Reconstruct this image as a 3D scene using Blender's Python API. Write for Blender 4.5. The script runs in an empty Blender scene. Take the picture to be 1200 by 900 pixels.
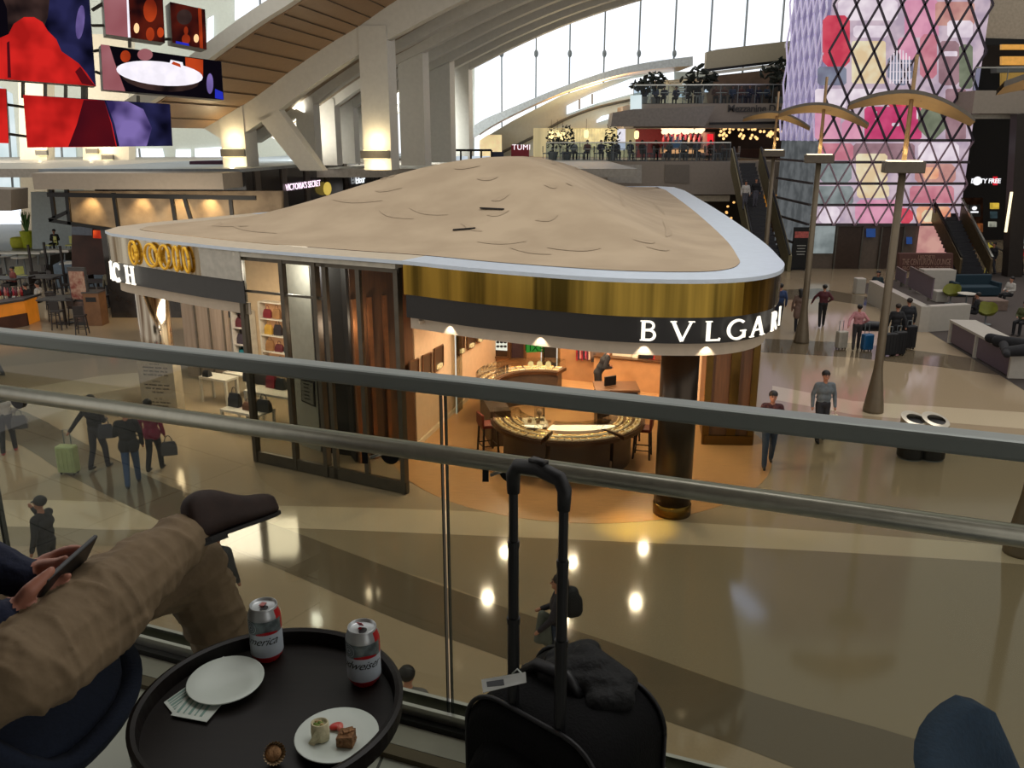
import bpy, math, random
import numpy as np
from mathutils import Vector, Matrix
random.seed(7)
PI = math.pi
sc = bpy.context.scene
COL = sc.collection
# ------------------------------------------------------------------ camera
F = 1000.0; TH = math.radians(16.2); HC = 7.2; DECK = 5.7
CT, ST = math.cos(TH), math.sin(TH)
CAM = Vector((0, 0, HC))
def ray(u, v):
    a = (u-600)/F; b = (450-v)/F
    return Vector((a, CT + b*ST, -ST + b*CT))
def G(u, v, z=0.0):
    d = ray(u, v); return CAM + d*((z-HC)/d.z)
def P(u, v, y):
    d = ray(u, v); return CAM + d*(y/d.y)
def PV(u, v, p0, n):
    d = ray(u, v); return CAM + d*((Vector(p0)-CAM).dot(n)/d.dot(n))
def gxy(u, v, z=0.0):
    p = G(u, v, z); return (p.x, p.y)
cam = bpy.data.cameras.new('camera'); cam.lens = 30; cam.sensor_width = 36; cam.clip_start = .05; cam.clip_end = 400
co = bpy.data.objects.new('camera', cam); COL.objects.link(co)
co.location = CAM; co.rotation_euler = (PI/2-TH, 0, 0); sc.camera = co
sc.view_settings.view_transform = 'Standard'
try: sc.view_settings.look = 'None'
except Exception: pass
sc.cycles.max_bounces = 6; sc.cycles.diffuse_bounces = 2; sc.cycles.glossy_bounces = 4
sc.cycles.transparent_max_bounces = 16; sc.cycles.transmission_bounces = 4
sc.cycles.sample_clamp_indirect = 3.0
# ------------------------------------------------------------------ materials
def lin(c):
    return tuple((x/255/12.92 if x/255 <= .04045 else ((x/255+.055)/1.055)**2.4) for x in c)
MATS = {}
def mat(name, rgb, rough=.6, metal=0.0, var=.10, scale=6.0, emis=None, estr=0.0, k=1.0, bump=0.0, spec=.5, rgb2=None, stretch=None, coat=0.0):
    if name in MATS: return MATS[name]
    m = bpy.data.materials.new(name); m.use_nodes = True
    nt = m.node_tree; b = nt.nodes['Principled BSDF']
    c = [min(1, x*k) for x in lin(rgb)]
    c2 = [min(1, x*k) for x in lin(rgb2)] if rgb2 else [x*(1-var) for x in c]
    if not rgb2: c = [min(1, x*(1+var)) for x in c]
    tc = nt.nodes.new('ShaderNodeTexCoord'); mp = nt.nodes.new('ShaderNodeMapping')
    nz = nt.nodes.new('ShaderNodeTexNoise'); mx = nt.nodes.new('ShaderNodeMix'); mx.data_type = 'RGBA'
    nz.inputs['Scale'].default_value = scale; nz.inputs['Detail'].default_value = 4
    if stretch: mp.inputs['Scale'].default_value = stretch
    L = nt.links
    L.new(tc.outputs['Object'], mp.inputs['Vector']); L.new(mp.outputs[0], nz.inputs['Vector'])
    cr = nt.nodes.new('ShaderNodeMapRange'); cr.inputs[1].default_value = .35; cr.inputs[2].default_value = .65
    L.new(nz.outputs['Fac'], cr.inputs[0]); L.new(cr.outputs[0], mx.inputs['Factor'])
    mx.inputs['A'].default_value = (*c2, 1); mx.inputs['B'].default_value = (*c, 1)
    L.new(mx.outputs['Result'], b.inputs['Base Color'])
    b.inputs['Roughness'].default_value = rough; b.inputs['Metallic'].default_value = metal
    b.inputs['Specular IOR Level'].default_value = spec
    b.inputs['Coat Weight'].default_value = coat; b.inputs['Coat Roughness'].default_value = .08
    if emis is not None:
        b.inputs['Emission Color'].default_value = (*lin(emis), 1); b.inputs['Emission Strength'].default_value = estr
    if bump:
        bp = nt.nodes.new('ShaderNodeBump'); bp.inputs['Strength'].default_value = bump; bp.inputs['Distance'].default_value = .02
        L.new(nz.outputs['Fac'], bp.inputs['Height']); L.new(bp.outputs[0], b.inputs['Normal'])
    MATS[name] = m; return m
def glow(name, rgb, strength=1.0, rgb2=None, scale=3.0):
    """self-lit surface (screens, lamps, windows)"""
    if name in MATS: return MATS[name]
    m = bpy.data.materials.new(name); m.use_nodes = True; nt = m.node_tree
    nt.nodes.remove(nt.nodes['Principled BSDF'])
    e = nt.nodes.new('ShaderNodeEmission'); e.inputs['Strength'].default_value = strength
    L = nt.links; L.new(e.outputs[0], nt.nodes['Material Output'].inputs['Surface'])
    c = lin(rgb); c2 = lin(rgb2) if rgb2 else tuple(x*.9 for x in c)
    tc = nt.nodes.new('ShaderNodeTexCoord'); nz = nt.nodes.new('ShaderNodeTexNoise'); nz.inputs['Scale'].default_value = scale
    L.new(tc.outputs['Object'], nz.inputs['Vector'])
    cr = nt.nodes.new('ShaderNodeMapRange'); cr.inputs[1].default_value = .38; cr.inputs[2].default_value = .62
    mx = nt.nodes.new('ShaderNodeMix'); mx.data_type = 'RGBA'
    L.new(nz.outputs['Fac'], cr.inputs[0]); L.new(cr.outputs[0], mx.inputs['Factor'])
    mx.inputs['A'].default_value = (*c2, 1); mx.inputs['B'].default_value = (*c, 1)
    L.new(mx.outputs['Result'], e.inputs['Color'])
    MATS[name] = m; return m
def glass(name, tint=(235, 240, 238), refl=.5, rough=.0, ior=1.45):
    if name in MATS: return MATS[name]
    m = bpy.data.materials.new(name); m.use_nodes = True; nt = m.node_tree
    nt.nodes.remove(nt.nodes['Principled BSDF'])
    t = nt.nodes.new('ShaderNodeBsdfTransparent'); g = nt.nodes.new('ShaderNodeBsdfGlossy'); fr = nt.nodes.new('ShaderNodeFresnel')
    nz = nt.nodes.new('ShaderNodeTexNoise'); nz.inputs['Scale'].default_value = 2.0
    mr = nt.nodes.new('ShaderNodeMapRange'); mr.inputs[3].default_value = max(0.001, rough*.8); mr.inputs[4].default_value = rough*1.2+.002
    nt.links.new(nz.outputs['Fac'], mr.inputs[0]); nt.links.new(mr.outputs[0], g.inputs['Roughness'])
    fr.inputs['IOR'].default_value = ior
    mu = nt.nodes.new('ShaderNodeMath'); mu.operation = 'MULTIPLY'; mu.inputs[1].default_value = refl
    mx = nt.nodes.new('ShaderNodeMixShader')
    t.inputs['Color'].default_value = (*lin(tint), 1)
    L = nt.links
    L.new(fr.outputs[0], mu.inputs[0]); L.new(mu.outputs[0], mx.inputs[0]); L.new(t.outputs[0], mx.inputs[1]); L.new(g.outputs[0], mx.inputs[2])
    L.new(mx.outputs[0], nt.nodes['Material Output'].inputs['Surface'])
    MATS[name] = m; return m
# ------------------------------------------------------------------ mesh builder
class MB:
    def __init__(s): s.v = []; s.f = []; s.m = []
    def poly(s, pts, m=0):
        n = len(s.v); s.v += [tuple(p) for p in pts]; s.f.append(tuple(range(n, n+len(pts)))); s.m.append(m); return s
    def box(s, c, d, rz=0, m=0, R=None):
        hx, hy, hz = d[0]/2, d[1]/2, d[2]/2; n = len(s.v); ca, sa = math.cos(rz), math.sin(rz)
        for x, y, z in ((-1,-1,-1),(1,-1,-1),(1,1,-1),(-1,1,-1),(-1,-1,1),(1,-1,1),(1,1,1),(-1,1,1)):
            p = Vector((x*hx, y*hy, z*hz))
            if R is not None: p = R @ p
            s.v.append((c[0]+p.x*ca-p.y*sa, c[1]+p.x*sa+p.y*ca, c[2]+p.z))
        for f in ((0,3,2,1),(4,5,6,7),(0,1,5,4),(1,2,6,5),(2,3,7,6),(3,0,4,7)):
            s.f.append(tuple(n+i for i in f)); s.m.append(m)
        return s
    def prism(s, xy, z0, z1, m=0, mt=None):
        n = len(s.v); k = len(xy)
        z0s = z0 if isinstance(z0, (list, tuple)) else [z0]*k
        z1s = z1 if isinstance(z1, (list, tuple)) else [z1]*k
        a = sum(xy[i][0]*xy[(i+1) % k][1]-xy[(i+1) % k][0]*xy[i][1] for i in range(k))
        if a < 0: xy = xy[::-1]; z0s = z0s[::-1]; z1s = z1s[::-1]
        s.v += [(x, y, z) for (x, y), z in zip(xy, z0s)] + [(x, y, z) for (x, y), z in zip(xy, z1s)]
        s.f.append(tuple(range(n+k-1, n-1, -1))); s.m.append(m)
        s.f.append(tuple(range(n+k, n+2*k))); s.m.append(m if mt is None else mt)
        for i in range(k):
            j = (i+1) % k; s.f.append((n+i, n+j, n+k+j, n+k+i)); s.m.append(m)
        return s
    def extr(s, pts, vec, m=0):
        """extrude a planar 3-D polygon by vec"""
        n = len(s.v); k = len(pts); vec = Vector(vec)
        s.v += [tuple(p) for p in pts] + [tuple(Vector(p)+vec) for p in pts]
        s.f.append(tuple(range(n+k-1, n-1, -1))); s.m.append(m)
        s.f.append(tuple(range(n+k, n+2*k))); s.m.append(m)
        for i in range(k):
            j = (i+1) % k; s.f.append((n+i, n+j, n+k+j, n+k+i)); s.m.append(m)
        return s
    def strip(s, A, B, m=0):
        """quads between two point rows"""
        n = len(s.v); k = len(A); s.v += [tuple(p) for p in A] + [tuple(p) for p in B]
        for i in range(k-1): s.f.append((n+i, n+i+1, n+k+i+1, n+k+i)); s.m.append(m)
        return s
    def bar(s, p, q, w, h=None, m=0, up=(0, 0, 1)):
        h = w if h is None else h; p = Vector(p); q = Vector(q); d = (q-p).normalized(); up = Vector(up)
        if abs(d.dot(up)) > .98: up = Vector((0, 1, 0))
        x = d.cross(up).normalized()*w/2; y = x.cross(d).normalized()*h/2
        n = len(s.v)
        for c in (p, q):
            for a, b in ((-1,-1),(1,-1),(1,1),(-1,1)): s.v.append(tuple(c+x*a+y*b))
        for f in ((0,3,2,1),(4,5,6,7),(0,1,5,4),(1,2,6,5),(2,3,7,6),(3,0,4,7)):
            s.f.append(tuple(n+i for i in f)); s.m.append(m)
        return s
    def tube(s, pts, r, n=10, m=0, cap=True):
        pts = [Vector(p) for p in pts]; k = len(pts); base = len(s.v)
        rs = r if isinstance(r, (list, tuple)) else [r]*k
        x = None
        for i in range(k):
            d = (pts[min(i+1, k-1)]-pts[max(i-1, 0)])
            d = d.normalized() if d.length > 1e-9 else Vector((0, 0, 1))
            if x is None:
                u = Vector((0, 0, 1)) if abs(d.z) < .9 else Vector((1, 0, 0)); x = d.cross(u).normalized()
            else:
                x = (x - d*x.dot(d)); x = x.normalized() if x.length > 1e-6 else d.orthogonal().normalized()
            y = d.cross(x)
            for j in range(n):
                t = 2*PI*j/n; s.v.append(tuple(pts[i]+(x*math.cos(t)+y*math.sin(t))*rs[i]))
        for i in range(k-1):
            for j in range(n):
                a = base+i*n+j; b = base+i*n+(j+1) % n
                s.f.append((a, b, b+n, a+n)); s.m.append(m)
        if cap:
            s.f.append(tuple(base+j for j in range(n-1, -1, -1))); s.m.append(m)
            s.f.append(tuple(base+(k-1)*n+j for j in range(n))); s.m.append(m)
        return s
    def lathe(s, prof, c=(0, 0, 0), n=24, m=0, sx=1, sy=1, mf=None):
        base = len(s.v)
        for r, z in prof:
            for j in range(n):
                t = 2*PI*j/n; s.v.append((c[0]+r*sx*math.cos(t), c[1]+r*sy*math.sin(t), c[2]+z))
        for i in range(len(prof)-1):
            for j in range(n):
                a = base+i*n+j; b = base+i*n+(j+1) % n
                s.f.append((a, b, b+n, a+n)); s.m.append(mf(i, j) if mf else m)
        s.f.append(tuple(base+j for j in range(n-1, -1, -1))); s.m.append(m)
        s.f.append(tuple(base+(len(prof)-1)*n+j for j in range(n))); s.m.append(m if not mf else mf(len(prof)-2, 0))
        return s
    def sph(s, c, r, m=0, n=12, k=8, R=None):
        r = r if isinstance(r, (list, tuple)) else (r, r, r); base = len(s.v)
        def put(p):
            p = Vector(p)
            if R is not None: p = R @ p
            s.v.append((c[0]+p.x, c[1]+p.y, c[2]+p.z))
        put((0, 0, -r[2]))
        for i in range(1, k):
            a = PI*i/k-PI/2
            for j in range(n):
                t = 2*PI*j/n; put((r[0]*math.cos(a)*math.cos(t), r[1]*math.cos(a)*math.sin(t), r[2]*math.sin(a)))
        put((0, 0, r[2])); top = len(s.v)-1
        for j in range(n):
            s.f.append((base, base+1+(j+1) % n, base+1+j)); s.m.append(m)
            s.f.append((top, top-n+j, top-n+(j+1) % n)); s.m.append(m)
        for i in range(k-2):
            for j in range(n):
                a = base+1+i*n+j; b = base+1+i*n+(j+1) % n
                s.f.append((a, b, b+n, a+n)); s.m.append(m)
        return s
    def caps(s, p, q, r0, r1, n=10, m=0):
        """tapered capsule"""
        p = Vector(p); q = Vector(q); d = q-p
        if d.length < 1e-6: return s.sph(p, r0, m, n, 6)
        d = d.normalized(); pts = []; rs = []
        for a in (-80, -60, -35, 0): pts.append(p+d*r0*math.sin(math.radians(a))); rs.append(r0*math.cos(math.radians(a)))
        for a in (0, 35, 60, 80): pts.append(q+d*r1*math.sin(math.radians(a))); rs.append(r1*math.cos(math.radians(a)))
        return s.tube(pts, rs, n, m)
    def build(s, name, mats, parent=None, smooth=False, local=False, bevel=0, sub=0):
        me = bpy.data.meshes.new(name); vs = s.v
        if parent is not None and not local:
            w = wloc(parent); vs = [(x-w.x, y-w.y, z-w.z) for x, y, z in vs]
        me.from_pydata(vs, [], s.f); 
        if not isinstance(mats, (list, tuple)): mats = [mats]
        for m in mats: me.materials.append(m)
        me.polygons.foreach_set('material_index', s.m)
        if smooth: me.polygons.foreach_set('use_smooth', [True]*len(s.f))
        me.update(); me.validate()
        o = bpy.data.objects.new(name, me); COL.objects.link(o)
        if parent is not None: o.parent = parent
        if bevel:
            b = o.modifiers.new('bevel', 'BEVEL'); b.width = bevel; b.segments = 2; b.limit_method = 'ANGLE'
        if sub:
            b = o.modifiers.new('sub', 'SUBSURF'); b.levels = sub; b.render_levels = sub
        if smooth == 'auto':
            try: me.shade_auto_smooth
            except Exception: pass
        return o
def wloc(o):
    w = Vector((0, 0, 0))
    while o is not None: w = w + o.location; o = o.parent
    return w
def tag(o, label=None, cat=None, group=None, kind=None):
    if label: o['label'] = label
    if cat: o['category'] = cat
    if group: o['group'] = group
    if kind: o['kind'] = kind
    return o
def thing(name, label, cat, loc=(0, 0, 0), rz=0, group=None):
    o = bpy.data.objects.new(name, None); COL.objects.link(o); o.location = loc; o.rotation_euler = (0, 0, rz)
    o.empty_display_size = .1
    return tag(o, label, cat, group)
def struct(o): o['kind'] = 'structure'; return o
def copy_tree(o, parent=None):
    c = o.copy(); COL.objects.link(c)
    if parent is not None: c.parent = parent
    for ch in list(o.children): copy_tree(ch, c)
    return c
def dup(o, loc, rz, label=None, group=None):
    c = copy_tree(o); c.location = loc; c.rotation_euler = (0, 0, rz)
    if label: c['label'] = label
    if group: c['group'] = group
    return c
def text_mesh(txt, size=1.0, depth=.02, shear=0, spacing=1.0, offset=0.0, res=4):
    cu = bpy.data.curves.new('t', 'FONT'); cu.body = txt; cu.size = size; cu.extrude = depth; cu.shear = shear
    cu.align_x = 'CENTER'; cu.space_character = spacing; cu.offset = offset; cu.resolution_u = res
    o = bpy.data.objects.new('t', cu); COL.objects.link(o)
    bpy.context.view_layer.update()
    me = bpy.data.meshes.new_from_object(o.evaluated_get(bpy.context.evaluated_depsgraph_get()))
    vs = [tuple(v.co) for v in me.vertices]; fs = [tuple(p.vertices) for p in me.polygons]
    bpy.data.objects.remove(o); bpy.data.curves.remove(cu); bpy.data.meshes.remove(me)
    return vs, fs
def add_text(mb, txt, origin, xdir, ydir, size, depth=.01, m=0, fn=None, **kw):
    vs, fs = text_mesh(txt, size, depth, **kw)
    xd = Vector(xdir).normalized(); yd = Vector(ydir).normalized(); zd = xd.cross(yd); o = Vector(origin); n = len(mb.v)
    for v in vs:
        mb.v.append(tuple(fn(v)) if fn else tuple(o+xd*v[0]+yd*v[1]+zd*v[2]))
    for f in fs: mb.f.append(tuple(n+i for i in f)); mb.m.append(m)
    return mb
def light(kind, loc, energy, color=(1, 1, 1), size=.1, rot=None, spot=None, blend=.5, target=None, sy=None):
    l = bpy.data.lights.new(kind.lower()+'_light', kind); l.energy = energy; l.color = color
    if kind == 'AREA':
        l.size = size
        if sy: l.shape = 'RECTANGLE'; l.size_y = sy
    else: l.shadow_soft_size = size
    if spot: l.spot_size = spot; l.spot_blend = blend
    o = bpy.data.objects.new(kind.lower()+'_light', l); COL.objects.link(o); o.location = loc
    if target is not None:
        o.rotation_euler = (Vector(target)-Vector(loc)).to_track_quat('-Z', 'Y').to_euler()
    elif rot: o.rotation_euler = rot
    return o
# ------------------------------------------------------------------ bodies
def body_mesh(name, bones, vox, mats, order, parent=None, local=False, smooth_it=3):
    """one continuous remeshed surface from tapered bones; faces take the material of the nearest bone"""
    mb = MB()
    for b in bones: mb.caps(b[0], b[1], b[2], b[3], 12)
    tmp = mb.build('tmp', mats[0])
    r = tmp.modifiers.new('r', 'REMESH'); r.mode = 'VOXEL'; r.voxel_size = vox
    s = tmp.modifiers.new('s', 'SMOOTH'); s.iterations = smooth_it; s.factor = .5
    bpy.context.view_layer.update()
    me = bpy.data.meshes.new_from_object(tmp.evaluated_get(bpy.context.evaluated_depsgraph_get()))
    tm = tmp.data; bpy.data.objects.remove(tmp); bpy.data.meshes.remove(tm)
    nv = len(me.vertices); co_ = np.empty(nv*3); me.vertices.foreach_get('co', co_); co_ = co_.reshape(-1, 3)
    nf = len(me.polygons); cen = np.empty(nf*3); me.polygons.foreach_get('center', cen); cen = cen.reshape(-1, 3)
    best = np.full(nf, 1e9); lab = np.zeros(nf, int)
    for b in bones:
        p = np.array(b[0]); q = np.array(b[1]); d = q-p; L2 = max(1e-9, d.dot(d))
        t = np.clip(((cen-p) @ d)/L2, 0, 1); dist = np.linalg.norm(cen-(p+t[:, None]*d), axis=1)-(b[2]+(b[3]-b[2])*t)
        if len(b) > 5: dist = dist+b[5]
        w = dist < best; best[w] = dist[w]; lab[w] = order.index(b[4])
    me.materials.clear()
    for m in mats: me.materials.append(m)
    me.polygons.foreach_set('material_index', lab.astype(np.int32)); me.polygons.foreach_set('use_smooth', [True]*nf)
    if parent is not None and not local:
        w = wloc(parent); me.transform(Matrix.Translation(-w))
    me.update(); me.name = name
    o = bpy.data.objects.new(name, me); COL.objects.link(o)
    if parent is not None: o.parent = parent
    return o
# ================================================================== NEAR BALCONY
# --- materials
def tile_mat(name, rgb, grout, rz, scale, rough=.35):
    m = bpy.data.materials.new(name); m.use_nodes = True; nt = m.node_tree; b = nt.nodes['Principled BSDF']; L = nt.links
    tc = nt.nodes.new('ShaderNodeTexCoord'); mp = nt.nodes.new('ShaderNodeMapping'); br = nt.nodes.new('ShaderNodeTexBrick')
    mp.inputs['Rotation'].default_value = (0, 0, rz)
    L.new(tc.outputs['Object'], mp.inputs['Vector']); L.new(mp.outputs[0], br.inputs['Vector'])
    br.offset = 0.0; br.squash = 1.0
    br.inputs['Scale'].default_value = scale; br.inputs['Mortar Size'].default_value = .004*scale
    br.inputs['Brick Width'].default_value = .6*1.0; br.inputs['Row Height'].default_value = .3
    br.inputs['Color1'].default_value = (*lin(rgb), 1); br.inputs['Color2'].default_value = (*[x*.9 for x in lin(rgb)], 1)
    br.inputs['Mortar'].default_value = (*lin(grout), 1)
    L.new(br.outputs['Color'], b.inputs['Base Color']); b.inputs['Roughness'].default_value = rough
    return m
RD = Vector((-.934, .357, 0)).normalized()      # rail direction, going left and away
RN = Vector((.357, .934, 0)).normalized()       # outward over the hall
R0 = G(528, 838, DECK+.03); R0.z = DECK         # foot of the glass joint
def rp(t, n=0.0, z=0.0): return R0 + RD*t + RN*n + Vector((0, 0, z))
m_tile = tile_mat('pale stone deck tile', (182, 184, 174), (62, 62, 58), math.atan2(-RD.y, -RD.x)+.52, 1.0)
m_rail = mat('grey painted steel', (132, 138, 134), .42, .25, .06, 3, spec=.5)
m_pipe = mat('brushed steel pipe', (172, 170, 156), .34, .75, .06, 40)
m_black = mat('black metal', (14, 14, 15), .4, .3)
m_curb = mat('pale stone curb', (150, 148, 136), .5)
m_alu = mat('bright aluminium', (190, 190, 184), .3, .9)
m_glass = glass('railing glass', (212, 214, 208), .07)
dk = MB(); A = [rp(3.2, .0), rp(-3.2, .0), rp(-3.2, -4.5), rp(3.2, -4.5)]
dk.prism([(p.x, p.y) for p in A], DECK-.35, DECK)
o = struct(dk.build('floor', m_tile))
cb = MB()
cb.bar(rp(3.2, -.03, -.2), rp(-3.2, -.03, -.2), .20, .42)   # stone edge under the glass
cb.bar(rp(3.2, -.155, .0), rp(-3.2, -.155, .0), .035, .03, 1)
struct(cb.build('trim_1', [m_curb, mat('dull brass strip', (92, 82, 62), .5, .4)]))
rl = thing('glass_railing', 'glass balcony railing with a thick grey top rail and a steel pipe below it', 'railing', rp(0))
MB().bar(rp(3.4, 0, .940), rp(-3.4, 0, .940), .055, .040).build('top_rail', m_rail, rl, bevel=.008)
MB().tube([rp(3.4, -.06, .790), rp(-3.4, -.06, .790)], .0215, 20).build('pipe_rail', m_pipe, rl, smooth=True)
sh = MB(); sh.bar(rp(3.3, .025, .03), rp(-3.3, .025, .03), .012, .05); sh.bar(rp(3.3, -.028, .03), rp(-3.3, -.028, .03), .012, .05)
sh.build('base_channel', m_alu, rl)
MB().bar(rp(3.3, -.045, .014), rp(-3.3, -.045, .014), .02, .025).build('base_gap_strip', m_black, rl)  # black strip drawn for the dark gap along the channel
for t0, t1 in ((.006, 1.55), (-1.55, -.006), (1.562, 3.1), (-3.1, -1.562)):
    MB().bar(rp(t0, 0, .475), rp(t1, 0, .475), .012, .90).build('glass_pane', m_glass, rl)
    for t in (t0, t1): MB().bar(rp(t, 0, .02), rp(t, 0, .925), .012, .003, up=RD).build('glass_edge', mat('dark green glass edge', (46, 52, 48), .2), rl)
for t in (.155, -.16, 1.4, -1.4):
    b = MB(); c = rp(t, -.012, .79)
    b.tube([rp(t, -.055, .785), rp(t, -.005, .75)], .007, 8)
    b.tube([rp(t-.012, -.012, .75), rp(t-.012, .004, .75)], .026, 20)
    b.bar(rp(t+.028, -.06, .74), rp(t+.028, -.06, .785), .014, .012)
    b.build('bracket', m_black, rl, smooth=False)
    MB().tube([rp(t+.02, -.05, .751), rp(t-.012, -.02, .76)], .004, 8).build('bracket_pin', m_alu, rl, smooth=True)
# --- table
TZ = HC-1.035; TC = Vector((-.450, 1.358, 0)); TR = .243
m_tbl = mat('dark espresso wood', (20, 15, 13), .45, 0, .2, 9, stretch=(1, 9, 1), k=1.0, spec=.3)
tb = thing('side_table', 'round dark espresso tray table with a raised lip, holding cans and plates', 'table', (TC.x, TC.y, DECK))
MB().lathe([(0.001, -.018), (TR-.01, -.018), (TR, -.006), (TR+.003, .028), (TR-.004, .031), (TR-.012, .028), (TR-.016, .0), (.001, 0)], (TC.x, TC.y, TZ), 72).build('tabletop', m_tbl, tb, smooth=False)
MB().lathe([(.02, 0), (.02, TZ-DECK-.03), (.05, TZ-DECK-.018)], (TC.x, TC.y, DECK+.012), 20).build('pedestal', m_black, tb, smooth=True)
MB().lathe([(.001, 0), (.19, 0), (.19, .008), (.03, .016), (.001, .016)], (TC.x, TC.y, DECK), 36).build('base', m_black, tb)
# --- cans
m_cans = mat('silver can metal', (190, 194, 196), .3, .6, .05)
m_canw = mat('pale blue white can label', (186, 196, 206), .4)
m_canr = mat('red can paint', (170, 18, 28), .35)
m_cang = mat('grey engraved can print', (110, 122, 124), .35, .4, .35, 60)
m_ink = mat('black ink', (12, 12, 14), .5)
def can(loc, word, rot, label, tab_up):
    c = thing('beer_can', label, 'can', loc, rot, 'beer cans on the tray table')
    R = .0331; N = 48
    prof = [(.024, 0), (.0245, .002), (.031, .011), (R, .017), (R, .030), (R, .068), (R, .098), (.0325, .104), (.028, .116), (.0278, .118), (.0275, .122), (.0262, .122), (.0258, .117), (.022, .1155), (.001, .1155)]
    def mf(i, j):
        a = 360*j/N
        if i <= 2: return 2
        if i in (3, 4): return 1
        if i == 5: return 2 if (88 < a < 115) else 3
        if i in (6, 7): return 2 if 66 < a < 98 else 0
        return 0
    b = MB(); b.lathe(prof, (0, 0, 0), N, mf=mf); b.build('can_body', [m_cans, m_canw, m_canr, m_cang], c, smooth=True, local=True)
    rr = R+.0004
    t = MB()
    def wrap(v, z=.046, cen=math.radians(-5)):
        a = cen+v[0]/R; return (rr*math.cos(a+0), rr*math.sin(a), z+v[1])
    add_text(t, word, (0, 0, 0), (1, 0, 0), (0, 1, 0), .0245, .00008, fn=wrap, shear=.55, spacing=.95)
    t.build('lettering', m_ink, c, local=True)
    s = MB()   # red swoosh and round medallion on the silver print
    for i in range(10):
        a0 = math.radians(-10+i*8); a1 = math.radians(-10+(i+1)*8); h = .004*math.sin(PI*(i+.5)/10)+.001
        s.poly([(rr*math.cos(a), rr*math.sin(a), z) for a, z in ((a0, .068), (a1, .068), (a1, .070+h), (a0, .070+h))])
    s.build('red_ribbon', m_canr, c, local=True)
    md = MB()
    for ring, (ra, rb) in enumerate(((.0125, .0138), (.0085, .0095), (.003, .005))):
        for k in range(20):
            a0 = 2*PI*k/20; a1 = 2*PI*(k+1)/20
            md.poly([(rr*math.cos(-.55+q*math.cos(a)/R), rr*math.sin(-.55+q*math.cos(a)/R), .083+q*math.sin(a)) for q, a in ((ra, a0), (rb, a0), (rb, a1), (ra, a1))])
    md.build('medallion', m_canw, c, local=True)
    op = MB(); op.lathe([(.001, 0), (.0095, 0), (.0095, .0004), (.001, .0004)], (.006, .004, .1156), 20, sx=1.15, sy=.8); op.build('opening', m_ink, c, local=True)
    tbm = MB(); Rm = Matrix.Rotation(math.radians(-50 if tab_up else -8), 3, 'Y')
    for p in ((0, 0, 0),): tbm.box((-.006+(.004 if tab_up else 0), -.004, .118+(.006 if tab_up else 0)), (.017, .0105, .0012), 0, 0, Rm)
    tbm.box((.0, -.004, .1162), (.006, .006, .0014))
    tbm.build('pull_tab', m_canr if tab_up else mat('pink can tab', (190, 120, 116), .4, .3), c, local=True, bevel=.0004)
    return c
c1 = PV(314, 769, (0, 0, TZ), Vector((0, 0, 1))); c2 = PV(427.5, 797, (0, 0, TZ), Vector((0, 0, 1)))
can((c1.x, c1.y, TZ), 'America', math.radians(-98), 'opened silver and red beer can reading America, back left on the tray table', False)
can((c2.x, c2.y, TZ), 'Budweiser', math.radians(-102), 'silver beer can with a raised red pull tab reading Budweiser, right on the tray table', True)
# --- plates, napkins, food
m_china = mat('white china', (205, 214, 206), .25, 0, .03)
def plate(u, v, R, tilt, label):
    p = PV(u, v, (0, 0, TZ+.01), Vector((0, 0, 1)))
    o = MB().lathe([(.001, .0), (R*.55, 0), (R*.62, .003), (R, .014), (R+.0005, .016), (R-.001, .0165), (R*.6, .0065), (.001, .005)], (0, 0, 0), 48).build('plate', m_china, smooth=True)
    o.location = (p.x, p.y, TZ+.001+tilt*R); o.rotation_euler = (tilt, 0, 0)
    return tag(o, label, 'plate'), p
pl1, q1 = plate(265, 801, .0725, .05, 'empty white side plate resting on paper napkins at the left of the tray table')
pl2, q2 = plate(395, 864, .0735, 0, 'white side plate with wrap, tomato and cake at the front right of the tray table')
m_paper = mat('white printed paper', (200, 208, 200), .7, 0, .06, 30)
m_print = mat('green grey print', (130, 160, 150), .7)
def npk(pts, z, label):
    t = thing('paper_napkin', label, 'napkin', (0, 0, 0)); P3 = [PV(u, v, (0, 0, TZ+z), Vector((0, 0, 1))) for u, v in pts]
    t.location = P3[0]
    MB().prism([(p.x, p.y) for p in P3], TZ+z-.0012, TZ+z).build('sheet', m_paper, t)
    d = P3[1]-P3[0]; e = P3[3]-P3[0]; pr = MB()
    for k in range(5):
        f0 = .12+k*.16; a = P3[0]+d*f0+e*.08; b = P3[0]+d*f0+e*(.55+.3*((k*7) % 3)/3)
        pr.bar(a+Vector((0, 0, .0006)), b+Vector((0, 0, .0006)), .0028 if k % 2 else .005, .0004)
    pr.build('printing', m_print, t)
npk([(192, 823), (204, 838), (250, 806), (236, 792)], .0035, 'folded paper napkin sticking out farthest left under the empty plate')
npk([(200, 838), (242, 846), (276, 806), (240, 790)], .0060, 'folded printed napkin on top, under the front edge of the empty plate')
npk([(238, 786), (262, 790), (300, 782), (262, 769)], .0048, 'folded napkin corner showing behind the empty plate')
nz1 = Vector((0, 0, 1))
w = PV(376, 866, (0, 0, TZ+.008), nz1)
wr = thing('wrap_roll', 'cut white tortilla wrap standing on end with green filling, on the food plate', 'wrap', (w.x, w.y, TZ+.007))
MB().lathe([(.012, 0), (.0155, .002), (.0165, .018), (.0155, .036), (.0135, .037), (.0125, .032), (.001, .031)], (0, 0, 0), 22, sx=1, sy=.85).build('tortilla', mat('tortilla', (205, 196, 160), .8, 0, .08, 60, bump=.3), wr, smooth=True, local=True)
MB().poly([(-.0165, -.005, .002), (-.020, -.014, .001), (-.008, -.018, .001), (.002, -.014, .012), (-.004, -.0135, .03)]).build('tortilla_flap', MATS['tortilla'], wr, local=True)
fl = MB(); rr = random.Random(3)
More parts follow.
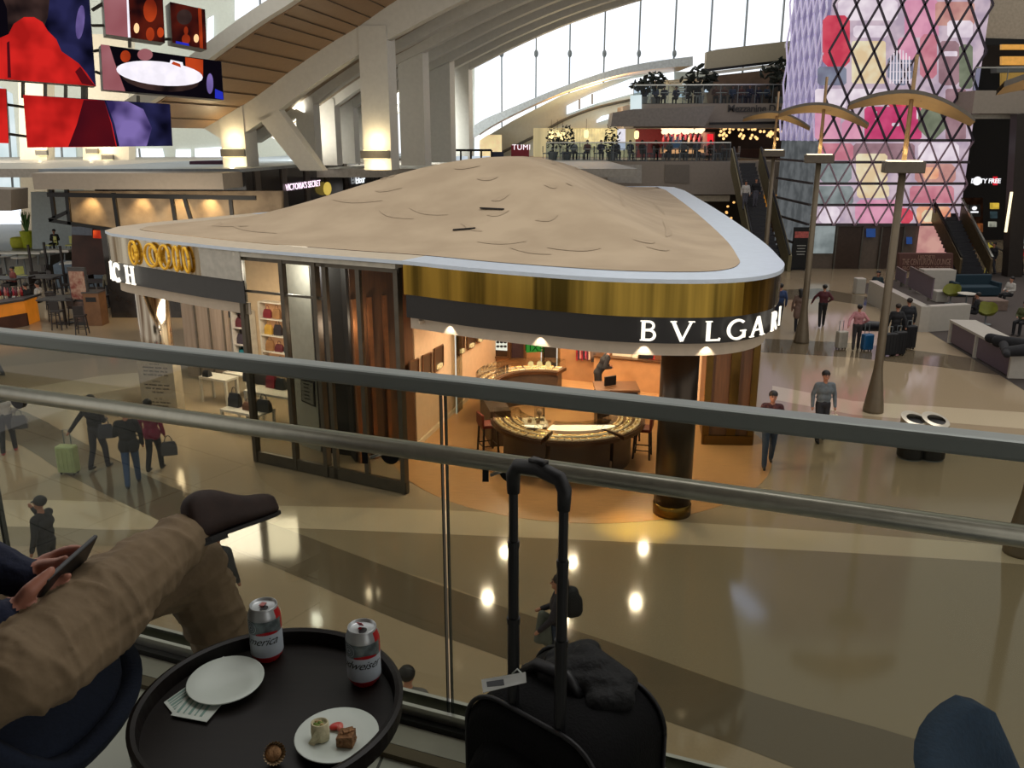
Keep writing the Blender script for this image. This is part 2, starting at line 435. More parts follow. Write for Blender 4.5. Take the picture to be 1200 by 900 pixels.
for k in range(16):
    a = rr.random()*6.28; q = rr.random()*.008
    fl.sph((q*math.cos(a), q*math.sin(a), .033+rr.random()*.003), (.003+rr.random()*.002, .0025, .0025), k % 3, 8, 5)
fl.build('filling', [mat('green lettuce', (92, 120, 40), .6), mat('avocado green', (128, 148, 70), .6), mat('cheese cream', (200, 170, 120), .6)], wr, smooth=True, local=True)
w = PV(394, 852, (0, 0, TZ+.01), nz1)
tm = MB(); Rm = Matrix.Rotation(.5, 3, 'Z')
tm.sph((w.x, w.y, TZ+.012), (.013, .009, .005), 0, 14, 8, Rm); tm.sph((w.x+.008, w.y-.004, TZ+.013), (.006, .010, .005), 1, 10, 6)
tag(tm.build('tomato_slice', [mat('tomato red', (196, 60, 52), .3), mat('tomato pink', (214, 110, 96), .3)], smooth=True), 'red tomato slice lying between the wrap and the cake on the food plate', 'tomato')
w = PV(406, 870, (0, 0, TZ+.01), nz1)
ck = MB(); ck.prism([(-.016, -.010), (.013, -.014), (.016, .008), (-.011, .013)], 0, [.018, .023, .026, .022]); ck.box((0.004, .004, .022), (.018, .012, .008), .4)
for k in range(26):
    a = rr.random()*6.28; q = .004+rr.random()*.012
    ck.sph((q*math.cos(a), q*math.sin(a)*.8, .004+rr.random()*.019), .0028+rr.random()*.0022, 0, 6, 4)
ckt = ck.build('cake_piece', mat('brown crumb cake', (138, 100, 66), .95, 0, .3, 90, bump=.6)); ckt.location = (w.x, w.y, TZ+.008)
tag(ckt, 'brown crumbly cake cube on the right of the food plate', 'cake')
w = PV(318, 888, (0, 0, TZ+.004), nz1)
shl = MB(); N = 22
for k in range(N):   # paper muffin cup, pleated
    a0 = 2*PI*k/N; a1 = 2*PI*(k+.5)/N; a2 = 2*PI*(k+1)/N
    for (p, q, ra, rb) in ((a0, a1, 1, .88), (a1, a2, .88, 1)):
        shl.poly([(.012*math.cos(p), .012*math.sin(p), .0), (.012*math.cos(q), .012*math.sin(q), .0), (.020*rb*math.cos(q), .020*rb*math.sin(q), .024), (.020*ra*math.cos(p), .020*ra*math.sin(p), .024)])
cup = thing('pastry_in_paper_cup', 'half eaten pastry in a tipped pleated paper cup at the front of the tray table', 'pastry', (w.x, w.y, TZ+.014), .4)
cup.rotation_euler = (1.0, .2, .5)
shl.build('paper_cup', mat('baking paper', (190, 168, 134), .8), cup, local=True)
MB().sph((0, 0, .012), (.014, .014, .012), 0, 14, 8).sph((.004, 0, .02), (.009, .010, .006), 0, 10, 6).build('pastry', mat('golden pastry', (150, 112, 74), .9, 0, .2, 80, bump=.4), cup, smooth=True, local=True)
# --- tub chairs
m_navy = mat('navy wool upholstery', (24, 34, 54), .9, 0, .12, 120, bump=.15)
m_teal = mat('dark teal wool upholstery', (20, 44, 62), .9, 0, .12, 120, bump=.15)
m_leg = mat('grey flat steel', (92, 92, 86), .45, .5)
def tub_chair(loc, rz, m, label, hb=.40, s0=.28, s1=.45):
    t = thing('tub_chair', label, 'chair', loc, rz)
    N = 56; sh = MB(); rows = []
    def hgt(a):   # a=0 at front
        f = (1-math.cos(a))/2; s = min(1, max(0, (f-s0)/s1)); s = s*s*(3-2*s); return .40+hb*s
    K = 9
    def ringpt(a, f, inner):
        H = hgt(a); z = .27+(H-.27)*f
        rr_ = (.15+.205*math.sin(min(1, f*1.0+.0)*PI/2)**.75) if not inner else (.315-.02*(1-f))
        x = rr_*math.sin(a); y = rr_*math.cos(a)*1.0
        lean = .10*f*f*max(0, -math.cos(a)); y -= lean
        return (x, y, z)
    n0 = len(sh.v)
    fs = [i/K for i in range(K+1)]
    prof = [(f, False) for f in fs]+[(1.0, True)]+[(f, True) for f in (.8, .6)]
    for f, inn in prof:
        for j in range(N):
            p = list(ringpt(2*PI*j/N, f, inn))
            if inn and f == 1.0: p[2] += .0
            sh.v.append(tuple(p))
    for i in range(len(prof)-1):
        for j in range(N):
            a = n0+i*N+j; b = n0+i*N+(j+1) % N
            sh.f.append((a, a+N, b+N, b)); sh.m.append(0)
    sh.f.append(tuple(n0+j for j in range(N))); sh.m.append(0)
    sh.build('shell', m, t, smooth=True, local=True)
    MB().lathe([(.02, .37), (.28, .37), (.315, .40), (.315, .42), (.27, .445), (.02, .45)], (0, 0, 0), 40).build('seat_cushion', m, t, smooth=True, local=True)
    MB().tube([(0, 0, .05), (0, 0, .28)], .026, 14).build('post', m_leg, t, local=True)
    for k in range(4):
        a = PI/4+k*PI/2+.1
        MB().bar((0, 0, .045), (.31*math.cos(a), .31*math.sin(a), .02), .04, .035, up=(0, 0, 1)).build('leg', m_leg, t, local=True)
    return t
CH = Vector((-1.12, 1.45, DECK))
tub_chair(CH, math.atan2(.67, .74)-PI/2, m_navy, 'navy upholstered tub chair the seated man is sitting in', .34)
tub_chair((.985, .83, DECK), math.radians(-120), m_teal, 'empty dark teal tub chair at the bottom right corner', .245, .80, .15)
# --- seated man
m_khaki = mat('khaki cotton twill', (122, 103, 78), .85, 0, .10, 9, bump=.5)
m_swt = mat('navy knit', (20, 27, 50), .9, 0, .12, 90, bump=.2)
m_skin = mat('light skin', (168, 112, 92), .5, 0, .05, 30)
m_brown = mat('dark brown suede', (44, 28, 22), .75, 0, .2, 40)
m_sole = mat('black rubber sole', (18, 15, 14), .6)
m_hair = mat('dark brown hair', (42, 30, 24), .7, 0, .3, 60)
def dk_(x, y, z): return Vector((x, y, DECK+z))
man = thing('person', 'seated man in khaki trousers, navy sweater and brown shoes with legs crossed, using a phone', 'person', (CH.x, CH.y, DECK))
pel = dk_(-1.17, 1.42, .53); hipL = dk_(-1.13, 1.52, .52); hipR = dk_(-1.08, 1.30, .52)
kneeL = P(226, 668, 1.80); ankL = dk_(-.66, 1.86, .12); 
kneeR = P(15, 787, 1.27); ankR = P(214, 633, 1.70)
chest = dk_(-1.40, 1.22, .92); neck = dk_(-1.42, 1.22, 1.08); headp = dk_(-1.38, 1.26, 1.205)
shL = dk_(-1.50, 1.42, 1.02); shR = dk_(-1.32, 1.02, 1.02)
wrR = P(10, 727, 1.34); wrL = P(28, 677, 1.47)
elR = dk_(-1.14, 1.02, .80); elL = dk_(-1.28, 1.56, .80)
S = 'skin'; T = 'top'; K = 'pants'
mid = ankR.lerp(kneeR, .5)
bones = [
 (pel+Vector((-.04, -.06, 0)), pel+Vector((-.06, .08, 0)), .14, .14, K), (pel, chest.lerp(pel, .6), .15, .14, T),
 (hipL, kneeL, .105, .080, K), (kneeL+Vector((.0, .0, -.005)), ankL, .078, .070, K), (kneeL.lerp(ankL, .5), ankL, .074, .085, K),
 (hipR, kneeR, .10, .080, K), (kneeR, mid, .080, .080, K), (mid, ankR, .082, .060, K),
 (mid+Vector((.01, 0, -.03)), kneeR+Vector((.03, .02, -.02)), .07, .068, K),
 (ankR.lerp(kneeR, .05), ankR.lerp(kneeR, .0), .062, .058, K),
 (chest.lerp(pel, .6), chest, .14, .15, T), (chest+Vector((-.05, .08, .0)), chest+Vector((.04, -.09, .0)), .12, .12, T),
 (shL, shR, .075, .075, T), (neck+Vector((0, 0, -.04)), neck+Vector((.01, .01, .08)), .055, .05, S),
 (headp+Vector((-.02, -.02, .03)), headp+Vector((.02, .02, .02)), .09, .085, S), (headp+Vector((.035, .03, -.03)), headp+Vector((.045, .04, -.06)), .06, .04, S),
 (headp+Vector((.095, .085, .01)), headp+Vector((.11, .10, -.02)), .01, .016, S),
 (shR, elR, .062, .055, T), (elR, wrR, .052, .038, T), (shL, elL, .062, .055, T), (elL, wrL, .055, .040, T),
 (wrR, P(18, 718, 1.355), .030, .029, S), (wrL, P(38, 671, 1.485), .029, .027, S)]
# hands
def finger(pts, r): 
    for i in range(len(pts)-1): bones.append((pts[i], pts[i+1], r[i], r[i+1], S))
def Q(u, v, y): return P(u, v, y)
# right (near) hand: palm and four fingers under the phone, thumb over it
pw = Q(18, 716, 1.36)
for k, (u, v, dy) in enumerate(((40, 694, .0), (41, 697, .022), (40, 701, .042), (38, 704, .060))):
    kn = Q(u, v, 1.385+dy); bones.append((pw+Vector((0, dy*.5, 0)), kn, .019, .0135, S))
    m1 = Q(u+19-k*2, v-8+k, 1.395+dy+.006); m2 = Q(u+31-k*3, v-15+k, 1.40+dy+.010); m3 = Q(u+40-k*4, v-19+k, 1.40+dy+.006)
    finger([kn, m1, m2, m3], [.0118, .0100, .0088, .0072])
finger([Q(22, 712, 1.35), Q(35, 692, 1.345), Q(48, 680, 1.36), Q(60, 669, 1.375)], [.019, .0145, .0115, .0085])
# left (far) hand: index finger along the top edge, thumb on the screen
pw = Q(38, 671, 1.485)
for k, (u, v, dy) in enumerate(((55, 655, .0), (55, 657, .02), (53, 660, .038), (51, 664, .054))):
    kn = Q(u, v, 1.50+dy); bones.append((pw+Vector((0, dy*.5, 0)), kn, .018, .013, S))
    m1 = Q(u+16-k, v-8+k*2, 1.50+dy); m2 = Q(u+28-k*2, v-12+k*4, 1.49+dy*.8); m3 = Q(u+38-k*3, v-13+k*6, 1.485+dy*.6)
    finger([kn, m1, m2, m3], [.0112, .0096, .0084, .0070])
finger([Q(42, 668, 1.475), Q(54, 662, 1.465), Q(66, 660, 1.455), Q(77, 655, 1.45)], [.017, .0130, .0108, .0080])
bo = body_mesh('body', bones, .0052, [m_skin, m_swt, m_khaki], [S, T, K], man, smooth_it=2)
# cloth wrinkles: ridged noise pushed along the normals of trousers and sweater
from mathutils import noise as mn
me_ = bo.data; wv_ = set()
for pl in me_.polygons:
    if pl.material_index: wv_.update(pl.vertices)
dv = (kneeR-ankR).normalized(); dl = (ankL-kneeL).normalized(); off_ = wloc(man)
nrm_ = [v.normal.copy() for v in me_.vertices]
for i_ in wv_:
    v = me_.vertices[i_]; p = v.co+off_; dd = dl if ((p-kneeL).length < .16 or (p.x > -.86 and p.z < DECK+.52 and p.y > 1.6)) else dv
    al = p.dot(dd); q = p-dd*al; q = q*7+dd*al*22
    r1 = 1-abs(mn.noise(q)); r2 = 1-abs(mn.noise(q*2.1+Vector((5, 2, 1))))
    v.co += nrm_[i_]*(.0085*(r1**3-.45)+.003*(r2**3-.45))
me_.update()
# shoes: right one points right along the crossed leg
def shoe(heel, toe, up, name='shoe', L=.30):
    heel = Vector(heel); d = (Vector(toe)-heel).normalized(); up = Vector(up); up = (up-d*up.dot(d)).normalized(); s = d.cross(up)
    def W(x, y, z): return heel+d*x+s*y+up*z
    # sections along length: (x, halfwidth, zbottom, ztop)
    secs = [(-.012, .022, .012, .085), (.0, .034, .0, .10), (.04, .038, 0, .112), (.09, .038, .004, .105), (.14, .042, .004, .082), (.19, .047, 0, .064), (.235, .047, 0, .060), (.27, .042, .001, .054), (.290, .028, .004, .042)]
    mb = MB(); N = 16
    for x, hw, z0, z1 in secs:
        x = x*L/.3
        for j in range(N):
            a = 2*PI*j/N; cx = math.cos(a); cz = math.sin(a)
            yy = hw*(abs(cx)**.7)*(1 if cx >= 0 else -1)*(1 if cz < 0 else .82); zz = (z0+z1)/2+(z1-z0)/2*(abs(cz)**.75)*(1 if cz >= 0 else -1)
            mb.v.append(tuple(W(x, yy, zz)))
    for i in range(len(secs)-1):
        for j in range(N):
            a = i*N+j; b = i*N+(j+1) % N; mb.f.append((a, b, b+N, a+N)); mb.m.append(0)
    mb.f.append(tuple(range(N-1, -1, -1))); mb.m.append(0); k = (len(secs)-1)*N; mb.f.append(tuple(k+j for j in range(N))); mb.m.append(0)
    so = mb.build(name, m_brown, man, smooth=True, sub=1)
    sl = MB(); out = [(-.012, .024), (.02, .038), (.08, .036), (.14, .041), (.2, .049), (.25, .046), (.285, .028), (.295, .01)]
    pts = [(x*L/.3, y) for x, y in out]+[(x*L/.3, -y) for x, y in out[::-1]]
    sl.extr([W(x, y, .006) for x, y in pts], -up*.008)
    sl.extr([W(x, y*.95, -.002) for x, y in [(-.01, .03), (.06, .036), (.06, -.036), (-.01, -.03)]], -up*.008)
    s2 = sl.build('sole', m_sole, so); s2.location = Vector((0, 0, 0))
    return so
heelp = P(232, 616, 1.74)
shoe(P(229, 636, 1.705), P(320, 602, 1.88), Vector((-.25, .2, .95)), L=.228)
shoe(dk_(-.70, 1.84, .02), dk_(-.46, 1.98, .015), (0, 0, 1))
hr = MB(); hr.sph(headp+Vector((-.022, -.02, .045)), (.102, .102, .10), 0, 18, 12); hr.build('hair', m_hair, man, smooth=True)
ey = MB()
for s_ in (-.03, .03): ey.sph(headp+Vector((.088-s_*.6, .078+s_*.6, .02)), .009, 0, 8, 6)
ey.build('eyes', m_ink, man, smooth=True)
for s_ in (-1, 1):
    MB().sph(headp+Vector((-s_*.062, s_*.066, -.0)), (.014, .014, .028), 0, 10, 6).build('ear', m_skin, man, smooth=True)
# phone
a_ = P(56, 687, 1.385); b_ = P(99, 648, 1.49); ax = (b_-a_).normalized()
vd = ((a_+b_)/2-CAM).normalized(); wx = (vd-ax*vd.dot(ax)).normalized(); wx = Matrix.Rotation(math.radians(-16), 3, ax) @ wx; nn = ax.cross(wx)
ctr = (a_+b_)/2
ph = thing('smartphone', 'dark smartphone held in both hands by the seated man', 'phone', ctr)
def slab(c, hl, hw, ht, name, m, bev):
    mb = MB(); R = Matrix((ax, wx, nn)).transposed(); mb.box((0, 0, 0), (hl*2, hw*2, ht*2), 0, 0, R)
    o = mb.build(name, m, ph, local=True, bevel=bev); o.location = c-ctr; return o
slab(ctr, .074, .036, .0042, 'case', mat('dark phone case', (24, 24, 26), .4), .003)
for sg in (1,): slab(ctr+nn*.0044*(-1 if nn.z < 0 else 1), .068, .032, .0004, 'display', mat('grey phone display', (70, 72, 76), .15, emis=(90, 95, 105), estr=.35), .0001)
# --- carry-on suitcase
m_nyl = mat('black ballistic nylon', (7, 7, 9), .8, 0, .25, 200, bump=.2, spec=.2)
m_nyl2 = mat('black piping', (22, 22, 26), .5)
hA = P(603, 552, 1.30); hB = P(660, 566, 1.235)
wv = Vector((hB.x-hA.x, hB.y-hA.y, 0)).normalized(); nv_ = Vector((-wv.y, wv.x, 0))   # nv_: away from camera
hm = (hA+hB)/2
su = thing('carry_on_suitcase', 'black soft sided carry-on suitcase with its telescopic handle pulled up, beside the railing', 'suitcase', (hm.x+.0, hm.y, DECK))
def SW(x, y, z): return Vector((hm.x, hm.y, DECK))+wv*x+nv_*y+Vector((0, 0, z))
XC = -.004
def rrect(cx, hw, z0, z1, r, n=8):
    pts = []
    for (x, z, a0) in ((cx+hw-r, z1-r, 0), (cx-hw+r, z1-r, 90), (cx-hw+.03, z0+.03, 180), (cx+hw-.03, z0+.03, 270)):
        q = r if z == z1-r else .03
        for i in range(n+1):
            a = math.radians(a0+90*i/n); pts.append((x+q*math.cos(a), z+q*math.sin(a)))
    return pts
def loft(mb, secs, y_at, m=0):
    n = len(mb.v); k = len(secs[0])
    for s_, y in zip(secs, y_at):
        for x, z in s_: mb.v.append(tuple(SW(x, y, z)))
    for i in range(len(secs)-1):
        for j in range(k):
            a = n+i*k+j; b = n+i*k+(j+1) % k; mb.f.append((a, a+k, b+k, b)); mb.m.append(m)
    mb.f.append(tuple(n+j for j in range(k))); mb.m.append(m); mb.f.append(tuple(n+(len(secs)-1)*k+j for j in range(k-1, -1, -1))); mb.m.append(m)
mb = MB()
loft(mb, [rrect(XC, .135, .03, .50, .07), rrect(XC, .150, .02, .525, .08), rrect(XC, .152, .02, .535, .09), rrect(XC, .150, .02, .53, .08), rrect(XC, .13, .04, .50, .07)], [-.03, -.01, .09, .19, .215])
mb.build('shell', m_nyl, su, smooth=True)
mb = MB(); loft(mb, [rrect(XC+.01, .10, .08, .36, .07), rrect(XC+.01, .125, .06, .44, .09), rrect(XC+.01, .135, .05, .47, .09)], [-.085, -.065, -.02]); mb.build('front_pocket', m_nyl, su, smooth=True)
pp = MB(); ring = [SW(x, -.012, z) for x, z in rrect(XC, .152, .02, .53, .08)]; pp.tube(ring+[ring[0]], .0045, 8)
ring = [SW(x, .19, z) for x, z in rrect(XC, .152, .02, .533, .08)]; pp.tube(ring+[ring[0]], .0045, 8); pp.build('piping', m_nyl2, su, smooth=True)
hd = thing('tmp', None, None)
bpy.data.objects.remove(hd)
zt = .985
hb_ = MB()
tA = SW(-.052, 0, 0); tB = SW(.052, 0, 0)
for sx in (-.052, .052):
    tb_ = MB(); lv = [(.44, .70, .0105), (.70, .845, .0092), (.845, .95, .0078)]
    for z0, z1, r in lv:
        tb_.tube([SW(sx, 0, z0), SW(sx, 0, z1)], r, 12)
    for z, r in ((.70, .0118), (.845, .0104)): tb_.tube([SW(sx, 0, z-.008), SW(sx, 0, z+.003)], r, 12)
    tb_.build('handle_tube', mat('dark grey handle tube', (40, 40, 42), .35, .5), su, smooth=False)
hb_.tube([SW(-.052, 0, .935), SW(-.053, 0, .968), SW(-.043, 0, .985), SW(0, 0, .992), SW(.043, 0, .985), SW(.053, 0, .968), SW(.052, 0, .935)], [.0105, .012, .0125, .013, .0125, .012, .0105], 12)
hb_.box(tuple(SW(0, 0, 1.004)), (.03, .014, .006), math.atan2(wv.y, wv.x))
hb_.build('handle_grip', mat('black rubber grip', (20, 20, 22), .55), su, smooth=True)
zp = MB(); zc = SW(.055, -.093, .385); zp.bar(zc+Vector((0, 0, .022)), zc-Vector((0, 0, .022)), .009, .003, up=nv_); zp.tube([zc+Vector((0, 0, .02)), zc+Vector((0, 0, .035))], .003, 8)
zp.build('zip_pull', m_alu, su, bevel=.001)
MB().bar(zc+nv_*-.002+Vector((0, 0, .012)), zc+nv_*-.002-Vector((0, 0, .016)), .0045, .002, up=nv_).build('zip_pull_inlay', m_black, su)
th = MB(); th.tube([SW(-.10, .09, .53), SW(-.07, .09, .555), SW(.0, .09, .56), SW(.03, .09, .53)], [.010, .012, .012, .010], 10); th.build('top_handle', m_nyl2, su, smooth=True)
for sx in (-.12, .16):
    MB().tube([SW(sx, .20, .022), SW(sx+.02, .20, .022)], .022, 16).build('wheel', m_black, su)
tg = thing('luggage_tag', 'white paper luggage tag looped on the left tube of the suitcase handle', 'tag', tuple(SW(-.10, -.02, .54)))
MB().extr([P(564, 797, 1.27), P(616, 788, 1.285), P(617, 800, 1.275), P(566, 812, 1.255)], (0, 0, .0012)).build('card', mat('white card', (196, 198, 194), .6), tg)
MB().extr([P(570, 800, 1.268), P(590, 797, 1.273), P(591, 803, 1.267), P(571, 806, 1.262)], (0, 0, .0018)).build('card_print', mat('grey print', (90, 92, 96), .6), tg)
MB().tube([P(614, 792, 1.283), P(606, 784, 1.29), P(600, 790, 1.285)], .0016, 6).build('loop', m_paper, tg, smooth=True)
# draped jacket
jb = []
jc = [P(672, 782, 1.40), P(700, 772, 1.42), P(727, 792, 1.36), P(738, 806, 1.33)]
jb += [(P(655, 776, 1.42), P(690, 764, 1.44), .030, .026, 'j'), (P(688, 772, 1.40), P(733, 800, 1.34), .030, .024, 'j'), (P(665, 800, 1.36), P(715, 806, 1.33), .032, .030, 'j'),
       (P(650, 792, 1.38), P(700, 786, 1.37), .034, .034, 'j'), (P(680, 760, 1.45), P(664, 788, 1.38), .018, .02, 'j'), (P(700, 822, 1.30), P(728, 818, 1.31), .022, .026, 'j'), (P(712, 776, 1.40), P(740, 796, 1.36), .012, .010, 'j')]
jk = body_mesh('jacket', jb, .006, [mat('black shell jacket', (6, 7, 10), .75, 0, .3, 30, bump=.6)], ['j'], None, smooth_it=1)
tag(jk, 'black crumpled jacket draped over the top of the carry-on suitcase', 'jacket')

# unseen slab and rear wall, added to shade the near balcony
cs_ = MB(); A = [rp(6, .6), rp(-6, .6), rp(-6, -7), rp(6, -7)]
cs_.prism([(p.x, p.y) for p in A], 10.6, 11.0); struct(cs_.build('ceiling', mat('unseen shading slab', (120, 116, 108), .7)))
struct(MB().bar(rp(6, -5, 2.45), rp(-6, -5, 2.45), .3, 4.9).build('wall_back', mat('unseen shading wall', (96, 90, 82), .7)))
# ================================================================== STORE PAVILION
ZR = 4.93
m_roof = mat('tan membrane roof', (182, 162, 135), .8, 0, .05, .8, rgb2=(168, 148, 122))
m_rim = mat('pale blue white roof rim', (196, 208, 222), .35, 0, .03)
m_brass = mat('polished brass', (158, 128, 56), .14, 1.0, .1, 2.6, stretch=(1, 1, .04), rgb2=(66, 54, 22))  # dark and bright vertical streaks painted in like reflections
m_fas = mat('charcoal fascia', (15, 13, 14), .45, 0, .1)
m_fasg = mat('slate grey fascia', (50, 50, 50), .5, 0, .06)
m_soff = mat('cream soffit band', (178, 164, 146), .6, 0, .04)
m_chrome = mat('mirror chrome', (200, 198, 192), .08, 1.0, .1)
m_lit = glow('lit white letter', (255, 246, 228), 1.5)
def catmull(pts, n=6, closed=False):
    out = []; k = len(pts)
    for i in range(k if closed else k-1):
        p0 = pts[(i-1) % k] if closed or i > 0 else pts[0]; p1 = pts[i]; p2 = pts[(i+1) % k]; p3 = pts[(i+2) % k] if closed or i+2 < k else pts[-1]
        for j in range(n):
            t = j/n
            out.append(tuple(.5*((2*p1[d])+(-p0[d]+p2[d])*t+(2*p0[d]-5*p1[d]+4*p2[d]-p3[d])*t*t+(-p0[d]+3*p1[d]-3*p2[d]+p3[d])*t**3) for d in range(len(p1))))
    if not closed: out.append(tuple(pts[-1]))
    return out
LT = (-10.15, 21.9)
ctl = [(-9.75, 20.95), (-7.7, 19.4), (-5.8, 18.12), (-3.9, 17.1), (-2.1, 16.2), (-.9, 15.4), (.3, 14.75), (1.6, 14.18), (2.8, 13.98), (3.75, 14.1), (4.5, 14.65), (4.95, 15.5), (5.2, 16.6), (5.72, 20.0), (6.6, 28.0), (7.5, 38.0)]
out0 = catmull(ctl, 5)
outline = out0+[(7.5, 40.5), (6.9, 41.2), (4, 41.2), (-3, 33.5), (-8, 26.5), (-9.9, 23.6), (-10.3, 22.6), (-10.2, 21.6)]
def offs(poly, d):
    n = len(poly); r = []
    for i in range(n):
        a = Vector(poly[i-1]); b = Vector(poly[(i+1) % n]); t = (b-a).normalized(); r.append((poly[i][0]-t.y*d, poly[i][1]+t.x*d))
    return r
# which side is inside?
inner = offs(outline, .8)
pav = thing('store_pavilion', 'triangular store pavilion with a tan domed roof, brass band and lit BVLGARI and CH letters', 'store', (0, 22, 0))
rb = MB()
n = len(outline)
oc, ic = outline+outline[:1], inner+inner[:1]
for i in range(n):
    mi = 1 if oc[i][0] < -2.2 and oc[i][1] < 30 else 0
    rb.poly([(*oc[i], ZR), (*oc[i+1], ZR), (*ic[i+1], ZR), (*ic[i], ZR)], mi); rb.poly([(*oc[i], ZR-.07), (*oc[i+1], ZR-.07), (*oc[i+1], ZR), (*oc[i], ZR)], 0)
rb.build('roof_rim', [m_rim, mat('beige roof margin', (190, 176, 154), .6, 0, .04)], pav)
# dome
CX, CY = -.1, 24.5; dm = MB(); M = 16
def g(t): return (.5+.5*math.cos(PI*t))**1.16
rows = []
for i in range(M+1):
    t = 1-i/M; rows.append([(CX+(x-CX)*t, CY+(y-CY)*t, ZR+.01+1.72*g(t)) for x, y in inner])
base = len(dm.v)
for r in rows: dm.v += r
for i in range(M):
    for j in range(n):
        a = base+i*n+j; b = base+i*n+(j+1) % n; dm.f.append((a, b, b+n, a+n)); dm.m.append(0)
dome = dm.build('roof_dome', m_roof, pav, smooth=True)
# membrane patches: slightly raised darker lap seams
m_seam = mat('tan roof patch', (170, 150, 124), .8, 0, .05)
sm = MB(); rq = random.Random(5)
def dome_pt(ang_i, t, dz=.012):
    x, y = inner[ang_i % n]; return Vector((CX+(x-CX)*t, CY+(y-CY)*t, ZR+.01+1.72*g(t)+dz))
for k in range(30):
    i = rq.randrange(n); t = .15+.7*rq.random(); L = 3+rq.randrange(4); tw = (rq.random()-.5)*.10
    A = [dome_pt(i+j, min(.97, max(.02, t+tw*j/L))) for j in range(L+1)]; B = [dome_pt(i+j, min(.97, max(.02, t+tw*j/L+.030*math.sin(PI*j/L)*.7+.004))) for j in range(L+1)]
    sm.strip(A, B)
sm.build('roof_patches', m_seam, pav, smooth=True)
tr = MB()
for (ua, va, ub, vb) in ((563, 245, 590, 248), (531, 272, 557, 269)):
    a = P(ua, va, 20); 
    # find point on the dome along this pixel ray
    def hit(u, v):
        d = ray(u, v); best = None
        for s in range(60, 300):
            p = CAM+d*(s*.1)
            ang = None
            # dome height by interpolation
            dx, dy = p.x-CX, p.y-CY
            bt = 1e9; h = None
            for i in range(0, n):
                x0, y0 = inner[i][0]-CX, inner[i][1]-CY; cr_ = x0*dy-y0*dx; dt = x0*dx+y0*dy
                if dt > 0 and abs(cr_)/math.hypot(x0, y0) < bt: bt = abs(cr_)/math.hypot(x0, y0); h = dt/(x0*x0+y0*y0)
            if h is not None and h < 1 and p.z <= ZR+.01+1.72*g(h): return Vector((p.x, p.y, ZR+.03+1.72*g(h)))
        return None
    A = hit(ua, va); B = hit(ub, vb)
    if A and B: tr.bar(A, B, .07, .03)
tr.build('roof_debris', mat('black tape scrap', (30, 26, 24), .7), pav)
# bands, from index ranges along the outline
front = out0
iB = next(i for i, p in enumerate(front) if p[0] > -2.12)      # Bvlgari section starts here
iE = len(front)-1
def band(pts, z0, z1, name, m, off=0.0, par=pav, thick=.06):
    q = offs(list(pts)+[(pts[-1][0]*2-pts[-2][0], pts[-1][1]*2-pts[-2][1])], off)[:-1] if off else list(pts)
    if off: q[0] = (pts[0][0]+(q[1][0]-pts[1][0]), pts[0][1]+(q[1][1]-pts[1][1]))
    mb = MB(); mb.strip([(x, y, z0) for x, y in q], [(x, y, z1) for x, y in q])
    q2 = [(x+.0, y+thick) for x, y in q]
    mb.strip([(x, y, z1) for x, y in q], [(x, y, z1) for x, y in q2]); mb.strip([(x, y, z0) for x, y in q], [(x, y, z0) for x, y in q2])
    mb.strip([(x, y, z0) for x, y in q2], [(x, y, z1) for x, y in q2])
    return mb.build(name, m, par)
bf = front[iB:]
band(bf, 4.28, 4.86, 'brass_band', m_brass, .04)
fas = band(bf, 3.82, 4.28, 'fascia', m_fas, .10)
band(bf, 3.58, 3.82, 'soffit_band', m_soff, .22)
tipb = [(-9.3, 24.6), (-9.95, 23.5), (-10.3, 22.6), (-10.2, 21.6)]
iC = next(i for i, p in enumerate(front) if p[0] > -5.82)
cf = [(-9.9, 23.6), (-10.3, 22.6), (-10.2, 21.6)]+front[:iC+1]
iS = next(i for i, p in enumerate(front) if p[0] > -7.2)
cfs = catmull([(-9.9, 23.6), (-10.25, 22.6), (-10.2, 21.7)]+[front[0], front[5]], 4)+front[6:iC+1]
iS2 = next(i for i, p in enumerate(cfs) if p[0] > -7.1 and i > 8)
band(cfs[:iS2+1], 4.22, 4.86, 'silver_band', mat('polished silver band', (214, 208, 190), .12, 1.0, .1, 2.5, stretch=(1, 1, .1), rgb2=(120, 100, 70)), .04)
band(cfs[iS2:], 4.22, 4.86, 'white_upper_panel', mat('pale grey panel', (172, 168, 158), .6), .04)
cfas = band(cfs, 3.72, 4.22, 'slate_fascia', m_fasg, .08)
band(cfs, 3.46, 3.72, 'cream_soffit_band', m_soff, .2)
# gold ring decorations on the silver band
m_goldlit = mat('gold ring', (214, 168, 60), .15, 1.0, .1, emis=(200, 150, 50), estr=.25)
def along(pts, s):
    """point and outward normal at arc length s from pts[0]"""
    for i in range(len(pts)-1):
        a = Vector(pts[i]); b = Vector(pts[i+1]); L = (b-a).length
        if s <= L: d = (b-a).normalized(); return a+d*s, Vector((d.y, -d.x))
        s -= L
    d = (Vector(pts[-1])-Vector(pts[-2])).normalized(); return Vector(pts[-1])+d*s, Vector((d.y, -d.x))
def plen(pts): return sum((Vector(pts[i+1])-Vector(pts[i])).length for i in range(len(pts)-1))
def s_at_u(pts, u, z):
    best = None
    L = plen(pts)
    for k in range(801):
        s = L*k/800; p, nn_ = along(pts, s)
        if p.x > 4.6 and p.y > 17.5: break
        d = Vector((p.x, p.y, z))-CAM; dep = d.y*CT-d.z*ST; uu = 600+1000*d.x/dep
        if best is None or abs(uu-u) < best[0]: best = (abs(uu-u), s)
    return best[1]
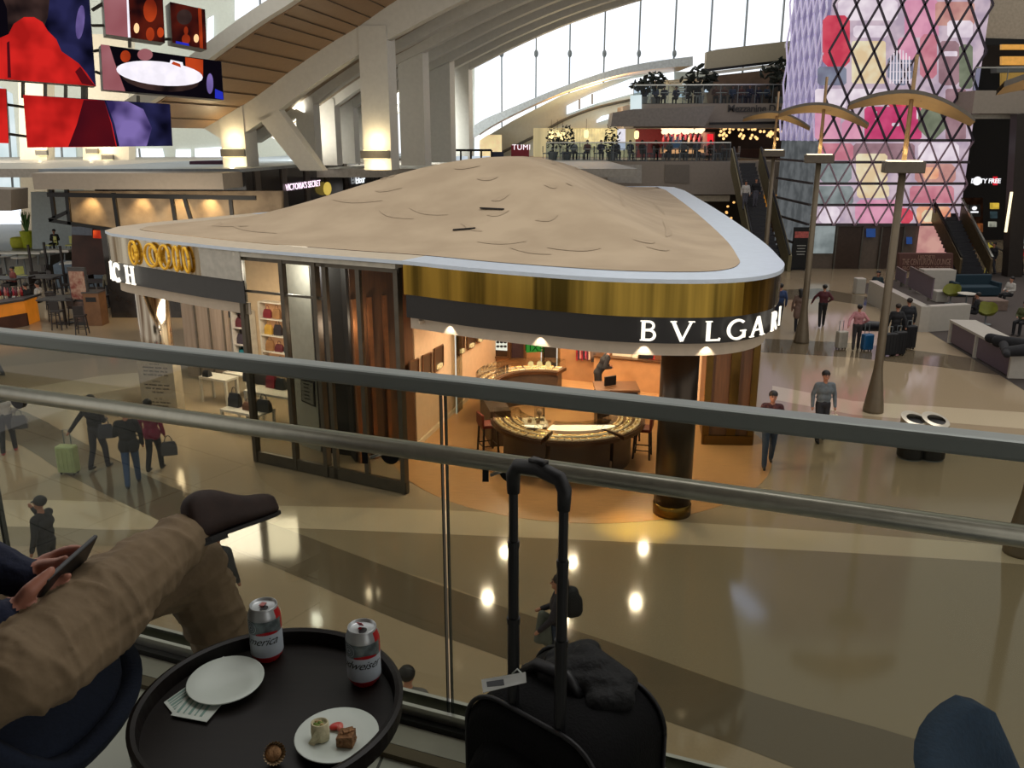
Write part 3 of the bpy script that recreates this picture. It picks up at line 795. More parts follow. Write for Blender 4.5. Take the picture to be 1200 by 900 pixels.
for u, w_, h_, rot in ((157, .16, .27, 0), (158, .07, .16, 0), (178, .26, .26, .3), (181, .14, .2, .3), (193, .20, .27, -.2), (207, .09, .27, 0), (219, .09, .27, .1)):
    s = s_at_u(cfs, u, 4.54); p, nn_ = along(cfs, s); t_ = Vector((-nn_.y, nn_.x, 0)); c = Vector((p.x, p.y, 4.54))+Vector((nn_.x, nn_.y, 0))*.02
    rg = MB(); pts = [c+t_*(w_*math.cos(a)*math.cos(rot)-h_*math.sin(a)*math.sin(rot))+Vector((0, 0, w_*math.cos(a)*math.sin(rot)+h_*math.sin(a)*math.cos(rot))) for a in [2*PI*k/24 for k in range(25)]]
    rg.tube(pts, .035, 8); rg.build('gold_ring', m_goldlit, pav, smooth=True)
# letters built from strokes: thick and thin strokes with small serifs (unit height)
def arc(cx, cy, rx, ry, a0, a1, n=12): return [(cx+rx*math.cos(math.radians(a0+(a1-a0)*i/n)), cy+ry*math.sin(math.radians(a0+(a1-a0)*i/n))) for i in range(n+1)]
TK, TN = .15, .08
LET = {
 'B': (.62, [([(.12, 0), (.12, 1)], TK), ([(.12, .96), (.32, .96)]+arc(.32, .755, .18, .205, 90, -90)+[(.12, .53)], .10), ([(.12, .53), (.34, .53)]+arc(.34, .285, .21, .245, 90, -90)+[(.12, .04)], .11), ([(0, .98), (.2, .98)], .05), ([(0, .02), (.2, .02)], .05)]),
 'V': (.86, [([(.08, 1), (.44, 0)], TK), ([(.44, 0), (.78, 1)], TN), ([(-.02, .98), (.22, .98)], .05), ([(.66, .98), (.9, .98)], .05)]),
 'L': (.58, [([(.12, 0), (.12, 1)], TK), ([(.12, .04), (.56, .04)], TN), ([(.55, .0), (.58, .14)], .06), ([(0, .98), (.26, .98)], .05)]),
 'G': (.84, [(arc(.46, .5, .40, .47, 48, 318, 22), .12), ([(.78, .06), (.78, .42)], .12), ([(.60, .42), (.88, .42)], .05)]),
 'A': (.82, [([(.08, 0), (.41, 1)], TN), ([(.41, 1), (.76, 0)], TK), ([(.2, .33), (.64, .33)], TN), ([(-.03, .02), (.2, .02)], .05), ([(.62, .02), (.9, .02)], .05)]),
 'R': (.66, [([(.12, 0), (.12, 1)], TK), ([(.12, .96), (.32, .96)]+arc(.32, .74, .2, .22, 90, -90)+[(.12, .52)], .10), ([(.34, .52), (.66, 0)], .13), ([(0, .98), (.2, .98)], .05), ([(0, .02), (.25, .02)], .05)]),
 'I': (.26, [([(.13, 0), (.13, 1)], TK), ([(0, .98), (.26, .98)], .05), ([(0, .02), (.26, .02)], .05)]),
 'C': (.80, [(arc(.46, .5, .38, .44, 50, 310, 22), .22), ([(.74, .66), (.74, .95)], .08)]),
 'H': (.90, [([(.18, 0), (.18, 1)], .22), ([(.72, 0), (.72, 1)], .22), ([(.18, .5), (.72, .5)], .10), ([(0, .96), (.36, .96)], .09), ([(0, .04), (.36, .04)], .09), ([(.54, .96), (.9, .96)], .09), ([(.54, .04), (.9, .04)], .09)]),
 'A2': (.9, [([(.12, 0), (.44, 1)], .10), ([(.44, 1), (.78, 0)], .22), ([(.22, .3), (.66, .3)], .10), ([(0, .04), (.26, .04)], .09), ([(.6, .04), (.96, .04)], .09)]),
 'O': (.88, [(arc(.44, .5, .36, .44, 0, 360, 26), .2)])}
def letter(ch, pts, s0, z, h, wd, off, m, par, dep=.03):
    w_, strokes = LET[ch]; mb = MB()
    def place(x, y, o_):
        p, nn_ = along(pts, s0+x*h*wd); return (p.x+nn_.x*(off+o_), p.y+nn_.y*(off+o_), z+y*h)
    for poly, tw in strokes:
        P2 = [Vector(p) for p in poly]; lt = []; rt = []
        for i, p in enumerate(P2):
            d = (P2[min(i+1, len(P2)-1)]-P2[max(i-1, 0)]).normalized(); nrm = Vector((-d.y, d.x))*tw/2
            lt.append(p+nrm); rt.append(p-nrm)
        for o_ in (0, dep): mb.strip([place(p.x, p.y, o_) for p in lt], [place(p.x, p.y, o_) for p in rt])
        mb.strip([place(p.x, p.y, 0) for p in lt], [place(p.x, p.y, dep) for p in lt]); mb.strip([place(p.x, p.y, 0) for p in rt], [place(p.x, p.y, dep) for p in rt])
    return mb.build('letter', m, par)
bfo = [(x, y) for x, y in bf]
for ch, u in zip('BVLGARI', (750, 786, 826, 852, 879, 896, 903)):
    s = s_at_u(bfo, u, 4.05)
    if ch == 'R': s = sA+.66
    if ch == 'I': s = sA+1.22
    if ch == 'A': sA = s
    letter(ch, bfo, s, 3.89, .34, 1.3, .0, m_lit, fas)
for ch, u in zip(('C', 'O', 'A2', 'C', 'H'), (90, 100, 117, 133, 147)):
    s = s_at_u(cfs, u, 3.9)
    if u < 125: s = s_at_u(cfs, 133, 3.9)-{90: 1.42, 100: .98, 117: .42}[u]
    letter(ch, cfs, max(.02, s), 3.75, .45, 1.05, -.02, m_lit, cfas)
# columns
cl = MB(); cc = Vector((3.18, 15.62, 0)); cl.lathe([(.36, .0), (.36, 3.72)], cc, 40)
column = cl.build('column', mat('bronze column', (66, 56, 46), .32, .75, .12, 3, stretch=(1, 1, .1)), pav, smooth=True)
MB().lathe([(.375, 0), (.375, .22), (.36, .24)], cc, 40).build('column_base', mat('brass column foot', (120, 92, 40), .25, .9), column, smooth=True)
cc2 = Vector((-9.75, 22.85, 0)); c2_ = MB().lathe([(.42, 0), (.42, 3.5)], cc2, 32).build('column', mat('mirror column', (214, 204, 184), .14, 1.0, .1, 3, stretch=(1.6, 1.6, .06), rgb2=(84, 58, 34)), pav, smooth=True)  # brown and gold streaks put into the colour as reflections
ca = gxy(208, 484)
# free standing notice block at the foot of the chrome column
nb = thing('notice_stand', 'beige block covered in small dark text at the foot of the mirror column', 'sign', (-9.3, 21.6, 0))
q0 = G(168, 484); q1 = G(209, 487)
nd = (q1-q0).normalized(); nq = Vector((-nd.y, nd.x, 0))
wd_ = (q1-q0).length
nbk = MB(); nbk.prism([(q.x, q.y) for q in (q0, q1, q1+nq*.35, q0+nq*.35)], 0, 1.5); nbk.build('block', mat('beige notice panel', (168, 154, 132), .6), nb)
tx = MB()
rn = random.Random(4)
for zc, words in ((1.38, ['NOTICE', 'passengers please keep', 'your bags with you at', 'all times in this hall']), (.90, ['GATES', 'all flights this level', 'lifts to upper lounge', 'and dining']), (.42, ['TO GO', 'follow the signs for', 'more information'])):
    for k, wds in enumerate(words):
        z = zc-k*.10
        for i in range(len(wds)):
            if wds[i] == ' ': continue
            x = wd_/2+(i-len(wds)/2)*.034*(1.4 if k == 0 else 1)
            a = q0+nd*x-nq*.006; tx.poly([a+Vector((0, 0, z)), a+nd*.024+Vector((0, 0, z)), a+nd*.024+Vector((0, 0, z+.028+.02*rn.random())), a+Vector((0, 0, z+.035+.015*rn.random()))])
tx.build('print_lines', mat('dark grey print', (70, 62, 54), .7), nb)
# --- tall framed glass screen standing at the rim
SA = Vector((-5.9, 18.4, 0)); SB = Vector((-2.18, 16.52, 0)); sd = (SB-SA); sl = sd.length; sd.normalize(); sn = Vector((sd.y, -sd.x, 0))
scr = thing('glass_screen', 'tall grey framed glass sliding screen in front of the shop walls', 'glass screen', (SA.x, SA.y, 0))
m_fr = mat('dull bronze frame', (84, 78, 68), .4, .5)
def sp(t, z, o=0): return SA+sd*t+sn*o+Vector((0, 0, z))
MB().bar(sp(0, .14), sp(sl, .14), .10, .26).build('frame_rail', m_fr, scr); MB().bar(sp(0, 4.70), sp(sl, 4.70), .10, .10).build('frame_rail', m_fr, scr)
for f, w_ in ((.012, .16), (.29, .13), (.50, .16), (.56, .10), (.76, .09), (.985, .16)):
    MB().bar(sp(sl*f, .02), sp(sl*f, 4.72), w_, .10, up=sd).build('frame_post', m_fr, scr)
MB().bar(sp(0, 3.98), sp(sl*.55, 3.98), .05, .05).build('frame_rail', m_fr, scr)
for f0, f1 in ((.03, .27), (.31, .48), (.58, .75), (.78, .96)):
    mb = MB(); mb.poly([sp(sl*f0, .28), sp(sl*f1, .28), sp(sl*f1, 4.65), sp(sl*f0, 4.65)]); mb.build('glass_pane', glass('smoked screen glass', (206, 206, 198), .5), scr)
MB().bar(sp(0, 4.79), sp(sl, 4.79), .3, .09).build('head_rail', mat('pale head rail', (184, 180, 168), .6), scr)
# --- shop walls under the roof
m_wtan = mat('warm cream wall', (196, 164, 130), .7, 0, .04)
m_wbr = mat('brown wood panel', (98, 66, 42), .45, 0, .15, 4, stretch=(6, 6, .4))
m_wwh = mat('white stucco wall', (186, 184, 174), .75, 0, .05)
m_dark = mat('dark wall', (34, 30, 30), .5)
W0 = Vector((-2.35, 19.4, 0)); W1 = Vector((-.55, 26.2, 0)); W2 = Vector((4.75, 24.1, 0))
def wallm(a, b, z0, z1, th, name, m):
    a = Vector(a); b = Vector(b); return struct(MB().bar(a+Vector((0, 0, (z0+z1)/2-a.z)), b+Vector((0, 0, (z0+z1)/2-b.z)), th, z1-z0).build(name, m))
wallm(W0, W1, 0, 4.2, .14, 'wall_left', m_wtan)
wallm(W1, W2, 0, 4.2, .14, 'wall_back', mat('tan wood wall', (170, 124, 82), .55, 0, .1, 3))
wallm(W2, (5.35, 20.6, 0), 0, 4.2, .14, 'wall_right', m_wtan)
bb = MB(); bb.bar(W0+Vector((.10, 0, .06)), W1+Vector((.10, 0, .06)), .05, .12); struct(bb.build('baseboard_left', mat('cream baseboard', (200, 180, 150), .5)))
# ceiling of the shop
cpoly = [p for p in offs(bf, .35)]+[(5.3, 26), (-1, 27), (-2.4, 19.5)]
struct(MB().prism(cpoly, 3.72, 3.78).build('ceiling', mat('warm white ceiling', (200, 180, 156), .8)))
# brown partition between glass screen and white wall; side of the boutique seen through glass
wallm((-3.55, 18.35, 0), (-2.35, 19.4, 0), 0, 4.9, .12, 'wall_partition', m_wbr)
for k, (a, b, m) in enumerate((((-4.5, 19.05, 0), (-3.75, 18.8, 0), m_dark), ((-5.3, 19.7, 0), (-4.5, 19.05, 0), m_wwh))):
    wallm(a, b, 0, 4.9, .12, 'wall_front', m)
wallm((-3.75, 18.8, 0), (-3.55, 18.35, 0), 0, 4.9, .10, 'wall_front', m_dark)
# copper pilasters on the partition
for k in range(4):
    a = Vector((-3.5, 18.25, 0)).lerp(Vector((-2.4, 19.2, 0)), .05+k*.27)
    struct(MB().box((a.x, a.y, 1.9), (.10, .06, 3.8), .72).build('trim_%d' % (2+k), mat('copper strip', (164, 110, 72), .3, .7)))
# brown and brass end pier at right
pr = MB(); q = [G(v[0], v[1]) for v in ((824, 520), (880, 521))]
struct(MB().prism([(q[0].x, q[0].y), (q[1].x, q[1].y), (q[1].x+.25, q[1].y+1.6), (q[0].x+.25, q[0].y+1.8)], 0, 3.8).build('wall_pier', m_wbr))
for k, f in enumerate((.02, .55, .96)):
    a = q[0].lerp(q[1], f); struct(MB().box((a.x, a.y-.03, 1.9), (.16 if k != 1 else .22, .06, 3.8)).build('trim_%d' % (7+k), mat('brass pilaster', (104, 80, 38), .25, .85)))
struct(MB().bar(q[0]+Vector((0, -.04, .12)), q[1]+Vector((0, -.04, .12)), .10, .24).build('trim_10', MATS['brass pilaster']))
# --- display niches on the cream wall (openings with lit jewellery), thing = display niche
m_nich = mat('dark niche lining', (60, 40, 26), .4); m_nfr = mat('brown niche frame', (96, 66, 42), .35, .3)
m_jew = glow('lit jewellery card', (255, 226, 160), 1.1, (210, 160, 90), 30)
wdv = (W1-W0).normalized(); wnv = Vector((wdv.y, -wdv.x, 0))
def onwall(u, v): return PV(u, v, W0+wnv*.09, wnv)
nq_ = [(478, 500, 448, 422, 'nearest'), (494, 512, 0, 0, ''), (508, 530, 0, 0, '')]
for i, (u0, u1, vt0, vt1, vb0, vb1, lab) in enumerate(((479, 489, 424, 420, 448, 446, 'first small display niche from the glass screen in the cream shop wall'), (494, 504, 417, 413, 445, 441, 'second small display niche from the glass screen in the cream shop wall'), (508, 518, 409, 404, 436, 428, 'third small display niche in the cream shop wall, tallest of the near group'),
        (536, 543, 392, 388, 416, 412, 'narrow display niche just past the bright glass edge in the cream shop wall'), (547, 555, 388, 385, 409, 405, 'display niche with two lit shelves in the cream shop wall'), (558, 564, 385, 382, 401, 399, 'last small display niche before the back corner of the cream shop wall'))):
    a, b, c, d = onwall(u0, vb0), onwall(u1, vb1), onwall(u1, vt1), onwall(u0, vt0)
    t = thing('display_niche', lab, 'display niche', a)
    MB().extr([a, b, c, d], wnv*.02).build('back_panel', m_nich, t)
    f = MB()
    for p, q in ((a, b), (b, c), (c, d), (d, a)): f.bar(p+wnv*.03, q+wnv*.03, .035, .035, up=wnv)
    f.build('frame', m_nfr, t)
    e = a.lerp(b, .3).lerp(d.lerp(c, .3), .12); h = a.lerp(b, .75).lerp(d.lerp(c, .75), .12)
    MB().bar(e+wnv*.05, h+wnv*.05, .06, .10).build('jewellery_card', m_jew, t)
# --- back wall showcases
bdv = (W2-W1).normalized(); bnv = Vector((bdv.y, -bdv.x, 0))
def onback(u, v, o=.09): return PV(u, v, W1+bnv*o, bnv)
def showcase(u0, u1, v0, v1, label, inside, cat='display case'):
    a, b, c, d = onback(u0, v1), onback(u1, v1), onback(u1, v0), onback(u0, v0)
    t = thing('wall_showcase', label, cat, a)
    MB().extr([a, b, c, d], bnv*.02).build('back_panel', inside, t)
    f = MB()
    for p, q in ((a, b), (b, c), (c, d), (d, a)): f.bar(p+bnv*.06, q+bnv*.06, .05, .12, up=bnv)
    f.build('frame', m_nfr, t); return t, (a, b, c, d)
sc1, _ = showcase(575, 597, 380, 418, 'wall showcase with a small lit white panel, left end of the shop back wall', m_nich)
pa = [onback(*q, .14) for q in ((581, 410), (595, 411), (595, 398), (581, 397))]; MB().extr(pa, bnv*.01).build('lit_panel', glow('lit white panel', (240, 240, 220), 1.0), sc1)
sp_ = MB()
for k in range(6):
    p = onback(583.5+(k % 3)*4.3, 401+(k//3)*5, .16); sp_.sph(p, (.06, .02, .04), 0, 8, 5)
sp_.build('sunglasses', m_ink, sc1)
showcase(599, 616, 380, 420, 'wall showcase with dark hanging goods, second on the shop back wall', mat('dark purple lining', (52, 36, 46), .5))
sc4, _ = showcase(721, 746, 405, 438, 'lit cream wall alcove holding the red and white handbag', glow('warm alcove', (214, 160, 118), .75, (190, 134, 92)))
sc5, _ = showcase(750, 788, 411, 442, 'lit cream wall alcove holding dark and red handbags', MATS['warm alcove'])
# red and dark goods between
rg = thing('hanging_scarves', 'rack of red, pink and dark patterned scarves on the shop back wall', 'scarves', onback(677, 420))
cols = [(150, 30, 40), (60, 40, 60), (190, 120, 120), (130, 24, 40), (30, 28, 40), (170, 60, 80), (90, 30, 50), (200, 170, 150)]
for k in range(8):
    u = 675.5+k*2.1; a = [onback(u, 422-(k % 3), .12), onback(u+1.8, 422-(k % 3), .12), onback(u+1.8, 402, .12), onback(u, 402, .12)]
    MB().extr(a, bnv*.05).build('scarf', mat('scarf %d' % k, cols[k], .8, 0, .3, 8), rg)
dp = thing('wall_poster', 'dark framed picture panel on the shop back wall behind the clerk', 'poster', onback(692, 422))
MB().extr([onback(693, 424, .12), onback(705, 424, .12), onback(705, 405, .12), onback(693, 405, .12)], bnv*.04).build('panel', mat('dark photo print', (30, 26, 28), .5, 0, .9, 5, rgb2=(120, 100, 90)), dp)
def bag(loc, w_, h_, d_, rz, m, label, group=None, m2=None):
    t = thing('handbag', label, 'handbag', loc, rz, group)
    b = MB(); hw = w_/2; hd_ = d_/2
    b.v += [(-hw, -hd_, 0), (hw, -hd_, 0), (hw, hd_, 0), (-hw, hd_, 0), (-hw*.98, -hd_*.8, h_*.6), (hw*.98, -hd_*.8, h_*.6), (hw*.98, hd_*.8, h_*.6), (-hw*.98, hd_*.8, h_*.6), (-hw*.75, -hd_*.35, h_), (hw*.75, -hd_*.35, h_), (hw*.75, hd_*.35, h_), (-hw*.75, hd_*.35, h_)]
    for f in ((3, 2, 1, 0), (0, 1, 5, 4), (1, 2, 6, 5), (2, 3, 7, 6), (3, 0, 4, 7)): b.f.append(f); b.m.append(0)
    for f in ((4, 5, 9, 8), (5, 6, 10, 9), (6, 7, 11, 10), (7, 4, 8, 11), (8, 9, 10, 11)): b.f.append(f); b.m.append(1)
    b.build('bag_body', [m, m2 or m], t, local=True, bevel=w_*.04)
    hnd = MB(); hnd.tube([(hw*.45*math.cos(a), 0, h_*.97+h_*.45*math.sin(a)) for a in [PI*k/10 for k in range(11)]], w_*.03, 6); hnd.build('handle', m2 or m, t, smooth=True, local=True)
    return t
m_blk = mat('black leather', (20, 20, 26), .4); m_redl = mat('red leather', (170, 36, 32), .4); m_whl = mat('cream leather', (222, 208, 180), .5)
m_brl = mat('brown leather', (110, 66, 40), .5)
rzb = math.atan2(bdv.y, bdv.x)
# shelf under alcoves with cabinet
cbt = MB(); a = onback(716, 440, .3); 
wc0 = W1+bdv*((onback(700, 440)-W1).dot(bdv)); wc1 = W2
sb = thing('wall_cabinet', 'low tan wooden cabinet along the shop back wall under the lit alcoves', 'cabinet', wc0)
MB().prism([((wc0+bnv*.1).x, (wc0+bnv*.1).y), ((wc1+bnv*.1).x, (wc1+bnv*.1).y), ((wc1+bnv*.5).x, (wc1+bnv*.5).y), ((wc0+bnv*.5).x, (wc0+bnv*.5).y)], 0, .92).build('cabinet_body', mat('tan veneer', (190, 140, 92), .5, 0, .08, 3), sb)
MB().prism([((wc0+bnv*.1).x, (wc0+bnv*.1).y), ((wc1+bnv*.1).x, (wc1+bnv*.1).y), ((wc1+bnv*.55).x, (wc1+bnv*.55).y), ((wc0+bnv*.55).x, (wc0+bnv*.55).y)], .92, .97).build('cabinet_top', m_nfr, sb)
def onshelf(u, v): return PV(u, v, (0, 0, .97), Vector((0, 0, 1)))
for u, v, w_, h_, m1, m2, lab in ((731, 432, .60, .42, m_whl, m_redl, 'red and cream handbag with a tall handle in the left lit alcove'), (759, 436, .42, .5, m_blk, m_blk, 'dark handbag standing in the right lit alcove'), (767, 438, .3, .24, m_redl, m_redl, 'small red handbag beside the dark handbag in the right alcove'), (775, 439, .34, .40, m_brl, mat('olive leather', (80, 74, 44), .5), 'brown and green handbag in the right alcove'), (784, 440, .26, .22, m_redl, m_redl, 'small red handbag at the right end of the right alcove'), (746, 435, .18, .12, m_whl, m_whl, 'tiny cream box bag between the two lit alcoves')):
    p = W1+bdv*((onback(u, v)-W1).dot(bdv))+bnv*.28; bag((p.x, p.y, .97), w_, h_, .18, rzb, m1, lab, None, m2)
# green exit sign seen mirrored, on its slim glass fin
ex = thing('exit_sign', 'green lit EXIT sign seen from behind, hanging in the shop', 'sign', onback(625, 405, .8))
ea, eb, ec, ed = [onback(*q, .9) for q in ((617, 413), (635, 412), (635, 401), (617, 401))]
MB().extr([ea, eb, ec, ed], bnv*.03).build('panel', glow('exit green', (58, 140, 52), .8), ex)
et = MB(); ecn = (ea+eb+ec+ed)/4+bnv*.05
add_text(et, 'EXIT', ecn+Vector((0, 0, -.12)), -bdv, (0, 0, 1), .34, .005); et.build('lettering', glow('exit dark green', (30, 90, 30), .5), ex)
for u in (634.5, 653):
    fn = thing('glass_fin', 'bright vertical glass door edge '+('beside the green exit sign' if u < 640 else 'right of the green exit sign, in front of the doorway'), 'glass door', onback(u, 440, .7))
    g0 = onback(u, 400, .9); MB().box((g0.x, g0.y, 1.85), (.03, .03, 3.7)).build('bright_edge', glow('glass edge glow', (240, 236, 220), .9), fn)
    MB().box((g0.x+.05*bdv.x, g0.y+.05*bdv.y, 1.85), (.10, .012, 3.7), rzb).build('fin_glass', m_glass, fn)
dw = thing('doorway', 'dark open doorway in the shop back wall right of the exit sign', 'doorway', onback(645, 440))
MB().extr([onback(637, 432), onback(652, 432), onback(652, 392), onback(637, 392)], bnv*.015).build('dark_opening', m_dark, dw)
# bright glass edge in the cream wall side (door leaf)
gl = thing('glass_door_leaf', 'bright edged glass door standing open against the cream shop wall', 'glass door', G(527, 480))
g0 = G(526, 480); g0 = Vector((W0+wdv*2.6+wnv*.2)); MB().box((g0.x, g0.y, 1.85), (.03, .03, 3.7)).build('bright_edge', MATS['glass edge glow'], gl)
MB().box((g0.x+.07, g0.y+.25, 1.85), (.012, .5, 3.7), -.26).build('door_glass', m_glass, gl)
# --- round jewellery counters
m_ctop = mat('counter bronze edge', (70, 44, 26), .3, .3); m_cbody = mat('dark counter wood', (62, 48, 38), .4, 0, .12, 4)
m_velv = mat('cream display velvet', (226, 198, 150), .7, 0, .1, 8, emis=(240, 205, 150), estr=.5); m_deck = mat('bronze display deck', (112, 82, 56), .5, 0, .1, 20); m_cglass = glass('showcase glass', (240, 240, 236), .8)  # display velvet glows by itself so the trays look brighter
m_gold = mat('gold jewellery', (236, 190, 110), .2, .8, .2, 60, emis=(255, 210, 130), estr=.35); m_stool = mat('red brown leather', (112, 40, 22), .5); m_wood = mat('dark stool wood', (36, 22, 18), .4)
CA = Vector((1.28, 18.75, 0)); CB = Vector((.72, 21.6, 0))
def ring_counter(c, ro, ri, a0, a1, label, nseg=24, z=.98, dark=True):
    t = thing('jewellery_counter', label, 'counter', (c.x, c.y, 0))
    A = [math.radians(a0+(a1-a0)*i/nseg) for i in range(nseg+1)]
    def R_(r, zz): return [(c.x+r*math.cos(a), c.y+r*math.sin(a), zz) for a in A]
    def solid(r0, r1, z0, z1, name, m):
        mb = MB(); mb.strip(R_(r0, z0), R_(r0, z1)); mb.strip(R_(r1, z0), R_(r1, z1)); mb.strip(R_(r0, z1), R_(r1, z1)); mb.strip(R_(r0, z0), R_(r1, z0))
        for k in (0, -1): mb.poly([R_(r0, z0)[k], R_(r1, z0)[k], R_(r1, z1)[k], R_(r0, z1)[k]])
        return mb.build(name, m, t)
    solid(ro-.30, ri+.05, .0, z-.10, 'counter_body', m_cbody)
    solid(ro, ri, z-.10, z-.02, 'counter_edge', m_ctop)
    solid(ro-.05, ri+.08, z-.02, z, 'display_deck', m_deck)
    solid(ro-.06, ri+.10, z+.235, z+.24, 'glass_top', m_cglass)
    g_ = MB(); g_.strip(R_(ro-.05, z), R_(ro-.05, z+.24)); g_.strip(R_(ri+.09, z), R_(ri+.09, z+.24)); g_.build('glass_side', m_cglass, t)
    return t
ring_counter(CA, 1.78, 1.02, 183, 248, 'left front section of the round glass jewellery counter', 14)
ring_counter(CA, 1.78, 1.02, 252, 306, 'middle front section of the round glass jewellery counter, nearest the camera', 14)
ring_counter(CA, 1.78, 1.02, 310, 372, 'right front section of the round glass jewellery counter', 14)
ring_counter(CB, 1.72, 1.10, 62, 205, 'curved rear jewellery counter section by the back wall', 26)
lk = MB(); lk.box((-.62+.2, 20.1, .45), (.5, 1.5, .9), .2); tag(lk.build('counter_link', m_cbody), 'dark link cabinet joining the front and rear jewellery counters on the left', 'cabinet')
# inner dark floor disc + starburst
fd = MB().lathe([(.001, 0), (1.0, 0), (1.0, .012), (.001, .012)], (CA.x, CA.y, .01), 40); tag(fd.build('floor_inlay', mat('dark bronze floor disc', (84, 66, 50), .25, .3)), 'dark polished floor disc with a pale star in the middle of the round counter', 'floor inlay')
st = MB()
for k in range(8):
    a = PI*k/4; r = .34 if k % 2 == 0 else .16; st.poly([(CA.x+r*math.cos(a), CA.y+r*math.sin(a), .026), (CA.x+.04*math.cos(a+.4), CA.y+.04*math.sin(a+.4), .026), (CA.x, CA.y, .026), (CA.x+.04*math.cos(a-.4), CA.y+.04*math.sin(a-.4), .026)])
tag(st.build('star_inlay', mat('pale star inlay', (210, 180, 130), .4)), 'pale eight pointed star set in the dark floor disc', 'star')
# jewellery trays and boxes on the decks (individual things)
rj = random.Random(11)
def tray(c, r, ang, z, w_, d_, label, group, kind=0):
    a = math.radians(ang); x, y = c.x+r*math.cos(a), c.y+r*math.sin(a)
    t = thing('jewellery_tray', label, 'jewellery tray', (x, y, z), a-PI/2, group)
    MB().box((0, 0, .012), (w_, d_, .024)).build('tray_pad', m_velv if kind == 0 else mat('white tray pad', (236, 220, 190), .6, 0, .05, emis=(255, 232, 190), estr=.4), t, local=True)  # pads carry a glow of their own, no lamp inside
    j = MB()
    for k in range(3):
        x = (k-1)*w_*.28; j.lathe([(.018, 0), (.024, .004), (.024, .012), (.018, .016)], (x, 0, .024), 10)
    j.build('jewellery', m_gold, t, local=True)
    return t
for i, ang in enumerate((190, 198, 206, 214, 222, 230, 238, 245)):
    for q, r in enumerate((1.62, 1.42, 1.22)):
        tray(CA, r, ang, .985, .16, .12, 'cream tray of gold jewellery under glass in the left front counter section', 'jewellery trays, left front counter')
for i in range(9):
    for q, r in enumerate((1.63, 1.42)):
        tray(CA, r, 256+i*5.6, .985, .13, .11, 'white tray of gold jewellery under glass in the middle front counter section', 'jewellery trays, middle front counter', 1)
for i in range(8):
    for q, r in enumerate((1.62, 1.42, 1.22)):
        tray(CA, r, 314+i*7.3, .985, .15, .12, 'cream tray of gold jewellery under glass in the right front counter section', 'jewellery trays, right front counter', (i+q) % 2)
for i in range(16):
    for q, r in enumerate((1.55, 1.32)):
        tray(CB, r, 68+i*8.4, .985, .16, .12, 'tray of gold jewellery under glass in the rear counter section', 'jewellery trays, rear counter', 1 if (i+q) % 3 == 0 else 0)
for k, ang in enumerate((98, 88, 78)):
    a = math.radians(ang); x, y = CB.x+1.4*math.cos(a), CB.y+1.4*math.sin(a)
    t = thing('necklace_stand', ['left', 'middle', 'right'][k]+' lit necklace stand of the three on the rear counter', 'jewellery stand', (x, y, .985))
    MB().box((0, 0, .02), (.22, .14, .04)).build('stand_base', m_velv, t, local=True)
    bb_ = MB(); bb_.lathe([(.04, 0), (.085, .05), (.06, .14), (.02, .17)], (0, 0, .04), 14, sy=.5); bb_.build('bust', glow('lit necklace bust', (255, 224, 150), 1.0), t, smooth=True, local=True)
# square pedestal with glass case in front left
pd = thing('display_pedestal', 'grey square pedestal with a lit white top and small glass case, in the counter ring', 'display pedestal', (0, 0, 0))
pc = PV(627, 494, (0, 0, 1.12), Vector((0, 0, 1))); pd.location = (pc.x, pc.y, 0)
MB().box((0, 0, .53), (.44, .44, 1.06), .15).build('pedestal_body', mat('grey brown laminate', (92, 78, 68), .4), pd, local=True)
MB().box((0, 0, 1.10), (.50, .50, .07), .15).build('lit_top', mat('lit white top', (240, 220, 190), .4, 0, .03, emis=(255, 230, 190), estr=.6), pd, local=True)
MB().box((.1, .08, 1.38), (.2, .2, .48), .15).build('glass_case', m_cglass, pd, local=True)
MB().lathe([(.05, 0), (.02, .06), (.06, .14), (.07, .2), (.02, .26)], (.1, .08, 1.14), 12).build('bust', mat('beige bust', (200, 160, 120), .5), pd, smooth=True, local=True)
MB().box((-.12, -.1, 1.17), (.09, .08, .08)).build('ring_box', MATS['beige bust'], pd, local=True)
MB().box((.06, -.16, 1.17), (.08, .08, .08)).build('ring_box', MATS['beige bust'], pd, local=True)
# cash desk
cdp = PV(722, 452, (0, 0, 1.05), Vector((0, 0, 1)))
cd = thing('cash_desk', 'dark wood cash desk with a pale end panel, beside the bending clerk', 'desk', (cdp.x, cdp.y, 0), .0)
MB().box((0, 0, .5), (1.0, .75, 1.0)).build('desk_body', mat('very dark wood', (34, 24, 20), .4), cd, local=True)
MB().box((0, 0, 1.025), (1.12, .85, .05)).build('desk_top', m_nfr, cd, local=True)
MB().box((.54, 0, .5), (.05, .78, 1.0)).build('end_panel', MATS['tan veneer'], cd, local=True)
MB().box((-.15, .05, 1.17), (.34, .05, .24), .5).build('register_screen', m_black, cd, local=True)
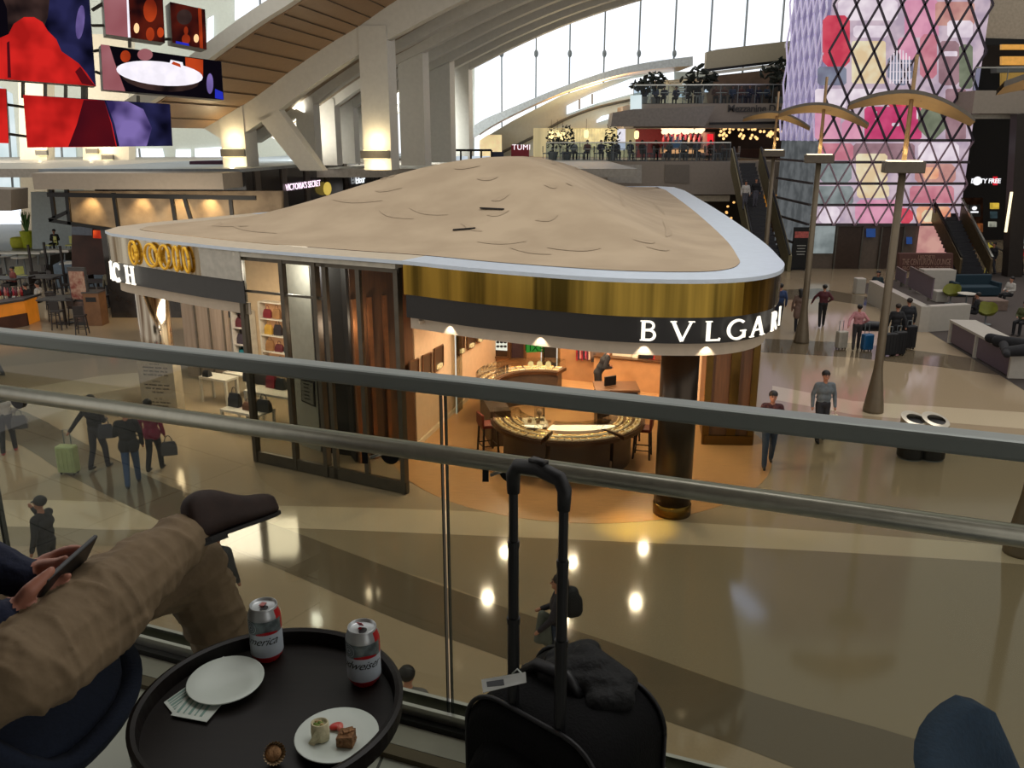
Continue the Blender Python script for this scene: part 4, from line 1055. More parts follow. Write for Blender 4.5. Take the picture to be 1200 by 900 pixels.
# stools
def stool(x, y, rz, label):
    t = thing('bar_stool', label, 'stool', (x, y, 0), rz)
    MB().box((0, 0, .70), (.42, .40, .08)).build('seat', m_stool, t, local=True, bevel=.02)
    MB().box((0, -.19, .86), (.42, .06, .28)).build('backrest', m_stool, t, local=True, bevel=.02)
    for sx in (-1, 1):
        for sy in (-1, 1): MB().bar((sx*.17, sy*.16, .68), (sx*.20, sy*.19, 0), .04).build('leg', m_wood, t, local=True)
    f = MB()
    for a, b in (((-.19, -.18), (.19, -.18)), ((-.19, .18), (.19, .18)), ((-.19, -.18), (-.19, .18)), ((.19, -.18), (.19, .18))): f.bar((a[0], a[1], .22), (b[0], b[1], .22), .02)
    f.build('footrest', m_wood, t, local=True); return t
s1 = G(572, 530); stool(s1.x, s1.y, -1.2, 'red brown leather bar stool at the left of the round jewellery counter')
s2 = G(752, 537); stool(s2.x+.02, s2.y+.1, 1.3, 'red brown leather bar stool at the right of the round counter, nearer one')
s3 = G(738, 525); stool(s3.x+.05, s3.y+.35, 1.2, "red brown leather bar stool mostly behind the nearer one at the counter's right")
# granite plinth under counter
pt = MB(); A = [math.radians(a) for a in range(240, 332, 4)]
pt.prism([(CA.x+1.45*math.cos(a), CA.y+1.45*math.sin(a)) for a in A]+[(CA.x+1.0*math.cos(a), CA.y+1.0*math.sin(a)) for a in A[::-1]], 0.01, .3)
tag(pt.build('counter_plinth', mat('speckled granite', (140, 116, 92), .4, 0, .5, 40)), 'speckled granite plinth under the middle of the round counter', 'plinth')
# --- shop on the left (under the grey fascia)
m_white = mat('white lacquer', (206, 200, 188), .35)
shw = Vector((-6.9, 24.0, 0))
SW0 = G(282, 470); SW1 = G(358, 425)
def P_(u, v, y): return P(u, v, y)
w0 = Vector((-7.9, 26.0, 0)); w1 = Vector((-4.9, 24.6, 0))
wallm((-8.7, 26.6, 0), (-4.2, 24.4, 0), 0, 4.8, .12, 'wall_back', mat('cream shop wall', (206, 182, 150), .7, 0, .04))
wallm((-4.2, 24.4, 0), (-5.25, 19.8, 0), 0, 4.8, .12, 'wall_right', m_wwh)
shd = (Vector((-4.2, 24.4, 0))-Vector((-8.7, 26.6, 0))).normalized(); shn = Vector((shd.y, -shd.x, 0))
def onsh(u, v, o=.1): return PV(u, v, Vector((-8.7, 26.6, 0))+shn*o, shn)
def shelf_unit(u0, u1, v0, v1, label, rows, back, items):
    a, b, c, d = onsh(u0, v1), onsh(u1, v1), onsh(u1, v0), onsh(u0, v0)
    # keep it rectangular in the wall plane
    x0 = (a-Vector((-8.7, 26.6, 0))).dot(shd); x1 = (b-Vector((-8.7, 26.6, 0))).dot(shd); z0 = min(a.z, b.z); z1 = max(c.z, d.z)
    base = Vector((-8.7, 26.6, 0))
    def q(x, z, o): return base+shd*x+shn*o+Vector((0, 0, z))
    t = thing('shelf_unit', label, 'shelf', q(x0, 0, .1))
    MB().extr([q(x0, z0, .08), q(x1, z0, .08), q(x1, z1, .08), q(x0, z1, .08)], shn*.02).build('back_panel', back, t)
    f = MB()
    for x in (x0, x1): f.bar(q(x, z0, .24), q(x, z1, .24), .30, .05, up=shd)
    f.build('side_panel', m_white, t)
    for k in range(rows+1):
        z = z0+(z1-z0)*k/rows; MB().bar(q(x0, z, .24), q(x1, z, .24), .30, .035).build('shelf_board', m_white, t)
    cs = [(120, 30, 40), (40, 34, 40), (20, 110, 120), (150, 110, 70), (60, 50, 60), (190, 150, 60), (90, 30, 36)]
    for k in range(rows):
        z = z0+(z1-z0)*k/rows+.02; nn_ = items
        for i in range(nn_):
            x = x0+(x1-x0)*(i+.6)/(nn_+.2); hh = (z1-z0)/rows*(.45+.25*((i*5+k*3) % 4)/4); cc_ = cs[(i*3+k*2+int(x0)) % 7]
            m_ = mat('leather %d %d %d' % cc_, cc_, .45)
            p = q(x, z, .24)
            bag(tuple(p), min(.30, (x1-x0)/nn_*.75), hh, .14, math.atan2(shd.y, shd.x), m_, 'small bag on the '+('bottom', 'second', 'third', 'top', 'highest')[k]+' shelf, '+('left', 'middle left', 'middle right', 'right')[i]+' place, of the '+label.split(' with')[0], 'bags on the lit shelves')
    return t
shelf_unit(285, 304, 365, 440, 'dark backed shelf unit with bags', 4, m_dark, 2)
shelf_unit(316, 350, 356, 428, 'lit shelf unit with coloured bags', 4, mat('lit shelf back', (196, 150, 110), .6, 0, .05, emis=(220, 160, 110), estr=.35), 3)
def dtable(u, v, z, w_, d_, rz, label, m=m_white):
    p = PV(u, v, (0, 0, z), Vector((0, 0, 1))); t = thing('display_table', label, 'table', (p.x, p.y, 0), rz)
    MB().box((0, 0, z-.03), (w_, d_, .06)).build('tabletop', m, t, local=True)
    for sx in (-1, 1):
        for sy in (-1, 1): MB().box((sx*(w_/2-.035), sy*(d_/2-.035), (z-.06)/2), (.06, .06, z-.06)).build('leg', m, t, local=True)
    return t, p
t1, p1 = dtable(290, 479, .55, 1.25, .65, -.46, 'low white display table nearest the glass screen, with dark bags')
t2, p2 = dtable(322, 458, .95, 1.5, .65, -.46, 'taller white display table behind the low one, with black and red bags')
t3, p3 = dtable(256, 441, .75, 1.0, .5, -.46, 'thin legged display table at the back left of the left shop')
t4, p4 = dtable(282, 436, .75, .9, .5, -.46, 'thin legged display table further right at the back of the left shop')
def onz(u, v, z): return PV(u, v, (0, 0, z), Vector((0, 0, 1)))
for u, v, z, w_, h_, m1, lab in ((276, 476, .55, .36, .36, m_blk, 'navy black handbag on the left of the low white table'), (291, 480, .55, .26, .2, m_brl, 'brown pouch in the middle of the low white table'), (310, 482, .55, .42, .32, m_blk, 'black handbag on the right of the low white table'), (293, 447, .95, .36, .36, m_blk, 'black handbag at the left of the taller white table'), (308, 450, .95, .4, .34, mat('dark grey felt', (46, 42, 44), .8), 'dark grey handbag in the middle of the taller white table'), (319, 454, .95, .3, .34, mat('crimson leather', (130, 16, 40), .4), 'crimson handbag on the taller white table'), (330, 456, .95, .28, .3, m_blk, 'small black handbag at the right end of the taller white table'), (243, 441, .75, .22, .18, m_blk, 'small dark bag on the thin legged table at the back left')):
    p = onz(u, v, z); bag((p.x, p.y, z), w_, h_, .18, -.46, m1, lab)
# grey sheer panels left of shelves
gp = thing('display_screen_panel', 'grey translucent panels standing in the left shop', 'screen', G(240, 420))
p = P(222, 345, 25.2); MB().box((p.x+.4, 25.2, 1.9), (1.5, .08, 3.6), -.2).build('panel', mat('taupe sheer panel', (116, 104, 92), .4, 0, .15, 3, stretch=(5, 5, .2)), gp)
for dx in (-.3, .15, .6): MB().box((p.x+.4+dx, 25.15-dx*.2, 1.9), (.04, .06, 3.6), -.2).build('mullion', m_fr, gp)
# framed notice on white wall
fn = thing('framed_notice', 'dark framed notice with grey print on the white stucco wall behind the screen', 'sign', (-5.4, 19.7, 1.7))
wa, wb = Vector((-5.3, 19.7, 0)), Vector((-4.5, 19.05, 0)); fd_ = (wb-wa).normalized(); fnn = Vector((fd_.y, -fd_.x, 0))
def onf(u, v, o=.08): return PV(u, v, wa+fnn*o, fnn)
qa = [onf(*q) for q in ((354, 470), (370, 477), (369, 447), (353, 443))]
MB().extr(qa, fnn*.02).build('frame', m_black, fn); MB().extr([qa[0].lerp(qa[2], .08)+fnn*.025, qa[1].lerp(qa[3], .08)+fnn*.025, qa[2].lerp(qa[0], .08)+fnn*.025, qa[3].lerp(qa[1], .08)+fnn*.025], fnn*.01).build('paper', mat('grey paper', (130, 128, 120), .6), fn)
nt_ = MB(); mid_ = (qa[0]+qa[1]+qa[2]+qa[3])/4
for k in range(5): nt_.bar(mid_-fd_*.10+Vector((0, 0, .2-k*.09))+fnn*.045, mid_+fd_*(.10-.03*(k % 2))+Vector((0, 0, .2-k*.09))+fnn*.045, .008, .03)
nt_.build('printing', m_ink, fn)
# --- pavilion lights
for u, v in ((520, 380), (627, 396), (755, 408), (832, 404)):
    s = s_at_u(bf, u, 3.7); p, nn_ = along(bf, s); light('SPOT', (p.x-nn_.x*.13, p.y-nn_.y*.13, 3.80), 16, (1, .85, .65), .02, spot=1.5, blend=.4, target=(p.x-nn_.x*.22, p.y-nn_.y*.22, 3.3))
warm = (1.0, .80, .56)
for x_, y_ in ((-.6, 18.6), (1.2, 17.6), (3.0, 18.4), (-.2, 21.0), (1.6, 20.4), (3.6, 21.2)): light('SPOT', (x_, y_, 3.68), 330, warm, .10, spot=math.radians(155), blend=.6)
light('AREA', (1.6, 24.0, 3.65), 230, (1, .78, .52), 3.0, rot=(0, 0, 0), sy=1.0)
light('SPOT', (2.7, 14.6, 3.5), 1100, (1.0, .64, .10), .03, spot=math.radians(30), blend=.9, target=(2.4, 15.0, 0))
light('AREA', (-7.2, 22.4, 3.9), 420, (1, .84, .66), 2.5, rot=(0, 0, 0))

light('POINT', (-4.9, 18.6, 4.3), 60, (1, .97, .9), .2)  # unseen fill lamp added to brighten the stucco wall
light('POINT', (-3.3, 18.0, 3.2), 30, (1, .8, .6), .15)
# ================================================================== GROUND FLOOR
def floor_mat(name, rgb, rough=.085):
    return mat(name, rgb, rough, 0, .04, 30, spec=.55, coat=0.0)
mb = MB()
mb.poly([(-60, -2, 0), (60, -2, 0), (60, 110, 0), (-60, 110, 0)], 0)
def gp_(pts, z, m):
    P3 = [G(u, v) for u, v in pts]; mb.poly([(p.x, p.y, z) for p in P3], m)
# pale band in front of the pavilion
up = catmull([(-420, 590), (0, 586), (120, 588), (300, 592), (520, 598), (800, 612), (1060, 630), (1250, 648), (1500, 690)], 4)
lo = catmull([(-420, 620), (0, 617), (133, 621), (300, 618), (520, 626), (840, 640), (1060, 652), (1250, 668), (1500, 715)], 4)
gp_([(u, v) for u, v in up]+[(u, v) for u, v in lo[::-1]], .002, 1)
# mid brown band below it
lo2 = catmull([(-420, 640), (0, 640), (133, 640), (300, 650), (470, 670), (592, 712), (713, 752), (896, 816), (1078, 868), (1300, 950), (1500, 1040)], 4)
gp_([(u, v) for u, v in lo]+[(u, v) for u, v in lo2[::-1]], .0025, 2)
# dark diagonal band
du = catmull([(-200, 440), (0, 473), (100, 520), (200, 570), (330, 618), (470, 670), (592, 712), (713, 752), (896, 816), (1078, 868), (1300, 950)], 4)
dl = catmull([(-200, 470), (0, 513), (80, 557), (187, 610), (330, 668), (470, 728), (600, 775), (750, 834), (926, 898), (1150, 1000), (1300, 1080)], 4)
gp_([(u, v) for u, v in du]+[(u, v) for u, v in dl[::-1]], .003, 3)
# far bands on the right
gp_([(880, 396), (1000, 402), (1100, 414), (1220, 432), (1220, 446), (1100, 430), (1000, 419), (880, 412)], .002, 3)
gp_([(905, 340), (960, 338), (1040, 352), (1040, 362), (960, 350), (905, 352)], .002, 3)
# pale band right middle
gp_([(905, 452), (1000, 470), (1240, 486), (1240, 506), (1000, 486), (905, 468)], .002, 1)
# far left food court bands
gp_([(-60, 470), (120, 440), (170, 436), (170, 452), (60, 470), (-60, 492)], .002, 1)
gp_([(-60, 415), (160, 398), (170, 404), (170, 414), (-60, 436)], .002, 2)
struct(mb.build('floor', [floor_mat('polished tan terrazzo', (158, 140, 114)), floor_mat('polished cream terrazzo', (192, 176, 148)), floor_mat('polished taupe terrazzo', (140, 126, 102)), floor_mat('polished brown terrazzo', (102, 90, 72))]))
wf = MB(); wf.prism([(1.62+4.55*math.cos(2*PI*k/64), 19.65+4.55*math.sin(2*PI*k/64)) for k in range(64)], .0, .006); wf.prism([(-2.3, 19.4), (5.3, 19.4), (4.8, 24.1), (-.5, 26.1)], 0.0, .0055)
struct(wf.build('floor', mat('honey wood floor', (178, 134, 88), .3, 0, .10, 3, stretch=(1, 8, 1))))

# high ceiling downlights and skylights of the hall, seen mirrored in the polished floor
def mirror_pt(u, v, z):
    p = G(u, v); d = ray(u, v); return p+Vector((d.x, d.y, -d.z))*(z/-d.z)
for k, (u, v) in enumerate(((718, 663), (829, 718), (818, 738), (846, 786), (817, 818), (992, 727), (1009, 727), (420, 640), (352, 690), (262, 655), (300, 560), (336, 572), (560, 720), (640, 800))):
    q = mirror_pt(u, v, 15.0); t = thing('downlight', 'small round ceiling downlight high over the hall, mirrored in the floor', 'lamp', q, 0, 'high ceiling downlights over the hall')
    MB().lathe([(.001, 0), (.16, 0), (.16, .02), (.001, .02)], (0, 0, 0), 14).build('lens', glow('downlight lens', (255, 226, 180), 14), t, local=True)
    MB().lathe([(.17, -.02), (.22, -.02), (.22, .2), (.001, .2)], (0, 0, 0), 14).build('housing', MATS['grey lamp body'] if 'grey lamp body' in MATS else mat('grey lamp body', (96, 92, 84), .4, .5), t, local=True)
for k, (u, v, w_, h_) in enumerate(((742, 690, 1.2, 1.1), (873, 706, 1.1, 1.9), (668, 672, 1.8, .5))):
    q = mirror_pt(u, v, 15.5); t = thing('skylight', ['left square', 'right tall', 'small narrow'][k]+' blue white skylight high over the hall, mirrored in the floor', 'skylight', q, .2)
    MB().box((0, 0, 0), (w_, h_*1.6, .05)).build('glazing', glow('skylight blue', (190, 205, 255), 5.0), t, local=True)
    f = MB()
    for a, b in (((-1, -1), (1, -1)), ((1, -1), (1, 1)), ((1, 1), (-1, 1)), ((-1, 1), (-1, -1))): f.bar((a[0]*w_/2, a[1]*h_*.8, .03), (b[0]*w_/2, b[1]*h_*.8, .03), .08)
    f.build('frame', mat('skylight frame', (170, 170, 166), .5), t, local=True)
# ================================================================== HALL STRUCTURE
m_white2 = mat('white painted structure', (206, 204, 194), .6, 0, .03)
m_taupe = mat('taupe soffit boards', (158, 142, 118), .6, 0, .05)
m_tan2 = mat('tan ceiling panel', (140, 112, 82), .5, 0, .05)
m_pale = mat('pale green white wall', (196, 202, 192), .7, 0, .03)
m_sky = glow('daylight glazing', (250, 252, 255), 1.35, (238, 246, 255), .3)
m_sky2 = glow('soft daylight glazing', (226, 238, 240), 1.05, (205, 222, 224), .5)
m_mull = mat('grey mullion', (120, 126, 128), .5, .3)
m_dkgl = mat('dark facade glass', (44, 42, 42), .15, 0, .25, 2, spec=.7)
m_gsl = mat('warm grey slab', (146, 136, 124), .6, 0, .04)
m_taup2 = mat('taupe grey panel', (116, 108, 98), .6, 0, .05)
m_dk = mat('near black interior', (22, 19, 18), .6)
AX = Vector((.158, .987, 0)).normalized(); BX = Vector((AX.y, -AX.x, 0))
D0 = 36.0; C1 = P(443, 190, D0)
def RPz(u, v): return PV(u, v, C1, AX)
def q2s(q): return (q-1)*D0*1.0
def sect(lower, upper, vec, off, name, m, par=None):
    L_ = [RPz(*p)+off for p in lower]; U_ = [RPz(*p)+off for p in upper]; mb = MB()
    vec = Vector(vec); mb.strip(L_, U_); L2 = [p+vec for p in L_]; U2 = [p+vec for p in U_]
    mb.strip(L2, U2); mb.strip(L_, L2); mb.strip(U_, U2)
    for k in (0, -1): mb.poly([L_[k], U_[k], U2[k], L2[k]])
    return mb.build(name, m, par)
low = catmull([(268, 168), (322, 132), (370, 97), (422, 63), (457, 45), (543, 0), (640, -42), (760, -82), (900, -118)], 5)
upp = catmull([(238, 150), (293, 117), (338, 84), (384, 52), (420, 30), (463, 0), (545, -48), (680, -112), (850, -170)], 5)
NR = 7
for k in range(NR):
    off = AX*(k*.072*D0)
    o = sect(low, upp, AX*.55, off, 'arch_rib', m_white2)
    tag(o, ['white arched roof rib nearest the camera, joining the first big white column', 'second white arched roof rib from the camera', 'third white arched roof rib from the camera', 'fourth white arched roof rib from the camera', 'fifth white arched roof rib from the camera', 'sixth white arched roof rib, second last before the big window', 'last white arched roof rib bordering the big window'][k], 'roof rib', 'white arched roof ribs')
def lerp2(A, B, t): return [(a[0]+(b[0]-a[0])*t, a[1]+(b[1]-a[1])*t) for a, b in zip(A, B)]
struct(sect(lerp2(low, upp, .40), lerp2(low, upp, .55), AX*(NR-1)*.072*D0, AX*.3, 'ceiling', m_taupe))
# wide tan soffit in front of the ribs
struct(sect(lerp2(low, upp, .97), lerp2(low, upp, 1.0), -AX*6.0, Vector((0, 0, 0)), 'ceiling', m_tan2))
tj = MB()
for i in range(2, len(low)-4, 2):
    a = RPz(*upp[i])-Vector((0, 0, .06)); tj.bar(a-AX*.1, a-AX*5.9, .05, .02)
struct(tj.build('trim_20', mat('dark joint', (84, 68, 50), .6)))
upp2 = [(u-4, v-14) for u, v in upp]
struct(sect(upp, upp2, -AX*.4, -AX*6.0, 'wall_fascia', m_white2))
# columns
def column_at(u0, u1, vt, vb, q, label, th=1.1, sconce=False, m=m_white2, zlow=None):
    off = AX*q2s(q); a = RPz(u0, vb); b = RPz(u1, vb); t_ = RPz((u0+u1)/2, vt)
    z1 = t_.z; z0 = a.z if zlow is None else zlow
    mb = MB(); mb.prism([(p.x, p.y) for p in (a+off-AX*.05, b+off-AX*.05, b+off+AX*th, a+off+AX*th)], z0, z1)
    return tag(mb.build('structural_column', m), label, 'column')
column_at(427, 459, 30, 190, 1.0, 'thick white column with a wall lamp, under the nearest arched rib', zlow=5.87)
column_at(427, 459, 16, 190, 1.15, 'second thick white column to the right of the lamp column', zlow=5.87)
column_at(427, 459, 6, 190, 1.30, 'third thick white column to the right of the lamp column', zlow=5.87)
column_at(427, 459, 0, 190, 1.43, 'last thick white column beside the big bright window', zlow=5.87)
column_at(262, 290, 112, 192, 1.0, 'white column with a wall lamp at the left foot of the nearest arched rib', zlow=5.87)
for k, l_ in ((1, 'first'), (2, 'second'), (3, 'third'), (4, 'fourth')):
    column_at(322, 344, 110, 192, 1+.072*k, l_+' slim white column in the row behind the diagonal strut', zlow=5.87, th=.7)
# diagonal strut
a, b, c, d = RPz(302, 138), RPz(326, 128), RPz(378, 200), RPz(352, 200)
tag(MB().extr([a, b, c, d], AX*.6).build('diagonal_strut', m_white2), 'white diagonal strut leaning from the nearest rib down to the right', 'strut')
# sconces
m_lamp = glow('warm lamp glow', (255, 232, 170), 2.0)
m_lbody = mat('grey lamp body', (96, 92, 84), .4, .5)
def sconce(p, w_, label, en=30):
    t = thing('wall_lamp', label, 'lamp', p)
    MB().box((0, -.1, 0), (w_, .25, .30)).build('lamp_body', m_lbody, t, local=True)
    for s_ in (-1, 1): MB().box((0, -.12, s_*.17), (w_*.8, .16, .04)).build('lamp_glow', m_lamp, t, local=True)
    for s_ in (-1, 1): light('POINT', (p.x, p.y-.45, p.z+s_*.5), en, (1, .78, .45), .1)
sconce(RPz(441, 181)-AX*.05, 1.2, 'warm wall lamp on the thick white column in the centre left', 45)
sconce(RPz(275, 179)-AX*.05, 1.0, 'warm wall lamp on the white column left of the diagonal strut', 45)
# far left wall with windows
YL = 58.0
def wp(name, pts, y, m, th=.3, st=True, label=None, cat=None, group=None, kind=None):
    o = MB().extr([P(u, v, y) for u, v in pts], (0, th, 0)).build(name, m)
    if st: struct(o)
    else: tag(o, label, cat, group, kind)
    return o
wp('wall_left', [(-260, 420), (556, 360), (556, -30), (540, -60), (-260, -200)], YL+8, m_pale, .5)
wn = 0
def win(pts, y, m=m_sky, nm=0, bars=()):
    global wn
    wn += 1
    t = bpy.data.objects.new('window_%d' % wn, None); COL.objects.link(t); t.location = P(pts[0][0], pts[0][1], y); struct(t)
    MB().extr([P(u, v, y) for u, v in pts], (0, .08, 0)).build('glazing', m, t)
    for (u0, v0, u1, v1) in bars:
        MB().bar(P(u0, v0, y-.1), P(u1, v1, y-.1), .12+nm, .12).build('mullion', m_mull, t)
    return t
yw = YL+7.8
win([(160, 200), (196, 199), (190, 174), (160, 174)], yw, m_sky, 0, [(166, 200, 163, 174), (160, 188, 196, 188)])
win([(205, 196), (224, 196), (223, 175), (206, 175)], yw)
win([(229, 193), (260, 193), (260, 172), (228, 174)], yw)
win([(275, 24), (322, -4), (318, -30), (275, -30)], yw, m_sky, 0, [(305, 10, 304, -20)])
win([(242, 50), (250, 48), (250, 18), (243, 22)], yw)
win([(0, 232), (12, 232), (8, 170), (-20, 170), (-20, 232)], yw, m_sky2, 0, [(-20, 196, 12, 194)])
win([(-40, 300), (36, 302), (33, 240), (-40, 238)], yw-1, m_sky)
win([(60, 200), (90, 200), (88, 172), (58, 172)], yw, m_sky2, 0, [(74, 200, 72, 172), (60, 190, 90, 190)])
win([(0, 235), (24, 235), (14, 110), (-20, 90), (-20, 235)], yw+.1, m_sky2, 0, [(16, 235, 8, 120)])
win([(345, 190), (352, 190), (352, 150), (346, 150)], yw, m_sky2)
for u0, u1 in ((374, 384), (401, 412), (426, 430), (462, 474), (502, 512), (536, 544), (556, 562)):
    win([(u0, 192), (u1, 192), (u1, 100+(560-u0)*.28), (u0, 104+(560-u0)*.28)], yw, m_sky)
# tall pale pilasters with wall lamps at far left
for u0, u1, lab in ((26, 56, 'pale pilaster behind the flat grey canopy, farthest left with a wall lamp'), (100, 152, 'broad pale pilaster with two wall lamps, above the grey canopy')):
    wp('pilaster', [(u0, 300), (u1, 300), (u1-2, 40), (u0-6, 40)], YL, mat('cream pilaster', (204, 194, 172), .7, 0, .03), 1.0, False, lab, 'pilaster')
for u, v, lab in ((50, 179, 'wall lamp on the farthest left pale pilaster'), (109, 177, 'left wall lamp of the two on the broad pale pilaster'), (127, 184, 'right and lower wall lamp of the two on the broad pale pilaster')):
    sconce(P(u, v, YL-.1), .75, lab, 40)
# end window wall with mullions
YE = 74.0
struct(wp('window_40', [(540, 190), (960, 190), (960, -60), (540, -60)], YE, m_sky, .2))
for k, u in enumerate((588, 628, 667, 707, 747, 788, 829, 869, 911)):
    a = P(u, 186, YE-.6); a2 = P(u, 100, YE-.6); t = thing('window_mullion', 'mullion', 'mullion', (a.x, a.y, 0))
    x_ = a2.x+(.0)
    MB().box((x_, YE-.6, 14), (.10, .3, 24)).build('post', m_mull, t)
    nb_ = MB(); nb_.sph((x_, YE-.8, a2.z+2.4), (.18, .18, .3), 0, 8, 6); nb_.build('clamp', m_mull, t)
    t['label'] = ['first', 'second', 'third', 'fourth', 'fifth', 'sixth', 'seventh', 'eighth', 'ninth'][k]+' slim grey mullion from the left in the big bright window'; t['group'] = 'mullions of the big bright window'
# second arch bridge
top2 = catmull([(520, 176), (560, 144), (600, 126), (658, 102), (717, 82), (765, 72), (812, 66)], 5)
bot2 = catmull([(520, 190), (560, 158), (600, 135), (658, 109), (717, 90), (765, 81), (812, 77)], 5)
ya = 64.0
ar = MB(); T_ = [P(u, v, ya) for u, v in top2]; B_ = [P(u, v, ya) for u, v in bot2]
ar.strip(T_, B_, 0); T3 = [p+Vector((0, 5.5, 0)) for p in T_]; B3 = [p+Vector((0, 5.5, 0)) for p in B_]
ar.strip(B_, B3, 1); ar.strip(T_, T3, 0); ar.poly([T_[-1], B_[-1], B3[-1], T3[-1]], 0)
tag(ar.build('arched_bridge', [mat('pale bridge edge', (196, 204, 206), .5), mat('gold bronze underside', (158, 124, 74), .35, .5, .15, 1.5)]), 'long pale arched bridge edge with a bronze underside, below the big window', 'arch')
for k in range(10):
    light('POINT', tuple(P(545+k*18, 160-k*7, ya+2.5)-Vector((0, 0, .6))), 6, (1, .75, .4), .1) if k % 3 == 0 else None  # unseen small lamps added to light the bridge underside
wp('wall_end', [(540, 215), (830, 215), (830, 84), (765, 84), (717, 94), (658, 112), (600, 142), (540, 178)], 69.8, mat('pale end wall', (188, 198, 194), .7, 0, .03), .3)
win([(664, 134), (700, 121), (740, 110), (790, 100), (790, 84), (740, 92), (692, 110), (664, 124)], 69.5, m_sky, 0, [(679, 128, 679, 116), (694, 122, 694, 110)])
win([(699, 144), (715, 139), (714, 134), (705, 136), (699, 141)], 69.5, m_sky)
win([(722, 134), (734, 131), (733, 129), (722, 132)], 69.5, m_sky)
ln = MB(); pts = [P(u, v, 69.3) for u, v in catmull([(575, 185), (630, 158), (662, 140), (700, 126), (740, 117)], 5)]
ln.tube(pts, .12, 6); struct(ln.build('trim_21', mat('dark curved rail', (80, 86, 88), .5)))
# --- lit gold niche under arch
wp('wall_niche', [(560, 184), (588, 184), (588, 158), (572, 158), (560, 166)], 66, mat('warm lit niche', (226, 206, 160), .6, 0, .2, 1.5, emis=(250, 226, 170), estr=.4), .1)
# --- shop building on the left behind the pavilion
ZS = 5.75
A0 = PV(255, 205, (0, 0, ZS), Vector((0, 0, 1)))
def ztop(u, v, z): return PV(u, v, (0, 0, z), Vector((0, 0, 1)))
yf = 32.8
c0 = P(40, 222, yf); c1_ = P(262, 222, yf); zc0 = c0.z; zc1 = P(40, 203, yf).z
cn = thing('flat_canopy', 'flat warm grey roof canopy of the cafe building, left of the pavilion dome', 'canopy', (c0.x, yf, 0))
c2b = c1_+AX*6-BX*.3
MB().prism([(c0.x, yf), (c1_.x, yf), (c2b.x, c2b.y), (c0.x-1, yf+8)], zc0, zc1).build('canopy_slab', m_gsl, cn)
# beige mural wall and steel struts beneath
mw0 = P(82, 268, 36.5); mw1 = P(330, 262, 36.5)
mwall = MB().extr([P(82, 264, 34.3), P(330, 290, 34.3), P(330, 224, 34.3), P(78, 224, 34.3)], (0, .3, 0)).build('wall_mural', mat('faded mural wall', (168, 148, 122), .8, 0, .3, 1.2, rgb2=(120, 104, 86))); struct(mwall)
for u in (105, 165, 210, 245): light('SPOT', tuple(P(u, 224, 33.9)), 130, (1, .68, .3), .05, spot=1.4, blend=.9, target=tuple(P(u, 262, 34.3)))
fs_ = thing('steel_frame', 'black steel bracket frame hanging under the flat grey canopy', 'steel frame', (P(60, 230, yf+.4)))
fz = MB()
for (u0, v0, u1, v1) in ((56, 228, 300, 232),): fz.bar(P(u0, v0, yf+.5), P(u1, v1, yf+.5), .14, .16)
fz.build('top_beam', m_black, fs_)
for (u0, v0, u1, v1) in ((60, 222, 64, 255), (78, 222, 82, 263), (58, 258, 80, 248), (58, 258, 138, 270), (133, 226, 139, 268), (201, 230, 206, 262), (215, 228, 224, 258), (270, 232, 272, 252)):
    MB().bar(P(u0, v0, yf+.6), P(u1, v1, yf+.6), .13, .13).build('strut', m_black, fs_)
# dark glass shop front along the axis
F0 = P(292, 262, 34.6); 
def fpt(u, v): return PV(u, v, F0, BX)
fa = [fpt(292, 262), fpt(640, 215), fpt(640, 172.5), fpt(292, 201)]
zt_ = fpt(292, 201).z
fb = MB(); e0 = F0; e1 = F0+AX*34
fb.prism([(e0.x, e0.y), (e1.x, e1.y), (e1.x-6, e1.y), (e0.x-6, e0.y)], 0, zt_)
bld = thing('shop_row', 'long dark glass fronted shop building with lit VICTORIA\'S SECRET sign, behind the dome', 'building', (e0.x, e0.y, 0))
fb.build('facade', m_dkgl, bld)
MB().prism([(e0.x-.0, e0.y-.2), (e1.x, e1.y), (e1.x-8, e1.y), (e0.x-8, e0.y-.2)], zt_, zt_+.12).build('roof_slab', mat('blue grey roof edge', (128, 136, 142), .5), bld)
for k in range(12):
    c = e0+AX*(1+k*2.6)+BX*.03; MB().box((c.x, c.y, zt_/2), (.06, .5, zt_), -math.atan2(AX.x, AX.y)).build('facade_pier', mat('dark bronze pier', (70, 62, 54), .4, .3), bld)
def face_text(txt, u, v, px_w, size, m, name='lettering', par=bld, **kw):
    c = fpt(u, v)+BX*.12; tb = MB(); vs, fs = text_mesh(txt, size, .01, **kw); w0 = max(a[0] for a in vs)-min(a[0] for a in vs)
    a = fpt(u-px_w/2, v); b = fpt(u+px_w/2, v); W_ = (b-a).length; sx = W_/w0; n_ = len(tb.v)
    for q in vs: p = c+AX*q[0]*sx+Vector((0, 0, q[1]))+BX*q[2]; tb.v.append(tuple(p))
    for f in fs: tb.f.append(tuple(n_+i for i in f)); tb.m.append(0)
    return tb.build(name, m, par)
m_pkl = glow('pink white sign light', (255, 226, 246), 1.6)
face_text("VICTORIA'S SECRET", 353.5, 220.5, 41, .40, m_pkl)
face_text('Elixir', 420, 214.5, 11, .55, glow('white sign light', (240, 246, 250), 1.5))
yd = MB(); cy_ = fpt(381, 221)+BX*.12; yd.sph(cy_, (.15, .7, .32), 0, 12, 8); yd.build('yellow_lamp', glow('yellow lamp', (220, 190, 90), .9), bld, smooth=True)
